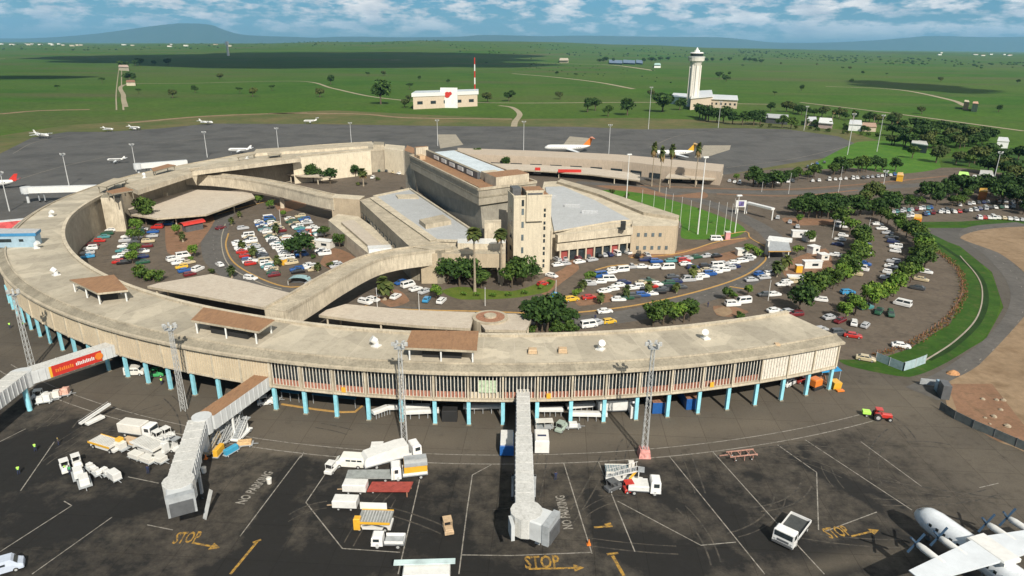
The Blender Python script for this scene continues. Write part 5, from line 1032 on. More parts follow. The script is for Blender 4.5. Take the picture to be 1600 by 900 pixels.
def text_mesh(s, bold=0.02):
    cu = bpy.data.curves.new('lettering', 'FONT'); cu.body = s; cu.align_x = 'LEFT'; cu.resolution_u = 2; cu.offset = bold; o = bpy.data.objects.new('lettering', cu); COL.objects.link(o); bpy.context.view_layer.update()
    me = bpy.data.meshes.new_from_object(o.evaluated_get(bpy.context.evaluated_depsgraph_get())); bpy.data.objects.remove(o)
    xs = [v.co.x for v in me.vertices]; ys = [v.co.y for v in me.vertices]; x0, x1, y0, y1 = min(xs), max(xs), min(ys), max(ys)
    for v in me.vertices: v.co.x = (v.co.x-x0)/(x1-x0); v.co.y = (v.co.y-y0)/(y1-y0)
    return me
def put_text(name, s, origin, X, Y, mat, parent=None):
    """unit text mesh spanned by the vectors X (width) and Y (height)"""
    me = text_mesh(s); Z = X.cross(Y).normalized()
    for v in me.vertices: v.co = origin+X*v.co.x+Y*v.co.y
    me.materials.clear(); me.materials.append(mat); o = bpy.data.objects.new(name, me); COL.objects.link(o)
    if parent: o.parent = parent
    return o
def btext(s, f0, f1, z0, z1, mat):     # f runs from the terminal end to the outer end; text reads from the outer (left) end
    A = a0.lerp(a1, f1)+qn*1.58-O3; A.z = z0; B_ = a0.lerp(a1, f0)+qn*1.58-O3; B_.z = z0; put_text('banner_lettering', s, A, B_-A, Vector((0, 0, z1-z0)), mat, t)
def glyphs(f0, f1, n_, mat):
    m = MB()
    for i in range(n_):
        c = a0.lerp(a1, f0+(f1-f0)*(i+.5)/n_)+qn*1.68-O3; hgt = (.62, .8, .62, .7, .8)[i % 5]; m.box((c.x, c.y, 5.95+hgt/2), (L_*(f1-f0)/n_*.62, .03, hgt), math.atan2(d.y, d.x))
    m.build('banner_lettering', mat, t)
glyphs(.52, .71, 9, orange); glyphs(.30, .50, 11, white)
m = MB(); c = a0.lerp(a1, .25)+qn*1.67-O3; m.cyl((c.x, c.y, 6.4), (c.x+qn.x*.03, c.y+qn.y*.03, 6.4), .8, n=16); m.build('banner_emblem', orange, t)
# B: two part bridge in the middle left
b0 = G(420, 580, 7.6); b1 = G(322, 648, 7.6); b2 = G(308, 655, 7.6); b3 = G(282, 745, 7.2)
for v in (b0, b1, b2, b3): v.z = 4.9
t = thing('passenger_bridge', (b2.x, b2.y, 0), 'white elbow shaped passenger bridge with brown roofed corridor, left of the empty stands', 'passenger bridge'); O3 = t.location.copy()
tunnel(t, b0, b1, 3.3, 2.8, bw, brownroof, 'corridor', ribs=1, O=O3); rot(t, b1.lerp(b2, .5), 1.7, 4.6, 3.2, O3, bw); tunnel(t, b2, b3, 3.0, 2.7, bw, bwr, O=O3); bm2 = b2.lerp(b3, .55); tunnel(t, bm2+Vector((0, 0, -.15)), b3+Vector((0, 0, -.15)), 3.4, 3.0, bw, bwr, 'outer_tunnel', O=O3)
legs(t, b0.lerp(b1, .75), 1.3, 4.9, O3, white_m); legs(t, b2.lerp(b3, .72), 1.7, 4.8, O3)
def cab(t, p, ang, O, label=None):
    R = Matrix.Rotation(ang, 3, 'Z'); q = p-O
    m = MB(); m.cyl((q.x, q.y, 4.7), (q.x, q.y, 7.9), 2.3, n=14); m.build('cab_rotunda', bwr, t)
    m = MB(); c = q+R @ Vector((2.4, 0, 0)); m.box((c.x, c.y, 6.3), (2.6, 3.6, 3.1), ang, 0, ch=.2); m.build('cab', bw, t)
    m = MB(); c = q+R @ Vector((3.9, 0, 0)); m.box((c.x, c.y, 6.3), (1.0, 3.9, 3.3), ang, 0); m.build('canopy_bellows', greym, t); m = MB(); c = q+R @ Vector((4.45, 0, 0)); m.box((c.x, c.y, 5.9), (.3, 3.2, 2.2), ang); m.build('cab_opening', dkgrey, t)
    m = MB(); c = q+R @ Vector((.6, 2.6, 0)); m.beam((c.x, c.y, .2), (c.x+.9, c.y+1.6, 4.4), .8, .15); m.build('service_stairs', galv, t)
cab(t, b3+Vector((.6, -1.8, 0)), rad(-62), O3)
# C: straight bridge
c0 = G(817, 600, 7.8); c1 = G(820, 788, 7.4); c0.z = c1.z = 4.9; c0.y += 2
t = thing('passenger_bridge', (c0.x, c0.y-3, 0), 'straight white passenger bridge standing out from the ring between empty stands', 'passenger bridge'); O3 = t.location.copy()
tunnel(t, c0, c1, 2.4, 2.6, bw, bwr, ribs=1, O=O3); cm2 = c0.lerp(c1, .5); tunnel(t, cm2+Vector((0, 0, -.15)), c1+Vector((0, 0, -.15)), 2.7, 2.95, bw, bwr, 'outer_tunnel', O=O3); legs(t, c0.lerp(c1, .2), 1.2, 4.9, O3); legs(t, c0.lerp(c1, .72), 1.8, 4.8, O3); cab(t, c1+Vector((.2, -1.9, 0)), rad(-28), O3)
m = MB(); q = c1-O3; m.box((q.x-1.9, q.y-3.6, 6.1), (.5, 2.2, 2.6), .2); m.build('side_platform', bw, t)
# far bridges on the left apron
for pa, pb, lb, rib in (((40, 295), (150, 292), 'long white far bridge lying left of the ring', 1), ((215, 258), (292, 252), 'white far bridge touching the back of the ring near the masts', 1), ((-30, 352), (42, 345), 'far bridge with pink and red advertising at the left edge', 0)):
    A, B_ = G(*pa, 6.5), G(*pb, 6.5); A.z = B_.z = 4.6; c = (A+B_)/2; t = thing('passenger_bridge', (c.x, c.y, 0), lb, 'passenger bridge'); O3 = Vector((c.x, c.y, 0)); tunnel(t, A, B_, 3, 2.7, white, white, O=O3); legs(t, A.lerp(B_, .2), 1.3, 4.6, O3); legs(t, A.lerp(B_, .8), 1.3, 4.6, O3); rot(t, A, 2.2, 4.4, 3, O3, bw)
    if not rib: m = MB(); d = (B_-A).normalized(); q = Vector((d.y, -d.x, 0))*1.68; P0, P1 = A.lerp(B_, .2)+q-O3, B_+q-O3; m.add([(P0.x, P0.y, 4.7), (P1.x, P1.y, 4.7), (P1.x, P1.y, 7.2), (P0.x, P0.y, 7.2)], [(0, 1, 2, 3)]); m.build('banner', M('pink_red_banner', (.62, .10, .10), .5, .4, .4), t)
# ------------------------------------------------------------------ aircraft
def aircraft(name, p, heading, label, L, R, span, wing_z, wing_x, chord, engines, tail='t', fincol=white, body=white, prop=None, gear=1.6, sweep=0, group=None, at=None):
    q = G(*p) if at is None else at; t = thing(name, (q.x, q.y, 0), label, 'aeroplane', rad(heading), group); zc = gear+R
    prof = [(.5, .03, -.25), (.485, .38, -.2), (.46, .66, -.1), (.42, .9, -.02), (.36, 1, 0), (-.15, 1, 0), (-.32, .8, .15), (-.44, .42, .42), (-.5, .12, .6)]
    m = MB(); m.loft([[Vector((L*x, cos(2*pi*i/14)*R*r, zc+R*dz+sin(2*pi*i/14)*R*r)) for i in range(14)] for x, r, dz in prof]); m.build('fuselage', body, t, smooth=True)
    m = MB(); m.loft([[Vector((L*x, s*R*w_, zc+R*z)) for s in (-1, -.5, .5, 1)] for x, w_, z in ((.468, .42, .32), (.443, .52, .74))], caps=False, closed=False); m.build('cockpit_window', glass, t)
    for s in (-1, 1):
        m = MB(); pts = [(wing_x+chord/2, s*R*.3), (wing_x-chord/2, s*R*.3), (wing_x-chord*.42-sweep, s*span/2), (wing_x+chord*.12-sweep, s*span/2)]
        if s > 0: pts.reverse()
        m.add([(x, y, wing_z) for x, y in pts]+[(x, y, wing_z+(.35 if abs(y) < span/3 else .14)) for x, y in pts], [(3, 2, 1, 0), (4, 5, 6, 7), (0, 1, 5, 4), (1, 2, 6, 5), (2, 3, 7, 6), (3, 0, 4, 7)]); m.build('wing', M('wing_grey_white', (.62, .66, .69), .45, .1, .4), t)
    if wing_z > zc+R*.6: m = MB(); m.box((wing_x, 0, wing_z+.1), (chord*1.25, R*1.7, .7), 0, 0, ch=.2); m.build('wing_fairing', white, t)
    for ey in engines:
        ex = wing_x+chord*.35+1.3 if prop else wing_x+chord*.5; ez = wing_z-.15 if wing_z > zc else wing_z-.7
        m = MB(); rr_ = .52 if prop else .8; m.loft([[Vector((ex+x, ey+cos(2*pi*i/10)*rr_*r, ez+sin(2*pi*i/10)*rr_*r)) for i in range(10)] for x, r in ((1.5, .35), (1.2, .8), (.4, 1), (-2.6, .9), (-3.4, .4))]); e = m.build('engine', white, t, smooth=True)
        if prop:
            m = MB()
            for k in range(4):
                a_ = pi/4+k*pi/2; m.cyl((ex+1.6, ey, ez), (ex+1.6, ey+cos(a_)*1.75, ez+sin(a_)*1.75), .15, .19, n=4)
            m.cyl((ex+1.4, ey, ez), (ex+2.1, ey, ez), .3, .05, n=8); e2 = m.build('propeller', prop, e)
    fh = L*.17 if tail == 't' else L*.15; m = MB(); zt = zc+R*.6
    m.add([(x, y, z) for y in (-.14, .14) for x, z in ((-L*.33, zt), (-L*.5, zt+.1), (-L*.5-fh*.35, zt+fh), (-L*.44-fh*.3, zt+fh))], [(0, 1, 2, 3), (7, 6, 5, 4), (0, 4, 5, 1), (1, 5, 6, 2), (2, 6, 7, 3), (3, 7, 4, 0)]); m.build('tail_fin', fincol, t)
    hz = zt+fh if tail == 't' else zt+.3; hx = -L*.47-(fh*.33 if tail == 't' else 0); m = MB(); hs = span*.2
    m.prism([(hx+1.2, 0), (hx-.6, hs), (hx-1.6, hs), (hx-1.5, 0), (hx-1.6, -hs), (hx-.6, -hs)], hz, hz+.16); m.build('tailplane', fincol if fincol is not white else white, t)
    for x, y in ((L*.38, 0), (wing_x-.5, -R*1.2), (wing_x-.5, R*1.2)): m = MB(); m.cyl((x, y-.2, .42), (x, y+.2, .42), .42, n=10); m.cyl((x, y, .42), (x, y*.6, zc-R*.5), .12, n=6); m.build('landing_gear', dkgrey, t)
    m = MB(); [m.box((x, 0, zc+R*.25), (.42, R*2.0, .42)) for x in [L*(-.28+.62*i/14) for i in range(15)]]; m.build('cabin_windows', glass, t); return t
nose = G(1430, 799, 3.0); tc_ = G(1538, 866, 4.0); dv_ = (nose-tc_); dv_.z = 0; hd = math.degrees(math.atan2(dv_.y, dv_.x)); dv_.normalize(); LD = 25
ctr = nose-dv_*(LD*.5); ctr.z = 0
aircraft('propeller_airliner', None, hd, 'big white four engined propeller aeroplane with blue propellers at the lower right corner', LD, 1.85, 29, 5.5, .6, 4.4, (-8.8, -4.6, 4.6, 8.8), 't', white, paint('fuselage_white', (.76, .80, .83)), paint('prop_blue', (.035, .07, .12)), at=ctr)
aircraft('propeller_airliner', (66, 216), -25, 'white aeroplane with a tall tail fin at the far left apron edge', 17, 1.1, 17, 3.0, 0, 2, (-3.5, 3.5), 'l', white, white, dkgrey)
aircraft('light_aircraft', (170, 206), -15, 'small white aeroplane second from left on the far apron edge', 9.5, .8, 11, 2.2, 0, 1.5, (), 'l')
aircraft('light_aircraft', (211, 203.5), -10, 'small white aeroplane third from left on the far apron edge', 10, .8, 12, 2.2, 0, 1.5, (-2, 2), 'l', prop=dkgrey)
aircraft('light_aircraft', (323, 195), -15, 'white twin engined aeroplane below the dark cloud shadow', 14, .9, 15, 2.6, 0, 1.7, (-2.6, 2.6), 'l', prop=dkgrey)
aircraft('light_aircraft', (485, 193), 190, 'white aeroplane alone at the middle of the far apron edge', 12, .9, 11, 1.4, 0, 1.6, (), 't')
aircraft('light_aircraft', (182, 255), 190, 'tiny white aeroplane in the shade of the left masts', 10, .7, 9, 1.3, 0, 1.4, (), 'l')
aircraft('jet_airliner', (886, 238), 183, 'white jet airliner with orange tail behind the rear wing', 32, 1.9, 28, 2.1, -1, 4.4, (), 't', orange, white, sweep=4)
aircraft('jet_airliner', (1052, 246), 183, 'white jet airliner with yellow tail and dark lower hull by the palms', 27, 1.7, 26, 2.1, -1, 4, (), 't', yel, white, sweep=4)
aircraft('jet_airliner', (-12, 296), 200, 'white and red aeroplane cut by the left edge of the photo', 22, 1.5, 22, 2.0, 0, 3.4, (), 'l', redp, white, sweep=3)
aircraft('light_aircraft', (375, 240), 185, 'white aeroplane showing over the roof canopies of the ring', 15, 1.1, 14, 2.0, 0, 2, (), 'l')
# ================================================================== VEGETATION
def leafmat(name, c1, c2, c3):
    m, n, l, b = newmat(name)
    g = n.new('ShaderNodeNewGeometry'); r = g.outputs['Random Per Island']; oi = n.new('ShaderNodeObjectInfo')
    x = ramp(n, l, r, [(0, c1), (.5, c2), (1, c3)]); x = mix(n, l, 1.0, x, ramp(n, l, oi.outputs['Random'], [(0, (.75, .8, .8)), (1, (1.2, 1.1, .95))]), 'MULTIPLY')
    l.new(x, b.inputs['Base Color']); b.inputs['Roughness'].default_value = .75; b.inputs['Specular IOR Level'].default_value = .25
    b.inputs['Transmission Weight'].default_value = 0; b.inputs['Subsurface Weight'].default_value = 0
    return m
LF = {'mid': leafmat('mid_green_leaves', (.022, .052, .009), (.050, .098, .015), (.095, .150, .028)), 'dark': leafmat('dark_green_leaves', (.012, .036, .007), (.026, .062, .012), (.050, .10, .018)), 'light': leafmat('yellow_green_leaves', (.04, .10, .012), (.085, .17, .02), (.15, .22, .035)), 'olive': leafmat('olive_leaves', (.03, .05, .012), (.06, .085, .02), (.10, .12, .035))}
BARK = M('bark', (.10, .075, .05), .9, .3, 3); PBARK = M('palm_trunk_bark', (.30, .25, .18), .9, .25, 2)
def crown(R, H, zc, n_, leaf, seed, lobes=9):
    random.seed(seed); b = MB(); L = []
    for k in range(lobes):
        a = random.random()*2*pi; rr_ = R*random.uniform(.25, .68); L.append((Vector((cos(a)*rr_, sin(a)*rr_, zc+random.uniform(-.42, .5)*H*.55)), R*random.uniform(.30, .52)))
    L.append((Vector((0, 0, zc+H*.12)), R*.55))
    for i in range(n_):
        c, r = L[random.randrange(len(L))]; d = Vector((random.gauss(0, 1), random.gauss(0, 1), random.gauss(.25, .9))).normalized()
        p = c+Vector((d.x, d.y, d.z*H/(2*R)*1.15))*r*random.uniform(.55, 1.08)
        nrm = (d+Vector((random.gauss(0, .6), random.gauss(0, .6), random.gauss(.3, .5)))).normalized(); u = nrm.orthogonal().normalized(); u = Matrix.Rotation(random.random()*6.28, 3, nrm) @ u; w = nrm.cross(u); s = leaf*random.uniform(.6, 1.25)
        b.add([p-u*s, p-w*s*.55+nrm*s*.1, p+u*s, p+w*s*.6-nrm*s*.12], [(0, 1, 2, 3)])
    return b
def trunk(H, r, seed, limbs=5, spread=.4):
    random.seed(seed); b = MB(); b.cyl((0, 0, -.2), (0, 0, H*.5), r, r*.75, n=8, caps=False)
    for k in range(limbs):
        a = 2*pi*k/limbs+random.random(); b.cyl((0, 0, H*(.38+.02*k)), (cos(a)*H*spread*.8, sin(a)*H*spread*.8, H*random.uniform(.68, .85)), r*.55, r*.15, n=5, caps=False)
    return b
TR = {}
def mk(name, R, H, zc, n_, leaf, seed, mat, th_, tr, lobes=9):
    TR[name] = (crown(R, H, zc, n_, leaf, seed, lobes).mesh('crown', [LF[mat]]), trunk(th_, tr, seed).mesh('trunk', [BARK]))
for i in range(3):
    mk('round%d' % i, 3.2, 4.2, 4.3, 900, .42, 30+i, 'mid', 4.6, .22); mk('dark%d' % i, 3.6, 5, 4.6, 1000, .46, 40+i, 'dark', 5, .28); mk('light%d' % i, 2.6, 3.4, 3.6, 650, .40, 50+i, 'light', 4, .18)
mk('bush0', 1.5, 1.9, 1.1, 260, .30, 60, 'mid', 1.2, .1, 5); mk('bush1', 1.5, 1.7, 1.0, 260, .30, 61, 'light', 1.2, .1, 5); mk('bush2', 1.6, 2, 1.1, 260, .30, 62, 'olive', 1.2, .1, 5); mk('umbrella0', 4.5, 3.0, 5.6, 900, .5, 63, 'dark', 5.4, .22, 12)
mk('wood0', 6, 6.5, 5.5, 900, .85, 64, 'dark', 6, .4, 12); mk('wood1', 5, 6, 5, 800, .8, 65, 'olive', 6, .4, 10)
def palm(H, fr, R, seed, skirt=True):
    random.seed(seed); t = MB(); k = 6; pts = [Vector((sin(i*.4+seed)*.12*i/k, cos(i*.5)*.1*i/k, H*i/k)) for i in range(k+1)]
    t.loft([[p+Vector((cos(2*pi*j/8), sin(2*pi*j/8), 0))*(.38-.17*i/k if i else .5) for j in range(8)] for i, p in enumerate(pts)]); c = MB(); top = pts[-1]
    for i in range(fr):
        a = random.random()*6.283; el = random.uniform(-1.1, 1.25); d = Vector((cos(a)*cos(el), sin(a)*cos(el), sin(el))); q = Vector((-sin(a), cos(a), 0)); L = R*random.uniform(.75, 1.1); m_ = 1 if el < -.55 and skirt else 0; prev = top
        w0 = .12
        for s in range(1, 4):
            f = s/3; p = top+d*L*f+Vector((0, 0, -L*.42*f*f)); w = (.62, .8, .10)[s-1]*R/2.4; c.add([prev-q*w0, prev+q*w0, p+q*w, p-q*w], [(0, 1, 2, 3)], m_); prev = p; w0 = w
    return t.mesh('trunk', [PBARK]), c.mesh('crown', [LF['olive'], M('dry_fronds', (.22, .15, .06), .9, .3, 3)])
TR['tall'] = palm(20.0, 95, 2.7, 3); TR['tallpair'] = palm(18.5, 95, 2.6, 5); TR['squat'] = palm(7.5, 90, 3.0, 7); TR['smallpalm'] = palm(3.2, 40, 1.9, 9, False); TR['midpalm'] = palm(11, 60, 2.6, 12)
TN = 0
def tree(kind, p, label, group=None, sc=1.0, name=None, cat='tree', world=None, sz=None):
    global TN; TN += 1; cr_, tk = (TR[kind][0], TR[kind][1]) if kind in TR and not kind.startswith(('tall', 'squat', 'small', 'midp')) else (TR[kind][1], TR[kind][0])
    q = world or G(*p); nm = name or ('palm_tree' if kind in ('tall', 'tallpair', 'squat', 'smallpalm', 'midpalm') else 'bush' if kind.startswith('bush') else 'broadleaf_tree')
    r = bpy.data.objects.new(nm, None); COL.objects.link(r); r.location = (q.x, q.y, .02); r.rotation_euler[2] = random.random()*6.28; r.scale = (sc, sc, sz or sc*random.uniform(.9, 1.1))
    tag(r, label, 'palm' if nm == 'palm_tree' else 'bush' if nm == 'bush' else cat, group); link('crown', cr_, r); link('trunk', tk, r); return r
def trow(kinds, px, n_, desc, group, sc=1.0, jit=1.0, seed=1, var=.2, noun='tree'):
    random.seed(seed); P = smooth_path(GP(px), n_)
    for i, p in enumerate(P): tree(random.choice(kinds), None, '%s %s %s' % (ordw(i+1), noun, desc), group, sc*random.uniform(1-var, 1+var), world=Vector((p.x+random.uniform(-jit, jit), p.y+random.uniform(-jit, jit), 0)))
random.seed(2)
# left court
tree('dark1', (490, 285), 'left one of the two clipped dark round trees behind the rear walkway', None, 1.35); tree('dark2', (516, 288), 'right one of the two clipped dark round trees behind the rear walkway', None, 1.4); tree('squat', (568, 291), 'squat thick trunked palm behind the rear walkway'); tree('dark0', (556, 276), 'dark tree right behind the squat palm', None, 1.0); tree('light0', (603, 262), 'small pale green tree by the cream wall', None, .8); tree('bush2', (590, 282), 'olive bush right of the squat palm'); tree('bush2', (560, 290), 'olive bush at the foot of the squat palm', None, .9)
tree('round0', (229, 352), 'largest bright green tree in the left court below the stair block', None, 1.55); tree('light1', (214, 366), 'yellow green tree under the largest left court tree', None, 1.1); tree('light2', (206, 378), 'yellow green tree halfway along the left court rows', None, .95); tree('light0', (212, 398), 'yellow green tree beside the third car row of the left court', None, .95); tree('light1', (208, 412), 'lowest yellow green tree between the left court rows', None, .9); tree('round1', (218, 378), 'mid green tree between the second and third car rows', None, .75)
for i, (p, s) in enumerate((((218, 430), 1.6), ((228, 435), 1.7), ((240, 438), 1.7), ((250, 438), 1.4))): tree('bush0', p, ['leftmost clump', 'second clump', 'third clump', 'rightmost clump'][i]+' of the long hedge at the bottom of the left court', 'hedge clumps of the left court', s*1.1)
for p, k, s, lb in (((263, 345), 'smallpalm', .9, 'little palm at the canopy corner left of the red kiosk'), ((297, 333), 'light0', .8, 'yellow green tree above the red kiosk'), ((279, 368), 'light2', .8, 'yellow green shrub tree on the brown island'), ((286, 378), 'smallpalm', .9, 'little palm on the brown island'), ((305, 402), 'light1', .8, 'small tree beside the left loop road'), ((320, 340), 'bush1', .9, 'green bush right of the red kiosk'),
                 ((330, 428), 'bush2', .9, 'brownish bush at the bottom of the loop road'), ((362, 434), 'smallpalm', 1.0, 'palm bush under the bottom bend of the loop road'), ((298, 408), 'bush1', .9, 'bright bush near the bottom of the brown island'),
                 ((362, 352), 'smallpalm', .8, 'first little palm inside the left loop'), ((378, 392), 'smallpalm', .9, 'second little palm inside the left loop'), ((397, 402), 'smallpalm', 1.0, 'third little palm inside the left loop'), ((432, 366), 'smallpalm', 1.0, 'little palm near the red roofed shelter row'), ((434, 418), 'smallpalm', 1.0, 'little palm beside the yellow gate hut'), ((406, 318), 'light0', .8, 'small tree left of the white walkway pier'), ((422, 327), 'light1', .8, 'small tree right below the walkway edge'),
                 ((375, 340), 'smallpalm', .7, 'little palm on the far kerb of the loop'), ((489, 404), 'bush0', .8, 'green bush beside the walkway foot cars'), ((515, 418), 'bush2', .9, 'olive bush at the end of the podium bed'), ((497, 425), 'smallpalm', .8, 'little palm next to the walkway wall'), ((445, 340), 'light2', .6, 'pale sapling near the walkway shade')):
    tree(k, p, lb, None, s)
tree('dark1', (470, 405), 'big dark spreading tree in the middle of the loop lot', None, 1.45); tree('round2', (455, 402), 'mid green tree touching the big dark loop tree', None, .9); tree('round1', (507, 372), 'round dark tree at the left end of the podium', None, .85); tree('round0', (531, 388), 'small round tree beside the podium wall', None, .8)
# centre
tree('tall', (742, 456), 'taller left palm in front of the office tower'); tree('tallpair', (783, 446), 'right palm in front of the office tower')
for i, (p, k, s) in enumerate((((700, 442), 'dark0', 1.3), ((718, 448), 'dark1', 1.25), ((735, 440), 'dark2', 1.3), ((752, 450), 'round1', 1.0), ((765, 436), 'dark0', 1.2), ((690, 436), 'dark2', .9), ((722, 430), 'dark1', 1.2))):
    tree(k, p, ['leftmost front tree', 'second front tree', 'middle tree', 'tree behind the tall palm foot', 'rightmost tree', 'small left edge tree', 'rear tree'][i]+' of the dark thicket under the walkway', 'dark thicket by the tall palms', s)
for i, (p, k, s) in enumerate((((800, 450), 'round2', 1.25), ((818, 448), 'round0', 1.35), ((832, 440), 'dark1', .9), ((806, 438), 'dark2', 1.2))): tree(k, p, ['left front', 'right front', 'right rear', 'left rear'][i]+' tree of the rounded clump before the office tower', 'clump before the office tower', s)
tree('smallpalm', (808, 420), 'spiky palm head rising out of the clump before the tower', None, 1.3); tree('smallpalm', (601, 468), 'green palm under the front walkway', None, 1.7); tree('light0', (682, 468), 'yellow green tree left of the tall palms', None, .95)
for i, p in enumerate(((725, 462), (745, 463), (770, 464), (795, 463), (820, 460), (845, 452), (860, 444))): tree('bush1', p, ordw(i+1)+' low yellow green shrub along the lawn edge before the tower', 'shrubs along the tower lawn', .8)
for i in range(9):
    p = (830+i*8.3, 519+random.uniform(-2, 1)); tree(random.choice(['bush0', 'dark2']), p, ordw(i+1)+' clump from the left of the front hedge behind the ring roof', 'clumps of the front hedge', 1.5 if i % 2 else 1.15)
    if i % 2: tree('dark0', (834+i*8, 512), ordw(i//2+1)+' tree standing in the front hedge behind the ring roof', 'trees in the front hedge', .85)
for i, (p, k, s) in enumerate((((1020, 510), 'round0', 1.1), ((1036, 508), 'round1', 1.25), ((1052, 506), 'light0', 1.2), ((1068, 504), 'round2', 1.2), ((1028, 500), 'light1', 1.0), ((1078, 502), 'round0', .9))): tree(k, p, ['left front', 'second', 'third', 'fourth', 'small rear', 'rightmost'][i]+' tree of the clump behind the middle right ring roof', 'tree clump behind the ring roof', s*.95)
for p, k, s, lb in (((921, 444), 'light0', .8, 'small tree at the left of the right court'), ((902, 462), 'bush1', 1.2, 'green bush on the red bed near the yellow taxi'), ((910, 455), 'smallpalm', 1.0, 'little palm above the yellow taxi'), ((978, 468), 'smallpalm', 1.0, 'little palm by the ochre arc'), ((1014, 460), 'smallpalm', 1.0, 'second little palm by the ochre arc'), ((1083, 438), 'smallpalm', 1.2, 'little palm between the right court rows'), ((1056, 458), 'smallpalm', .9, 'third little palm by the ochre arc'), ((939, 475), 'smallpalm', .9, 'little palm behind the white car on the curve'),
                 ((1136, 470), 'round1', .65, 'small round tree above the brown round bed'), ((1146, 466), 'bush1', 1.1, 'bush right of the small round tree'), ((1168, 462), 'light2', .7, 'small tree on the kerb spur'), ((1212, 432), 'smallpalm', 1.4, 'dark little palm left of the container hut'), ((1228, 422), 'smallpalm', 1.2, 'palm bush beside the container hut'), ((1155, 498), 'bush0', 1.1, 'low dark bush at the brown round bed'), ((1245, 400), 'light0', .8, 'small tree at the end of the entrance canopy'), ((1264, 380), 'round1', .8, 'small tree above the entrance canopy end'),
                 ((1172, 400), 'light1', .9, 'bright bush left of the white sign'), ((1184, 400), 'bush1', 1.5, 'bright green clump beside the white sign'), ((1247, 350), 'light2', .8, 'small tree below the dark clipped block'), ((980, 310), 'bush2', 1.2, 'olive bush at the near tip of the flag lawn'), ((955, 303), 'bush2', 1.3, 'olive bush beside the hall roof corner'), ((1003, 320), 'bush0', .6, 'tiny dark shrub on the flag lawn'), ((1040, 342), 'bush0', .8, 'dark shrub by the tan block roof'), ((1093, 328), 'bush0', .6, 'tiny shrub in the middle of the flag lawn')):
    tree(k, p, lb, None, s)
# right hand rows
trow(['round0', 'round1', 'light0', 'dark1', 'round2', 'bush2'], [(1302, 352), (1320, 362), (1338, 375), (1345, 390), (1343, 405), (1336, 420), (1325, 435)], 13, 'from the top of the inner tree row in the right car park', 'inner tree row of the right car park', 1.15, 1.0, 4, .3)
trow(['round0', 'light0', 'light1', 'round2', 'round1'], [(1318, 440), (1300, 450), (1282, 460), (1268, 472)], 6, 'in the lower bend of the inner tree row', 'inner tree row of the right car park', 1.2, 1.0, 14); tree('dark1', (1248, 488), 'large dark tree nearest the ring roof in the right car park', None, 1.25)
trow(['round0', 'round1', 'light0', 'dark2', 'round2', 'light1'], [(1378, 347), (1398, 358), (1415, 372), (1430, 385), (1440, 400), (1440, 415), (1430, 430)], 14, 'from the top of the outer tree row in the right car park', 'outer tree row of the right car park', 1.2, 1.2, 5, .3)
trow(['light0', 'light1', 'round2', 'light2'], [(1422, 440), (1405, 455), (1385, 470), (1362, 482), (1340, 492), (1318, 500)], 9, 'in the lower bend of the outer tree row', 'outer tree row of the right car park', 1.2, 1.0, 6)
trow(['dark0', 'dark1', 'dark2'], [(1245, 338), (1262, 340), (1280, 341), (1298, 340), (1312, 338)], 9, 'of the dark clipped block above the right car park', 'dark clipped block of trees', 1.25, .6, 7, .08); trow(['dark1', 'dark2'], [(1250, 330), (1280, 331), (1305, 330)], 6, 'at the back of the dark clipped block', 'dark clipped block of trees', 1.25, .6, 8, .08)
trow(['dark0', 'dark1', 'round1'], [(1335, 335), (1355, 338), (1375, 338), (1390, 333)], 7, 'in the dark group right of the clipped block', 'dark group above the outer tree row', 1.3, 1.5, 9); trow(['dark0', 'olive' if 0 else 'round1', 'wood1'], [(1345, 318), (1370, 315), (1395, 322), (1420, 328)], 7, 'behind the dark group right of the clipped block', 'dark group above the outer tree row', 1.0, 2, 10)
trow(['dark0', 'dark1', 'dark2'], [(1175, 292), (1190, 293), (1205, 294), (1218, 292)], 6, 'of the dark group by the end of the rear wing', 'dark group by the rear wing end', 1.3, 1, 11); trow(['round1', 'dark1'], [(1228, 285), (1245, 282), (1262, 280), (1275, 277)], 6, 'beside the road behind the rear wing group', 'roadside trees beyond the red bank', 1.0, 2, 12)
trow(['dark1', 'round1', 'dark0'], [(1298, 275), (1320, 272), (1345, 270), (1375, 268), (1395, 268)], 10, 'of the roadside trees below the small green lawn', 'roadside trees below the small lawn', 1.3, 2, 13)
trow(['dark0', 'dark1', 'wood0'], [(1430, 310), (1455, 312), (1480, 310), (1510, 308), (1530, 300)], 11, 'of the dark band above the far right lot', 'dark band above the far right lot', 1.25, 3, 15); trow(['dark2', 'round1'], [(1400, 318), (1440, 322), (1480, 322), (1520, 318)], 8, 'in front of the dark band above the far right lot', 'dark band above the far right lot', .95, 3, 16)
trow(['wood0', 'dark0'], [(1550, 300), (1565, 310), (1585, 325), (1600, 335), (1620, 330)], 9, 'of the tall dark trees at the right photo edge', 'dark trees at the right edge', 1.35, 4, 17); trow(['wood0', 'wood1', 'dark1'], [(1540, 270), (1560, 275), (1580, 280), (1605, 285), (1625, 290)], 8, 'further back at the right photo edge', 'dark trees at the right edge', 1.35, 4, 18)
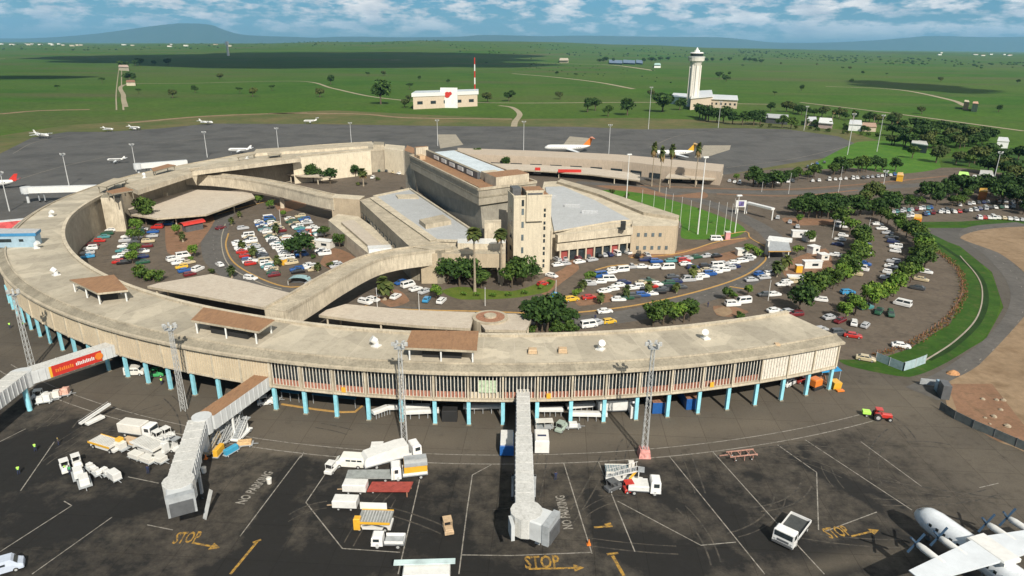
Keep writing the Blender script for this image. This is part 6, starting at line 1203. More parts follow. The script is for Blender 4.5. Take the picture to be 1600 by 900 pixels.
# the wooded village at the upper right
trow(['wood0', 'dark0', 'wood1'], [(1385, 225), (1410, 228), (1440, 232), (1470, 232), (1500, 230), (1530, 228)], 15, 'along the front of the upper right wood', 'upper right wood', 1.15, 5, 19); trow(['wood0', 'wood1'], [(1395, 214), (1430, 216), (1470, 220), (1510, 220), (1545, 222)], 14, 'in the second line of the upper right wood', 'upper right wood', 1.3, 6, 20); trow(['wood0', 'dark1'], [(1400, 204), (1440, 206), (1480, 210), (1520, 214)], 9, 'in the back line of the upper right wood', 'upper right wood', 1.25, 7, 22)
trow(['wood1', 'round1', 'wood0'], [(1440, 248), (1480, 255), (1520, 258), (1560, 252), (1600, 245)], 11, 'of the scattered trees below the upper right wood', 'trees below the upper right wood', 1.2, 7, 23); trow(['wood1', 'dark1'], [(1210, 175), (1240, 176), (1270, 182), (1300, 184), (1330, 188), (1365, 192), (1395, 196)], 18, 'of the village trees along the far lane', 'village trees', 1.35, 5, 24); trow(['round1', 'dark1'], [(1215, 193), (1260, 196), (1330, 202), (1360, 208)], 9, 'in the gardens beside the far apron corner', 'village trees', .9, 4, 25); trow(['bush0', 'round1', 'bush2'], [(1192, 199), (1230, 201), (1262, 203), (1290, 206), (1330, 210), (1372, 214)], 14, 'in the low garden line before the village houses', 'village garden shrubs', 1.7, 3, 27, noun='shrub')
for i, p in enumerate(((1258, 198), (1300, 190), (1310, 182), (1332, 190), (1365, 194), (1400, 205))): tree('midpalm', p, ordw(i+1)+' slender palm from the left in the far village', 'slender village palms', .9)
for p, s, lb in (((1018, 291), 1.0, 'leftmost palm of the four beside the rear wing'), ((1030, 300), .95, 'second palm beside the rear wing'), ((1046, 294), 1.0, 'third palm beside the rear wing'), ((1086, 292), .95, 'rightmost palm of the four beside the rear wing')): tree('midpalm', p, lb, None, s*.85, sz=1.9)
for p, s, lb in (((1112, 282), .9, 'yellow green bush at the end of the rear wing'), ((1150, 283), .9, 'small tree right of the rear wing end')): tree('light0', p, lb, None, s)
tree('round1', (745, 252), 'green tree rising behind the slab roof', None, 1.5); tree('dark1', (790, 262), 'dark tree against the rear wing wall', None, 1.1)
for p, k, s, lb in (((595, 163), 'dark1', 4.0, 'big round dark tree alone on the plain left of the white hall'), ((632, 168), 'wood1', 1.3, 'tree left of the long white hall'), ((640, 158), 'wood1', 1.0, 'low tree behind the left end of the white hall'), ((762, 160), 'wood1', 1.6, 'dark tree right of the long white hall'), ((795, 158), 'wood0', 1.4, 'tree by the track right of the white hall'), ((517, 132), 'dark1', 2.3, 'small dark tree on the bend of the pale track'), ((918, 175), 'dark0', 2.2, 'first dark round tree near the far lawn'), ((930, 173), 'dark2', 2.0, 'second dark round tree near the far lawn'),
                 ((950, 182), 'round1', 2.0, 'mid green tree between the round trees of the far lawn'), ((980, 180), 'dark1', 2.9, 'largest dark round tree of the far lawn'), ((1018, 152), 'wood1', 1.4, 'brown tree left of the control tower'), ((1035, 175), 'wood0', 2.4, 'tall dark tree left of the control tower base'), ((1062, 172), 'dark1', 2.2, 'round dark tree at the foot of the control tower'), ((875, 155), 'wood1', 1.4, 'brown tree on the middle plain'), ((800, 152), 'dark1', 1.5, 'dark shrubby tree beyond the white hall mast')):
    tree(k, p, lb, None, s)
trow(['dark0', 'dark1', 'dark2'], [(1092, 184), (1110, 190), (1130, 193), (1150, 195), (1170, 196), (1185, 195)], 11, 'of the dark hedge line before the control tower', 'dark hedge before the control tower', 2.1, 2, 26, .12)
random.seed(33)
for i, p in enumerate(((217, 147), (270, 153), (305, 145), (343, 124), (375, 146), (395, 151), (425, 142), (575, 120), (600, 118), (655, 125), (700, 130), (760, 100), (870, 117), (900, 120), (935, 96), (830, 93), (1220, 101), (1228, 93), (1276, 102), (1316, 109), (1328, 109), (1348, 116), (1385, 118), (1440, 178), (1470, 128), (1330, 130), (1130, 120), (1160, 105), (640, 140), (500, 152), (160, 130), (90, 140), (1210, 150), (1252, 142), (1560, 175), (1590, 130))):
    tree(random.choice(['dark1', 'wood1', 'umbrella0']), p, ordw(i+1)+' scattered lone tree far out on the plain, counted from the left row', 'lone trees on the plain', random.uniform(.9, 1.5))
for pp, n_, ds, s in (([(935, 98), (950, 97), (960, 97)], 4, 'left of the blue greenhouses', 2.5), ([(1005, 98), (1030, 96), (1042, 95)], 5, 'right of the blue greenhouses', 2.7), ([(1105, 97), (1130, 96), (1160, 96), (1190, 99)], 9, 'in the dark belt behind the control tower', 3.0), ([(195, 105), (215, 103), (240, 102), (265, 102)], 6, 'of the small far grove at left', 2.2), ([(195, 124), (205, 126), (215, 126)], 4, 'round the lonely house at left', 1.5), ([(1140, 128), (1120, 125), (1135, 118)], 3, 'of the thin group right of the tower shaft', 1.5)):
    trow(['wood0', 'dark1'], pp, n_, ds, 'far groves on the plain', s, 8, n_)
def scrub(name, px0, px1, n_, s, y_j, label):
    """far-off scrub that reads as one dark line"""
    random.seed(int(px0[0])+n_); b = MB(); A, B_ = G(*px0), G(*px1)
    for i in range(n_):
        p = A.lerp(B_, random.random()); f = random.uniform(.8, 1.25); p = Vector((p.x*f, p.y*f, plain_h(p.x*f, p.y*f))); r = s*random.uniform(.5, 1.3); q = random.random()*6
        b.loft([[p+Vector((cos(k*pi/3+q)*r*w, sin(k*pi/3+q)*r*w, z*r)) for k in range(6)] for w, z in ((.6, 0), (1, .35), (.75, .8), (.25, 1.0))])
    o = b.build(name, LF['dark']); struct(o, 'stuff'); tag(o, label, 'scrub')
scrub('distant_scrub', (-100, 78), (700, 79), 260, 8, 0, 'dark line of far scrub under the mountain'); scrub('distant_scrub', (700, 84), (1200, 90), 150, 7, 0, 'far scrub line across the middle of the plain'); scrub('distant_scrub', (1150, 88), (1620, 104), 260, 8, 0, 'far scrub line under the right hills'); scrub('field_scrub', (820, 103), (1050, 120), 60, 2.2, 0, 'low scrub on the plain between track and greenhouses')
print('trees', TN)
# ================================================================== MASTS, POLES, FENCES
def mast(p, top_py, label, group, lattice=False, lamps=6, h=None):
    q = G(*p); z = 1.0
    def pj(zz): y, zz2 = q.y, zz-CH; d = y*cp-zz2*sp; return 450-(F*q.x/d*sr+F*(y*sp+zz2*cp)/d*cr)
    while pj(z) > top_py and z < 60: z += .25
    h = h or z; t = thing('floodlight_mast', (q.x, q.y, 0), label, 'floodlight mast', 0, group)
    if lattice:
        b = MB(); n_ = int(h/1.3)
        for s in ((-1, -1), (1, -1), (1, 1), (-1, 1)): b.cyl((s[0]*.48, s[1]*.48, 0), (s[0]*.26, s[1]*.26, h), .075, .06, n=5)
        for i in range(n_):
            z0, z1 = h*i/n_, h*(i+1)/n_; w0, w1 = .48-.22*z0/h, .48-.22*z1/h
            for k in range(4):
                c = [(-1, -1), (1, -1), (1, 1), (-1, 1)]; a_, b_ = c[k], c[(k+1) % 4]
                b.cyl((a_[0]*w0, a_[1]*w0, z0), (b_[0]*w1, b_[1]*w1, z1), .032, n=4, caps=False); b.cyl((b_[0]*w0, b_[1]*w0, z0), (a_[0]*w1, a_[1]*w1, z1), .032, n=4, caps=False)
        b.build('lattice_tower', galv, t)
    else: b = MB(); b.cyl((0, 0, 0), (0, 0, h), .26 if h > 12 else .18, .14, n=8); b.build('pole', M('mast_grey', (.50, .51, .50), .6, .1, 1), t)
    b = MB(); b.box((0, 0, h), (1.8, 1.2, .12)); b.box((0, 0, h+.9), (2.2, .08, .08)); b.build('platform', greym, t)
    for i in range(lamps):
        a = 2*pi*i/lamps; b = MB(); b.box((cos(a)*1.15, sin(a)*.85, h+.75), (.6, .35, .7), a, 0, ch=.06); b.build('floodlight', galv, t)
    return t
mg = 'tall lattice masts on the near apron'
mast((51, 577), 462, 'leftmost tall lattice mast, beside the bannered bridge', mg, True); mast((288, 641), 515, 'second lattice mast, left of the elbow bridge rotunda', mg, True); mast((632, 690), 545, 'third lattice mast, standing beside the white belt truck', mg, True)
t = mast((1006, 712), 545, 'rightmost lattice mast with a red and white painted foot', mg, True); b = MB(); b.loft([[Vector((x*w, y*w, z)) for x, y in ((-1, -1), (1, -1), (1, 1), (-1, 1))] for w, z in ((1.1, 0), (.85, 1.6))]); b.build('painted_foot', M('pink_red_foot', (.62, .28, .25), .7, .5, 1.2), t)
for p, ty, lb in (((15, 330), 272, 'mast at the far left edge behind the ring'), ((108, 290), 243, 'mast left of the long white far bridge end'), ((213, 268), 228, 'mast with wide lamp frame beside the second far bridge'), ((324, 246), 208, 'mast behind the left part of the far ring'), ((435, 233), 202, 'mast behind the middle of the far ring'), ((549, 224), 194, 'mast behind the cream wall of the far ring'), ((684, 228), 190, 'mast by the left concrete pad of the far apron'), ((818, 238), 192, 'mast left of the orange tailed jet'), ((951, 243), 197, 'mast right of the orange tailed jet'), ((1013, 202), 138, 'tall mast on the far verge left of the control tower'),
                  ((1122, 200), 160, 'mast before the hedge of the control tower'), ((1256, 204), 168, 'mast at the far apron corner'), ((1324, 242), 180, 'mast where the far apron meets the small lawn'), ((1370, 237), 182, 'mast on the small bright lawn'), ((1548, 300), 240, 'mast among the dark right hand trees'), ((1379, 296), 270, 'thick short mast beside the long red bank')):
    mast(p, ty, lb, 'single pole floodlight masts', False, 4)
# flag poles and lamp columns round the flag lawn
def pole(p, ty, label, r=.10, group='flag poles round the lawn', name='flag_pole', top=None):
    q = G(*p); z = 1.0
    while z < 60:
        zz = z-CH; d = q.y*cp-zz*sp
        if 450-(F*q.x/d*sr+F*(q.y*sp+zz*cp)/d*cr) <= ty: break
        z += .25
    t = thing(name, (q.x, q.y, 0), label, 'pole', 0, group); b = MB(); b.cyl((0, 0, 0), (0, 0, z), r, r*.6, n=8); b.build('pole', white, t); b = MB(); b.cyl((0, 0, z), (0, 0, z+.5), r*1.6, r*.5, n=8); b.build('finial', galv, t)
    if top: b = MB(); b.box((0, 0, z+.5), (2.2, .9, .5), .3, 0, ch=.1); b.box((0, 0, z*.62), (.5, .4, 1.5)); b.build('lamp_head', white, t)
    return t
pole((978, 321), 243, 'thick white lamp column at the near tip of the flag lawn', .28, 'white lamp columns', 'lamp_column', 1); pole((1090, 366), 248, 'tallest white lamp column in the middle of the flag lawn', .3, 'white lamp columns', 'lamp_column', 1); pole((1148, 364), 308, 'white lamp column at the right end of the flag lawn', .22, 'white lamp columns', 'lamp_column', 1)
for i, (p, ty) in enumerate((((1037, 345), 295), ((1020, 338), 300), ((1048, 350), 305), ((1062, 356), 310), ((1076, 360), 315), ((1104, 366), 315), ((1118, 368), 318), ((1131, 366), 318), ((1002, 330), 298), ((1140, 366), 320))): pole(p, ty, ordw(i+1)+' thin white flag pole standing on the flag lawn', .09)
for i, (p, ty) in enumerate((((1147, 330), 312), ((1190, 300), 285), ((1232, 303), 272), ((1310, 300), 262), ((1200, 470), 440), ((868, 470), 440), ((590, 486), 452), ((440, 362), 330), ((1300, 372), 345), ((1352, 385), 345), ((655, 486), 458), ((758, 478), 452))): pole(p, ty, ordw(i+1)+' slim grey lamp post of the landside roads', .1, 'landside lamp posts', 'lamp_post')
# fences
def fence(name, px, h, label, cat, mats, step=2.4, panel=True, post_r=.08, group=None):
    P = smooth_path(GP(px), max(3, int(plen(GP(px))/step))); c = P[len(P)//2]; t = thing(name, (c.x, c.y, 0), label, cat, 0, group)
    for i, p in enumerate(P):
        b = MB(); b.box((p.x-c.x, p.y-c.y, h/2), (post_r*2, post_r*2, h)); b.build('post', mats[0], t)
    if panel:
        b = MB()
        for p, q in zip(P, P[1:]): b.beam((p.x-c.x, p.y-c.y, .05), (q.x-c.x, q.y-c.y, .05), .06, h-.15)
        b.build('panel', mats[1], t)
fence('metal_fence', [(1368, 563), (1390, 572), (1411, 580)], 2.2, 'left leg of the grey sheet fence at the grass tip', 'fence', (greym, M('grey_blue_sheet', (.24, .33, .36), .5, .2, 1))); fence('metal_fence', [(1411, 580), (1430, 574), (1445, 568)], 2.4, 'right leg of the grey sheet fence at the grass tip', 'fence', (greym, M('pale_blue_sheet', (.34, .44, .47), .5, .2, 1)))
fence('perimeter_wall', [(1468, 640), (1500, 660), (1545, 680), (1600, 704), (1660, 730)], 1.9, 'long grey green perimeter fence below the brown soil', 'fence', (dkgrey, M('perimeter_sheet', (.13, .15, .145), .8, .25, 1)), 3)
fence('post_fence', [(1370, 553), (1400, 545), (1440, 525), (1475, 500), (1498, 470), (1503, 445), (1490, 418), (1450, 385), (1420, 367)], 1.1, 'thin reddish fence curving between tarmac and grass', 'fence', (rust, rust), 2.6, False, .07)
random.seed(8); P = smooth_path(GP([(1372, 556), (1402, 548), (1442, 528), (1478, 503), (1500, 472), (1505, 445), (1492, 416), (1450, 383), (1415, 362)]), 60); b = MB()
for p in P:
    for k in range(22):
        q = p+Vector((random.uniform(-1.2, 1.2), random.uniform(-1, 1), random.uniform(.05, .75))); u = Vector((random.gauss(0, 1), random.gauss(0, 1), random.gauss(0, 1))).normalized()*.3; w = u.orthogonal().normalized()*.2; b.add([q-u, q-w, q+u, q+w], [(0, 1, 2, 3)])
o = b.build('red_hedge', leafmat('red_brown_leaves', (.10, .045, .02), (.15, .07, .03), (.07, .09, .02))); tag(o, 'low red brown hedge along the curved edge of the right tarmac', 'hedge')
t = V('gate_booth', (1468, 612), -15, 'dark gate post block with pale blue panel by the perimeter fence', 'gate'); part(t, 'pillar', [dkgrey], lambda b: b.box((0, -2.2, 1.6), (1.6, 3.0, 3.2))); part(t, 'panel', [M('pale_blue_sheet2', (.28, .40, .50), .5, .2, 1)], lambda b: b.box((0, .2, 1.3), (1.7, 1.6, 2.4), 0, 0, ch=.1)); part(t, 'barrier', [greym], lambda b: b.box((-1.6, 2.2, 1.0), (3.6, .2, 1.4)))
t = V('sand_heap', (1489, 584), 0, 'little orange brown earth heap beside the gate', 'heap'); part(t, 'heap', [M('orange_earth', (.42, .22, .10), 1, .3, 2)], lambda b: b.loft([[Vector((cos(k*pi/4)*w, sin(k*pi/4)*w*.7, z)) for k in range(8)] for w, z in ((1.6, 0), (1.1, .5), (.3, .9))]))
# perimeter rocks
random.seed(12)
for i in range(10):
    x = random.uniform(1510, 1600); p = G(x, 612+random.uniform(0, 60)); s = random.uniform(.3, .8); b = MB(); b.loft([[Vector((cos(k*pi/3+z)*w*s*random.uniform(.8, 1.2), sin(k*pi/3+z)*w*s, z*s)) for k in range(6)] for w, z in ((1, 0), (.9, .4), (.3, .75))]); o = b.build('rock', M('pale_rock', (.34, .28, .2), .9, .3, 2)); o.location = p; tag(o, ordw(i+1)+' pale rock lying on the brown soil at the right', 'rock', 'rocks on the brown soil')
# ================================================================== LANDSIDE SIGNS, HUTS, FAR BUILDINGS
t = V('entrance_canopy', (1228, 400), 0, 'grey roofed entrance canopy with ochre edge right of the flag lawn', 'canopy'); q0 = t.location.copy(); P = GP([(1200, 375), (1232, 376), (1236, 392), (1201, 392)], 3.4); b = MB(); b.prism([p-q0 for p in P], 3.0, 3.4, 0, 1); b.build('roof', [KERB, greym], t)
b = MB(); P = GP([(1202, 369), (1238, 373), (1238, 376), (1200, 372)], 4.2); b.prism([p-q0 for p in P], 3.4, 4.4, 0, 0); b.build('roof_light', white_m, t)
for p in GP([(1203, 379), (1230, 379), (1233, 390), (1203, 390)], 3.0): b = MB(); b.box((p.x-q0.x, p.y-q0.y, 1.5), (.3, .3, 3)); b.build('post', white, t)
for p, sz, a, mt, lb, nm, ct in (((1197, 398), (.5, 2.2, 5.2), 0, white, 'tall white upright sign board left of the grey entrance canopy', 'sign_board', 'sign'), ((1268, 418), (6.0, 2.2, 2.4), 3, white, 'white container hut in the outer lot', 'site_hut', 'hut'), ((1243, 440), (5.2, 2.2, 1.9), -8, offw, 'low white cabin above the outer lot cars', 'site_hut', 'hut'), ((1270, 395), (3.4, 2.8, 2.6), 25, white, 'small white hut in front of the inner tree row', 'site_hut', 'hut'), ((1285, 405), (3, 3, 2.0), 10, offw, 'white hut with open dark front near the inner tree row', 'site_hut', 'hut'),
                              ((1250, 370), (6.5, 2.6, 2.4), -8, white, 'left white hut group beside the red earth strip', 'site_hut', 'hut'), ((1263, 376), (4, 3, 2.2), 12, offw, 'right white hut below the red earth strip', 'site_hut', 'hut'), ((1247, 425), (2, 1.6, 2.4), 0, yel, 'small yellow booth beside the container hut', 'booth', 'booth'), ((1136, 374), (1.8, 1.8, 3.0), 0, M('pink_booth', (.62, .30, .30), .6), 'pink booth at the right tip of the red planting bed', 'booth', 'booth'), ((1158, 398), (3.8, 2.6, 2.2), 5, offw, 'cream kiosk with dark window by the green corner bed', 'site_hut', 'hut'),
                              ((442, 413), (2.4, 1.6, 2.0), -30, yel, 'yellow gate hut beside the little palm of the loop lot', 'booth', 'booth'), ((449, 378), (3, 2, 2.2), 20, M('brown_red_shelter', (.38, .15, .07), .8), 'red brown shelter above the big dark loop tree', 'shelter', 'shelter'), ((508, 386), (6.5, 3.2, 2.6), -20, offw, 'cream kiosk with dark front beside the podium bed', 'site_hut', 'hut'), ((483, 363), (2.2, 1.6, 1.8), 0, M('dull_red_box', (.36, .10, .07), .8), 'dull red box trailer in the loop lot', 'box_trailer', 'trailer'), ((477, 438), (0, 0, 0), 0, white, '', '', '')):
    if not nm: continue
    q = G(*p); t = thing(nm, (q.x, q.y, 0), lb, ct, rad(a)); part(t, 'body', [mt], lambda b: b.box((0, 0, sz[2]/2), sz, 0, 0, ch=.08)); part(t, 'roof', [mt if sz[0] < 1 else white_m], lambda b: b.box((0, 0, sz[2]+.06), (sz[0]*1.06+.1, sz[1]*1.06+.1, .12))); 
    if sz[0] > 2: part(t, 'window', [glass], lambda b: b.box((sz[0]*.1, -sz[1]/2-.02, sz[2]*.55), (sz[0]*.35, .05, sz[2]*.35)))
t = V('green_awning', (476, 441), 0, 'pale teal round topped shelter at the bottom of the loop lot', 'shelter'); t.location = G(468, 443); part(t, 'curved_roof', [M('pale_teal_sheet', (.28, .42, .44), .5, .2, 1), dkgrey], lambda b: (b.loft([[Vector((cos(k*pi/8)*3.2, y, 1.3+sin(k*pi/8)*1.1)) for k in range(9)] for y in (-1.6, 1.6)], 0, caps=False, closed=False), b.box((0, 1.2, 1.1), (5.2, 1.4, 2.0), 0, 1))); part(t, 'posts', [white], lambda b: [b.box((x, y, .7), (.12, .12, 1.4)) for x in (-3, 3) for y in (-1.5, 1.5)])
t = V('billboard', (1150, 330), 0, 'tall white and blue billboard on two legs at the roundabout', 'billboard'); t.location = G(1156, 334); part(t, 'panel', [white], lambda b: b.box((0, 0, 4.6), (4.6, .3, 3.0))); part(t, 'picture', [M('red_blue_panel', (.15, .12, .30), .6, .6, .9)], lambda b: b.box((0, -.17, 4.6), (2.6, .04, 2.2))); part(t, 'legs', [white], lambda b: [b.box((x, 0, 1.6), (.35, .35, 3.2)) for x in (-2, 2)])
t = V('gantry_canopy', (1200, 318), 0, 'long thin white gantry canopy reaching over the landside road', 'canopy'); A, B_ = G(1168, 318, 4.5), G(1208, 328, 4.5); q0 = t.location.copy(); part(t, 'beam', [white], lambda b: b.beam((A.x-q0.x, A.y-q0.y, 4.5), (B_.x-q0.x, B_.y-q0.y, 4.5), 2.2, .8)); part(t, 'legs', [white], lambda b: [b.box((p.x-q0.x, p.y-q0.y, 2.25), (.4, .4, 4.5)) for p in (A, B_)])
# fire station with emblem and its red and white mast
def bld(name, px, z, label, wall, roofm, cat='building', eave=.5, windows=0, group=None):
    P = GP(px, 0); c = sum(P, Vector())/len(P); t = thing(name, (c.x, c.y, 0), label, cat, 0, group); b = MB(); b.prism([p-c for p in P], 0, z, 0); b.build('wall', wall, t); b = MB(); b.prism([(p-c)*1.04 for p in P], z, z+eave, 0); b.build('roof', roofm, t)
    if windows:
        d = P[1]-P[0]; nn = Vector((d.y, -d.x, 0)).normalized(); 
        for i in range(windows): q = P[0].lerp(P[1], (i+.5)/windows)-c+nn*.06; b = MB(); b.box((q.x, q.y, z*.5), (d.length/windows*.4, .15, z*.25), math.atan2(d.y, d.x)); b.build('window', glass, t)
    return t
bw_ = stained('cream_hall_wall', (.62, .52, .40), (.48, .38, .28), amt=.4)
t = bld('fire_station', [(646, 171), (746, 166), (746, 162), (652, 166)], 14, 'long cream hall with white roof and red emblem beyond the far apron', bw_, white, 'building', 4, 5); c = t.location; q = G(702, 168.5)-Vector((c.x, c.y, 0)); b = MB(); b.box((q.x, q.y, 11.5), (20, 2, 23)); b.build('centre_tower', white_m, t); b = MB(); b.cyl((q.x-2, q.y-1.1, 15), (q.x-2, q.y-1.4, 15), 3.4, n=20); b.cyl((q.x+1.5, q.y-1.2, 16.5), (q.x+1.5, q.y-1.5, 16.5), 2, n=16); b.build('red_emblem', redp, t)
q = G(742, 152); t = thing('radio_mast', (q.x, q.y, 0), 'red and white striped mast behind the long cream hall', 'mast'); 
for i in range(6): b = MB(); b.cyl((0, 0, i*9), (0, 0, i*9+9), 1.2-.08*i, 1.15-.08*i, n=8); b.build('striped_section', [redp, white][i % 2 == 0 and 1 or 0], t)
# control tower
q = G(1081, 166); sc_ = mpp(1081, 166); t = thing('control_tower', (q.x, q.y, 0), 'tall white control tower with a stepped round cab on the plain', 'control tower'); HT_ = 84*sc_
twr = stained('tower_white', (.72, .69, .62), (.55, .52, .46), amt=.4)
b = MB(); b.loft([[Vector((cos(2*pi*i/16)*r, sin(2*pi*i/16)*r, z*HT_)) for i in range(16)] for r, z in ((7.6, 0), (6.6, .08), (6.0, .6), (5.9, .72), (8.2, .80))]); b.build('shaft', twr, t)
b = MB(); [b.box((cos(2*pi*i/8)*6.6, sin(2*pi*i/8)*6.6, HT_*.38), (1.6, 1.2, HT_*.7), 2*pi*i/8) for i in range(8)]; b.build('buttress', twr, t)
for r0, r1, z0, z1, mt, nm in ((9.6, 10.2, .80, .86, twr, 'gallery'), (10.6, 10.6, .86, .875, white, 'gallery_rail'), (7.4, 8.0, .875, .93, glass, 'cab_glass'), (8.4, 7.4, .93, .95, white, 'cab_roof'), (3.6, 3.2, .95, .985, white, 'upper_drum'), (1.9, .6, .985, 1.03, white, 'radome')): b = MB(); b.cyl((0, 0, z0*HT_), (0, 0, z1*HT_), r0, r1, n=16); b.build(nm, mt, t)
bld('tower_annex', [(1048, 162), (1082, 165), (1084, 158), (1052, 156)], 9, 'low white building left of the control tower foot', white_m, white); bld('tower_annex', [(1078, 172), (1112, 168), (1110, 156), (1082, 158)], 13, 'cream block at the control tower foot', bw_, white); bld('tower_annex', [(1108, 168), (1151, 170), (1150, 162), (1112, 160)], 10, 'long low cream building right of the control tower', bw_, white, windows=6)
for px, z, mt, rm, lb in (([(1196, 192), (1230, 195), (1230, 188), (1198, 186)], 5, dkgrey, greyroof, 'dark open shed left of the village trees'), ([(1258, 196), (1275, 197), (1274, 190), (1258, 190)], 4.2, bw_, white, 'first pale village house by the far apron corner'), ([(1278, 200), (1300, 202), (1298, 193), (1280, 192)], 4.6, M('pinkish_wall', (.5, .38, .34), .8, .2, 1), white_m, 'pinkish village house with wide roof'), ([(1325, 204), (1345, 205), (1344, 198), (1327, 197)], 5.5, white_m, white, 'white two storey village house'), ([(1346, 205), (1368, 206), (1367, 200), (1347, 199)], 4, bw_, M('tan_roof', (.42, .28, .2), .8, .2, 1), 'village house with tan roof'),
                          ([(1422, 236), (1447, 240), (1444, 232), (1424, 229)], 5.5, dkgrey, white, 'white roofed building at the edge of the bright lawn'), ([(1556, 231), (1574, 232), (1572, 226), (1558, 225)], 5, white_m, white, 'small white building at the far right wood'), ([(1495, 285), (1512, 286), (1510, 280), (1497, 279)], 3.5, M('lime_wall', (.35, .48, .10), .8), limep, 'lime green kiosk by the right hand road'), ([(1528, 283), (1550, 284), (1548, 276), (1530, 275)], 3, white_m, white, 'white gatehouse on the right hand road'), ([(1517, 287), (1528, 288), (1528, 283), (1518, 283)], 3, offw, offw, 'cream van sized hut left of the white gatehouse'),
                          ([(1527, 312), (1540, 313), (1539, 308), (1528, 308)], 4, orange, yel, 'orange kiosk under the dark trees'), ([(1400, 283), (1410, 284), (1409, 279), (1401, 279)], 3, yel, yel, 'yellow booth beside the right hand road'), ([(1426, 352), (1438, 353), (1437, 348), (1427, 347)], 3, orange, yel, 'orange booth where the verge meets the far right lot'), ([(660, 84), (664, 84), (664, 83), (660, 83)], 14, white_m, white, 'tiny pale building in the cloud shadow'), ([(874, 98), (888, 98), (887, 94), (875, 94)], 10, bw_, conc_l, 'pale heap shaped store on the middle plain'),
                          ([(1022, 106), (1032, 106), (1031, 103), (1023, 103)], 10, white_m, M('pale_teal_roof', (.4, .6, .55), .6), 'small teal roofed house right of the greenhouses'), ([(186, 110), (202, 111), (200, 107), (187, 107)], 9, conc_l, M('pinkish_roof', (.55, .40, .33), .8, .2, 1), 'pinkish house at the top of the straight left track'), ([(198, 134), (212, 134), (211, 131), (199, 131)], 6, conc_l, rust, 'lonely house at the left corner of the pale track'), ([(1504, 171), (1512, 172), (1511, 169), (1505, 168)], 9, M('orange_pink_wall', (.6, .33, .22), .8), conc_l, 'left one of two orange pink houses on the right plain'), ([(1517, 174), (1526, 175), (1525, 171), (1518, 171)], 9, conc_l, M('orange_pink_roof', (.55, .32, .22), .8), 'right one of two orange pink houses on the right plain')):
    bld('farm_building' if px[0][1] < 175 else 'village_house', px, z, lb, mt, rm, 'building', .6)
bgl = M('blue_greenhouse_film', (.10, .16, .24), .4, .2, .05)
for i, (x0_, x1_) in enumerate(((952, 972), (974, 992), (994, 1004))): bld('greenhouse', [(x0_, 100), (x1_, 101), (x1_, 96), (x0_, 95)], 5, ['left', 'middle', 'right'][i]+' one of the blue roofed greenhouses behind the plain', bgl, bgl, 'greenhouse', .5, 0, 'blue roofed greenhouses')
q = G(357, 88); t = thing('water_tower', (q.x, q.y, 0), 'thin pale tower standing in the big cloud shadow', 'tower'); b = MB(); b.cyl((0, 0, 0), (0, 0, 60), 7, 5, n=10); b.build('stem', white_m, t); b = MB(); b.cyl((0, 0, 60), (0, 0, 78), 11, 9, n=12); b.build('tank', white, t)
# far town on the horizon
random.seed(17)
for i in range(40):
    x = random.choice([random.uniform(30, 420), random.uniform(30, 420), random.uniform(1330, 1600)]); dd_ = random.uniform(6500, 8200); a = math.atan((x-800)/F/cp); q = Vector((dd_*sin(a)/cos(a)*1.0, dd_, 0)); z = plain_h(q.x, q.y); w = random.uniform(20, 48); h_ = random.uniform(7, 13); t = MB(); t.box((0, 0, h_/2), (w, 20, h_), 0, 0); t.box((0, 0, h_+1), (w*1.05, 21, 2), 0, 1)
    o = t.build('distant_building', [random.choice([white_m, offw, conc_l]), random.choice([white, rust, offw])]); o.location = (q.x, q.y, z-1); tag(o, 'tiny pale building of the far town on the horizon', 'building', 'far town')
# ================================================================== MARKINGS
def worn(name, c, under, sc):
    m, n, l, b = newmat(name); f = noise(n, l, sc, 6, .75); l.new(mix(n, l, ramp(n, l, f, [(.40, 0), (.56, 1)]), under, c), b.inputs['Base Color']); b.inputs['Roughness'].default_value = .85; return m
LINE = worn('worn_white_line', (.30, .28, .245), (.13, .12, .10), 1.1); YLINE = worn('worn_yellow_line', (.40, .23, .035), (.10, .07, .035), 1.6)
WL = MB(); YL = MB()
def ln(b, pts, w=.17, world=False, n=None):
    P = pts if world else GP(pts); P = smooth_path(P, n or max(2, int(plen(P)/4)+2)) if len(P) > 2 and n != 0 else P; add_ribbon(b, P, w, .004)
def pl(b, pts, w=.17):
    for a_, b_ in zip(pts, pts[1:]): add_ribbon(b, GP([a_, b_]), w, .004)
ln(WL, [RP(191.6, rad(a)) for a in range(-125, -64, 2)], .18, True, 60); ln(WL, [RP(194.4, rad(a)) for a in range(-125, -64, 2)], .2, True, 60)
for s in ([(85, 690), (32, 767)], [(112, 790), (0, 862)], [(175, 808), (50, 897)], [(470, 712), (375, 838)], [(475, 706), (470, 715)], [(512, 735), (478, 785), (535, 857), (625, 863)], [(662, 722), (622, 897)], [(768, 726), (738, 742), (730, 795), (717, 897)], [(720, 867), (800, 868), (925, 863)], [(881, 724), (925, 865)], [(935, 721), (992, 862)], [(1046, 713), (1195, 897)], [(1113, 705), (1200, 802), (1288, 897)],
          [(965, 783), (1095, 852), (1150, 847)], [(1215, 695), (1276, 738), (1279, 828)], [(1258, 687), (1425, 797)], [(1345, 690), (1440, 760)], [(1290, 830), (1370, 800)], [(0, 690), (40, 670)], [(100, 783), (112, 790)], [(1530, 762), (1560, 755)], [(230, 820), (270, 828)], [(200, 745), (248, 755)], [(395, 838), (480, 700)][:0] or [(0, 0), (0, 0)][:0]): 
    if len(s) > 1: pl(WL, s)
for s, w in (([(402, 846), (360, 897)], .42), ([(957, 868), (975, 900)], .5), ([(948, 866), (966, 864)], .4), ([(928, 824), (957, 822)], .4), ([(945, 820), (955, 818)], .5), ([(395, 848), (408, 843)], .4)): pl(YL, s, w)
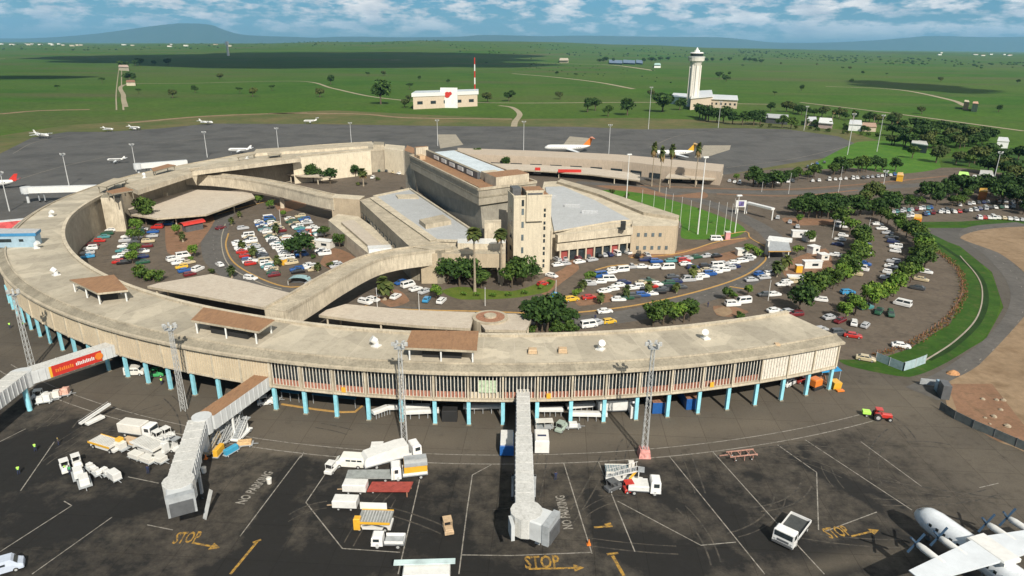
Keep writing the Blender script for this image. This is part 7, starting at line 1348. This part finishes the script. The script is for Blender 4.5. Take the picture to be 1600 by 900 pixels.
def arrow(a_, b_, w=.35):
    A, B_ = G(*a_), G(*b_); d = (B_-A).normalized(); q = Vector((-d.y, d.x, 0)); add_ribbon(YL, [A, B_-d*1.2], w, .004); YL.add([(v.x, v.y, .005) for v in (B_-d*1.5-q*.75, B_, B_-d*1.5+q*.75)], [(0, 1, 2)])
arrow((826, 889), (913, 887)); arrow((300, 848), (344, 856)); arrow((1330, 838), (1373, 828))
def gtext(s, p0, p1, hgt, mat, name='ground_lettering', z=.006):
    A, B_ = G(*p0), G(*p1); X = B_-A; Y = Vector((-X.y, X.x, 0)).normalized()*hgt; o = put_text(name, s, Vector((A.x, A.y, z)), X, Y, mat); struct(o); return o
gtext('STOP', (821, 889), (876, 887), 2.6, YLINE); gtext('STOP', (268, 850), (308, 848), 2.6, YLINE); gtext('STOP', (1298, 842), (1333, 836), 2.4, YLINE)
gtext('NO PARKING', (382, 788), (428, 738), 1.7, LINE); gtext('NO PARKING', (896, 826), (882, 774), 1.6, LINE)
# dashes and bays on the landside roads
def dashes(px, n_, w=.14, L=1.5, off=0):
    P = smooth_path(GP(px), n_*2)
    for i in range(0, len(P)-1, 2):
        d = (P[i+1]-P[i]).normalized(); add_ribbon(WL, [P[i]+Vector((0, 0, 0)), P[i]+d*L], w, .016)
dashes([(352, 330), (338, 352), (333, 380), (343, 410), (383, 437), (430, 456)], 20); dashes([(600, 485), (740, 495), (860, 505), (1000, 490), (1100, 462), (1165, 438), (1210, 405)], 40); dashes([(1600, 350), (1530, 357), (1515, 372), (1555, 400), (1592, 440), (1600, 480), (1570, 530), (1500, 585)], 22)
random.seed(44); TM = MB()
for i in range(46):
    x = random.uniform(20, 1450); y = random.choice([random.uniform(664, 712), random.uniform(712, 890)]); p = G(x, y); a = random.choice([random.uniform(-.35, .35), random.uniform(1.0, 2.0)]); L_ = random.uniform(5, 22); cv = random.uniform(-.9, .9); P = [p]
    for k in range(10): a += cv/10; P.append(P[-1]+Vector((cos(a), sin(a), 0))*L_/10)
    if any((q-CEN).length < 184 for q in P): continue
    for s_ in (-.85, .85):
        Q = [q+Vector((-sin(a), cos(a), 0))*s_ for q in P]; add_ribbon(TM, Q, random.uniform(.16, .3), .0005+.00012*i)
struct(TM.build('tyre_marks', worn('tyre_rubber_marks', (.030, .028, .025), (.085, .072, .055), .8)))
struct(WL.build('white_markings', LINE)); struct(YL.build('yellow_markings', YLINE))
# far apron lines
FL = MB()
for s in ([(0, 290), (90, 262), (190, 240)], [(600, 215), (780, 214), (900, 222)], [(1015, 230), (1060, 212), (1120, 203)], [(220, 225), (420, 210), (640, 207)], [(1135, 262), (1240, 248), (1335, 226)], [(20, 240), (55, 222), (110, 212)]): ln(FL, s, .5)
struct(FL.build('far_apron_markings', M('faded_line', (.20, .18, .14), .8, .4, .7)))
# ================================================================== PEOPLE
def person_mesh():
    J = [((0, 0, .95), .155), ((0, 0, 1.18), .15), ((0, 0, 1.42), .16), ((0, 0, 1.53), .06), ((0, .01, 1.66), .105), ((.1, 0, .9), .10), ((.12, .03, .5), .07), ((.12, -.03, .08), .05), ((.12, .10, .04), .045), ((-.1, 0, .9), .10), ((-.14, -.02, .5), .07), ((-.16, -.12, .08), .05), ((-.16, 0, .04), .045), ((.2, 0, 1.40), .07), ((.27, -.02, 1.13), .05), ((.28, .1, .9), .038), ((.28, .14, .83), .035), ((-.2, 0, 1.40), .07), ((-.28, .03, 1.13), .05), ((-.27, .18, .93), .038), ((-.27, .22, .87), .035)]
    E = [(0, 1), (1, 2), (2, 3), (3, 4), (0, 5), (5, 6), (6, 7), (7, 8), (0, 9), (9, 10), (10, 11), (11, 12), (2, 13), (13, 14), (14, 15), (15, 16), (2, 17), (17, 18), (18, 19), (19, 20)]
    me = bpy.data.meshes.new('person_skeleton'); me.from_pydata([j[0] for j in J], E, []); o = bpy.data.objects.new('person_skeleton', me); COL.objects.link(o); md = o.modifiers.new('s', 'SKIN'); o.modifiers.new('d', 'SUBSURF').levels = 1
    for v, (_, r) in zip(me.skin_vertices[0].data, J): v.radius = (r, r*.8 if r > .12 else r)
    me.skin_vertices[0].data[0].use_root = True; bpy.context.view_layer.update()
    m2 = bpy.data.meshes.new_from_object(o.evaluated_get(bpy.context.evaluated_depsgraph_get())); bpy.data.objects.remove(o); m2.name = 'body'
    for mt in (navy, skinm, limep): m2.materials.append(mt)
    for p in m2.polygons:
        c = p.center; p.use_smooth = True; p.material_index = 1 if c.z > 1.52 or (abs(c.x) > .2 and c.z < 1.0 and c.z > .8) else 2 if c.z > .98 and abs(c.x) < .22 else 0
    return m2
PM = person_mesh(); hb = MB(); hb.loft([[Vector((cos(k*pi/4)*w, sin(k*pi/4)*w+.0, z)) for k in range(8)] for w, z in ((.115, 1.68), (.118, 1.73), (.08, 1.79), (.02, 1.81))]); HM = hb.mesh('hair', [hairm])
for i, (p, a, lb, vest) in enumerate((((30, 741), 40, 'person in a lime green vest standing lowest at the left edge of the apron', limep), ((56, 705), 10, 'person in a lime vest on the dark patch below the bannered bridge', limep), ((92, 695), -60, 'person in an ochre and lime vest near the stand line', M('ochre_vest', (.5, .4, .1), .8)), ((16, 513), 20, 'person in a lime vest by the first blue columns', limep), ((38, 512), 0, 'person in a dull green vest beside the first blue columns', M('green_vest', (.15, .35, .06), .8)), ((103, 739), 90, 'person in a lime vest working at the white cart group', limep), ((110, 741), 200, 'person in a dark green vest beside the white cart group', greenp), ((253, 601), 30, 'person in a lime vest by the columns near the cream van', limep), ((274, 590), 200, 'person in a yellow vest behind the columns near the green tractor', yel), ((232, 740), 0, 'person in navy walking below the equipment row', navy), ((930, 500), 0, 'person in dark clothes on the curved road', navy), ((1106, 480), 30, 'person in dark clothes crossing the curved landside road', navy), ((868, 750), 10, 'person in navy beside the straight bridge leg', navy))):
    q = G(*p); t = thing('person', (q.x, q.y, 0), lb, 'person', rad(a)); o = link('body', PM, t); o.material_slots[2].link = 'OBJECT'; o.material_slots[2].material = vest; link('hair', HM, t)
# ------------------------------------------------------------------ film
S.view_settings.view_transform = 'Standard'; S.view_settings.look = 'None'; S.view_settings.exposure = EXPO; S.view_settings.gamma = 1
S.render.engine = 'CYCLES'; S.cycles.max_bounces = 5; S.cycles.diffuse_bounces = 3; S.cycles.glossy_bounces = 2; S.cycles.volume_bounces = 1; S.cycles.use_denoising = True; S.cycles.transparent_max_bounces = 6
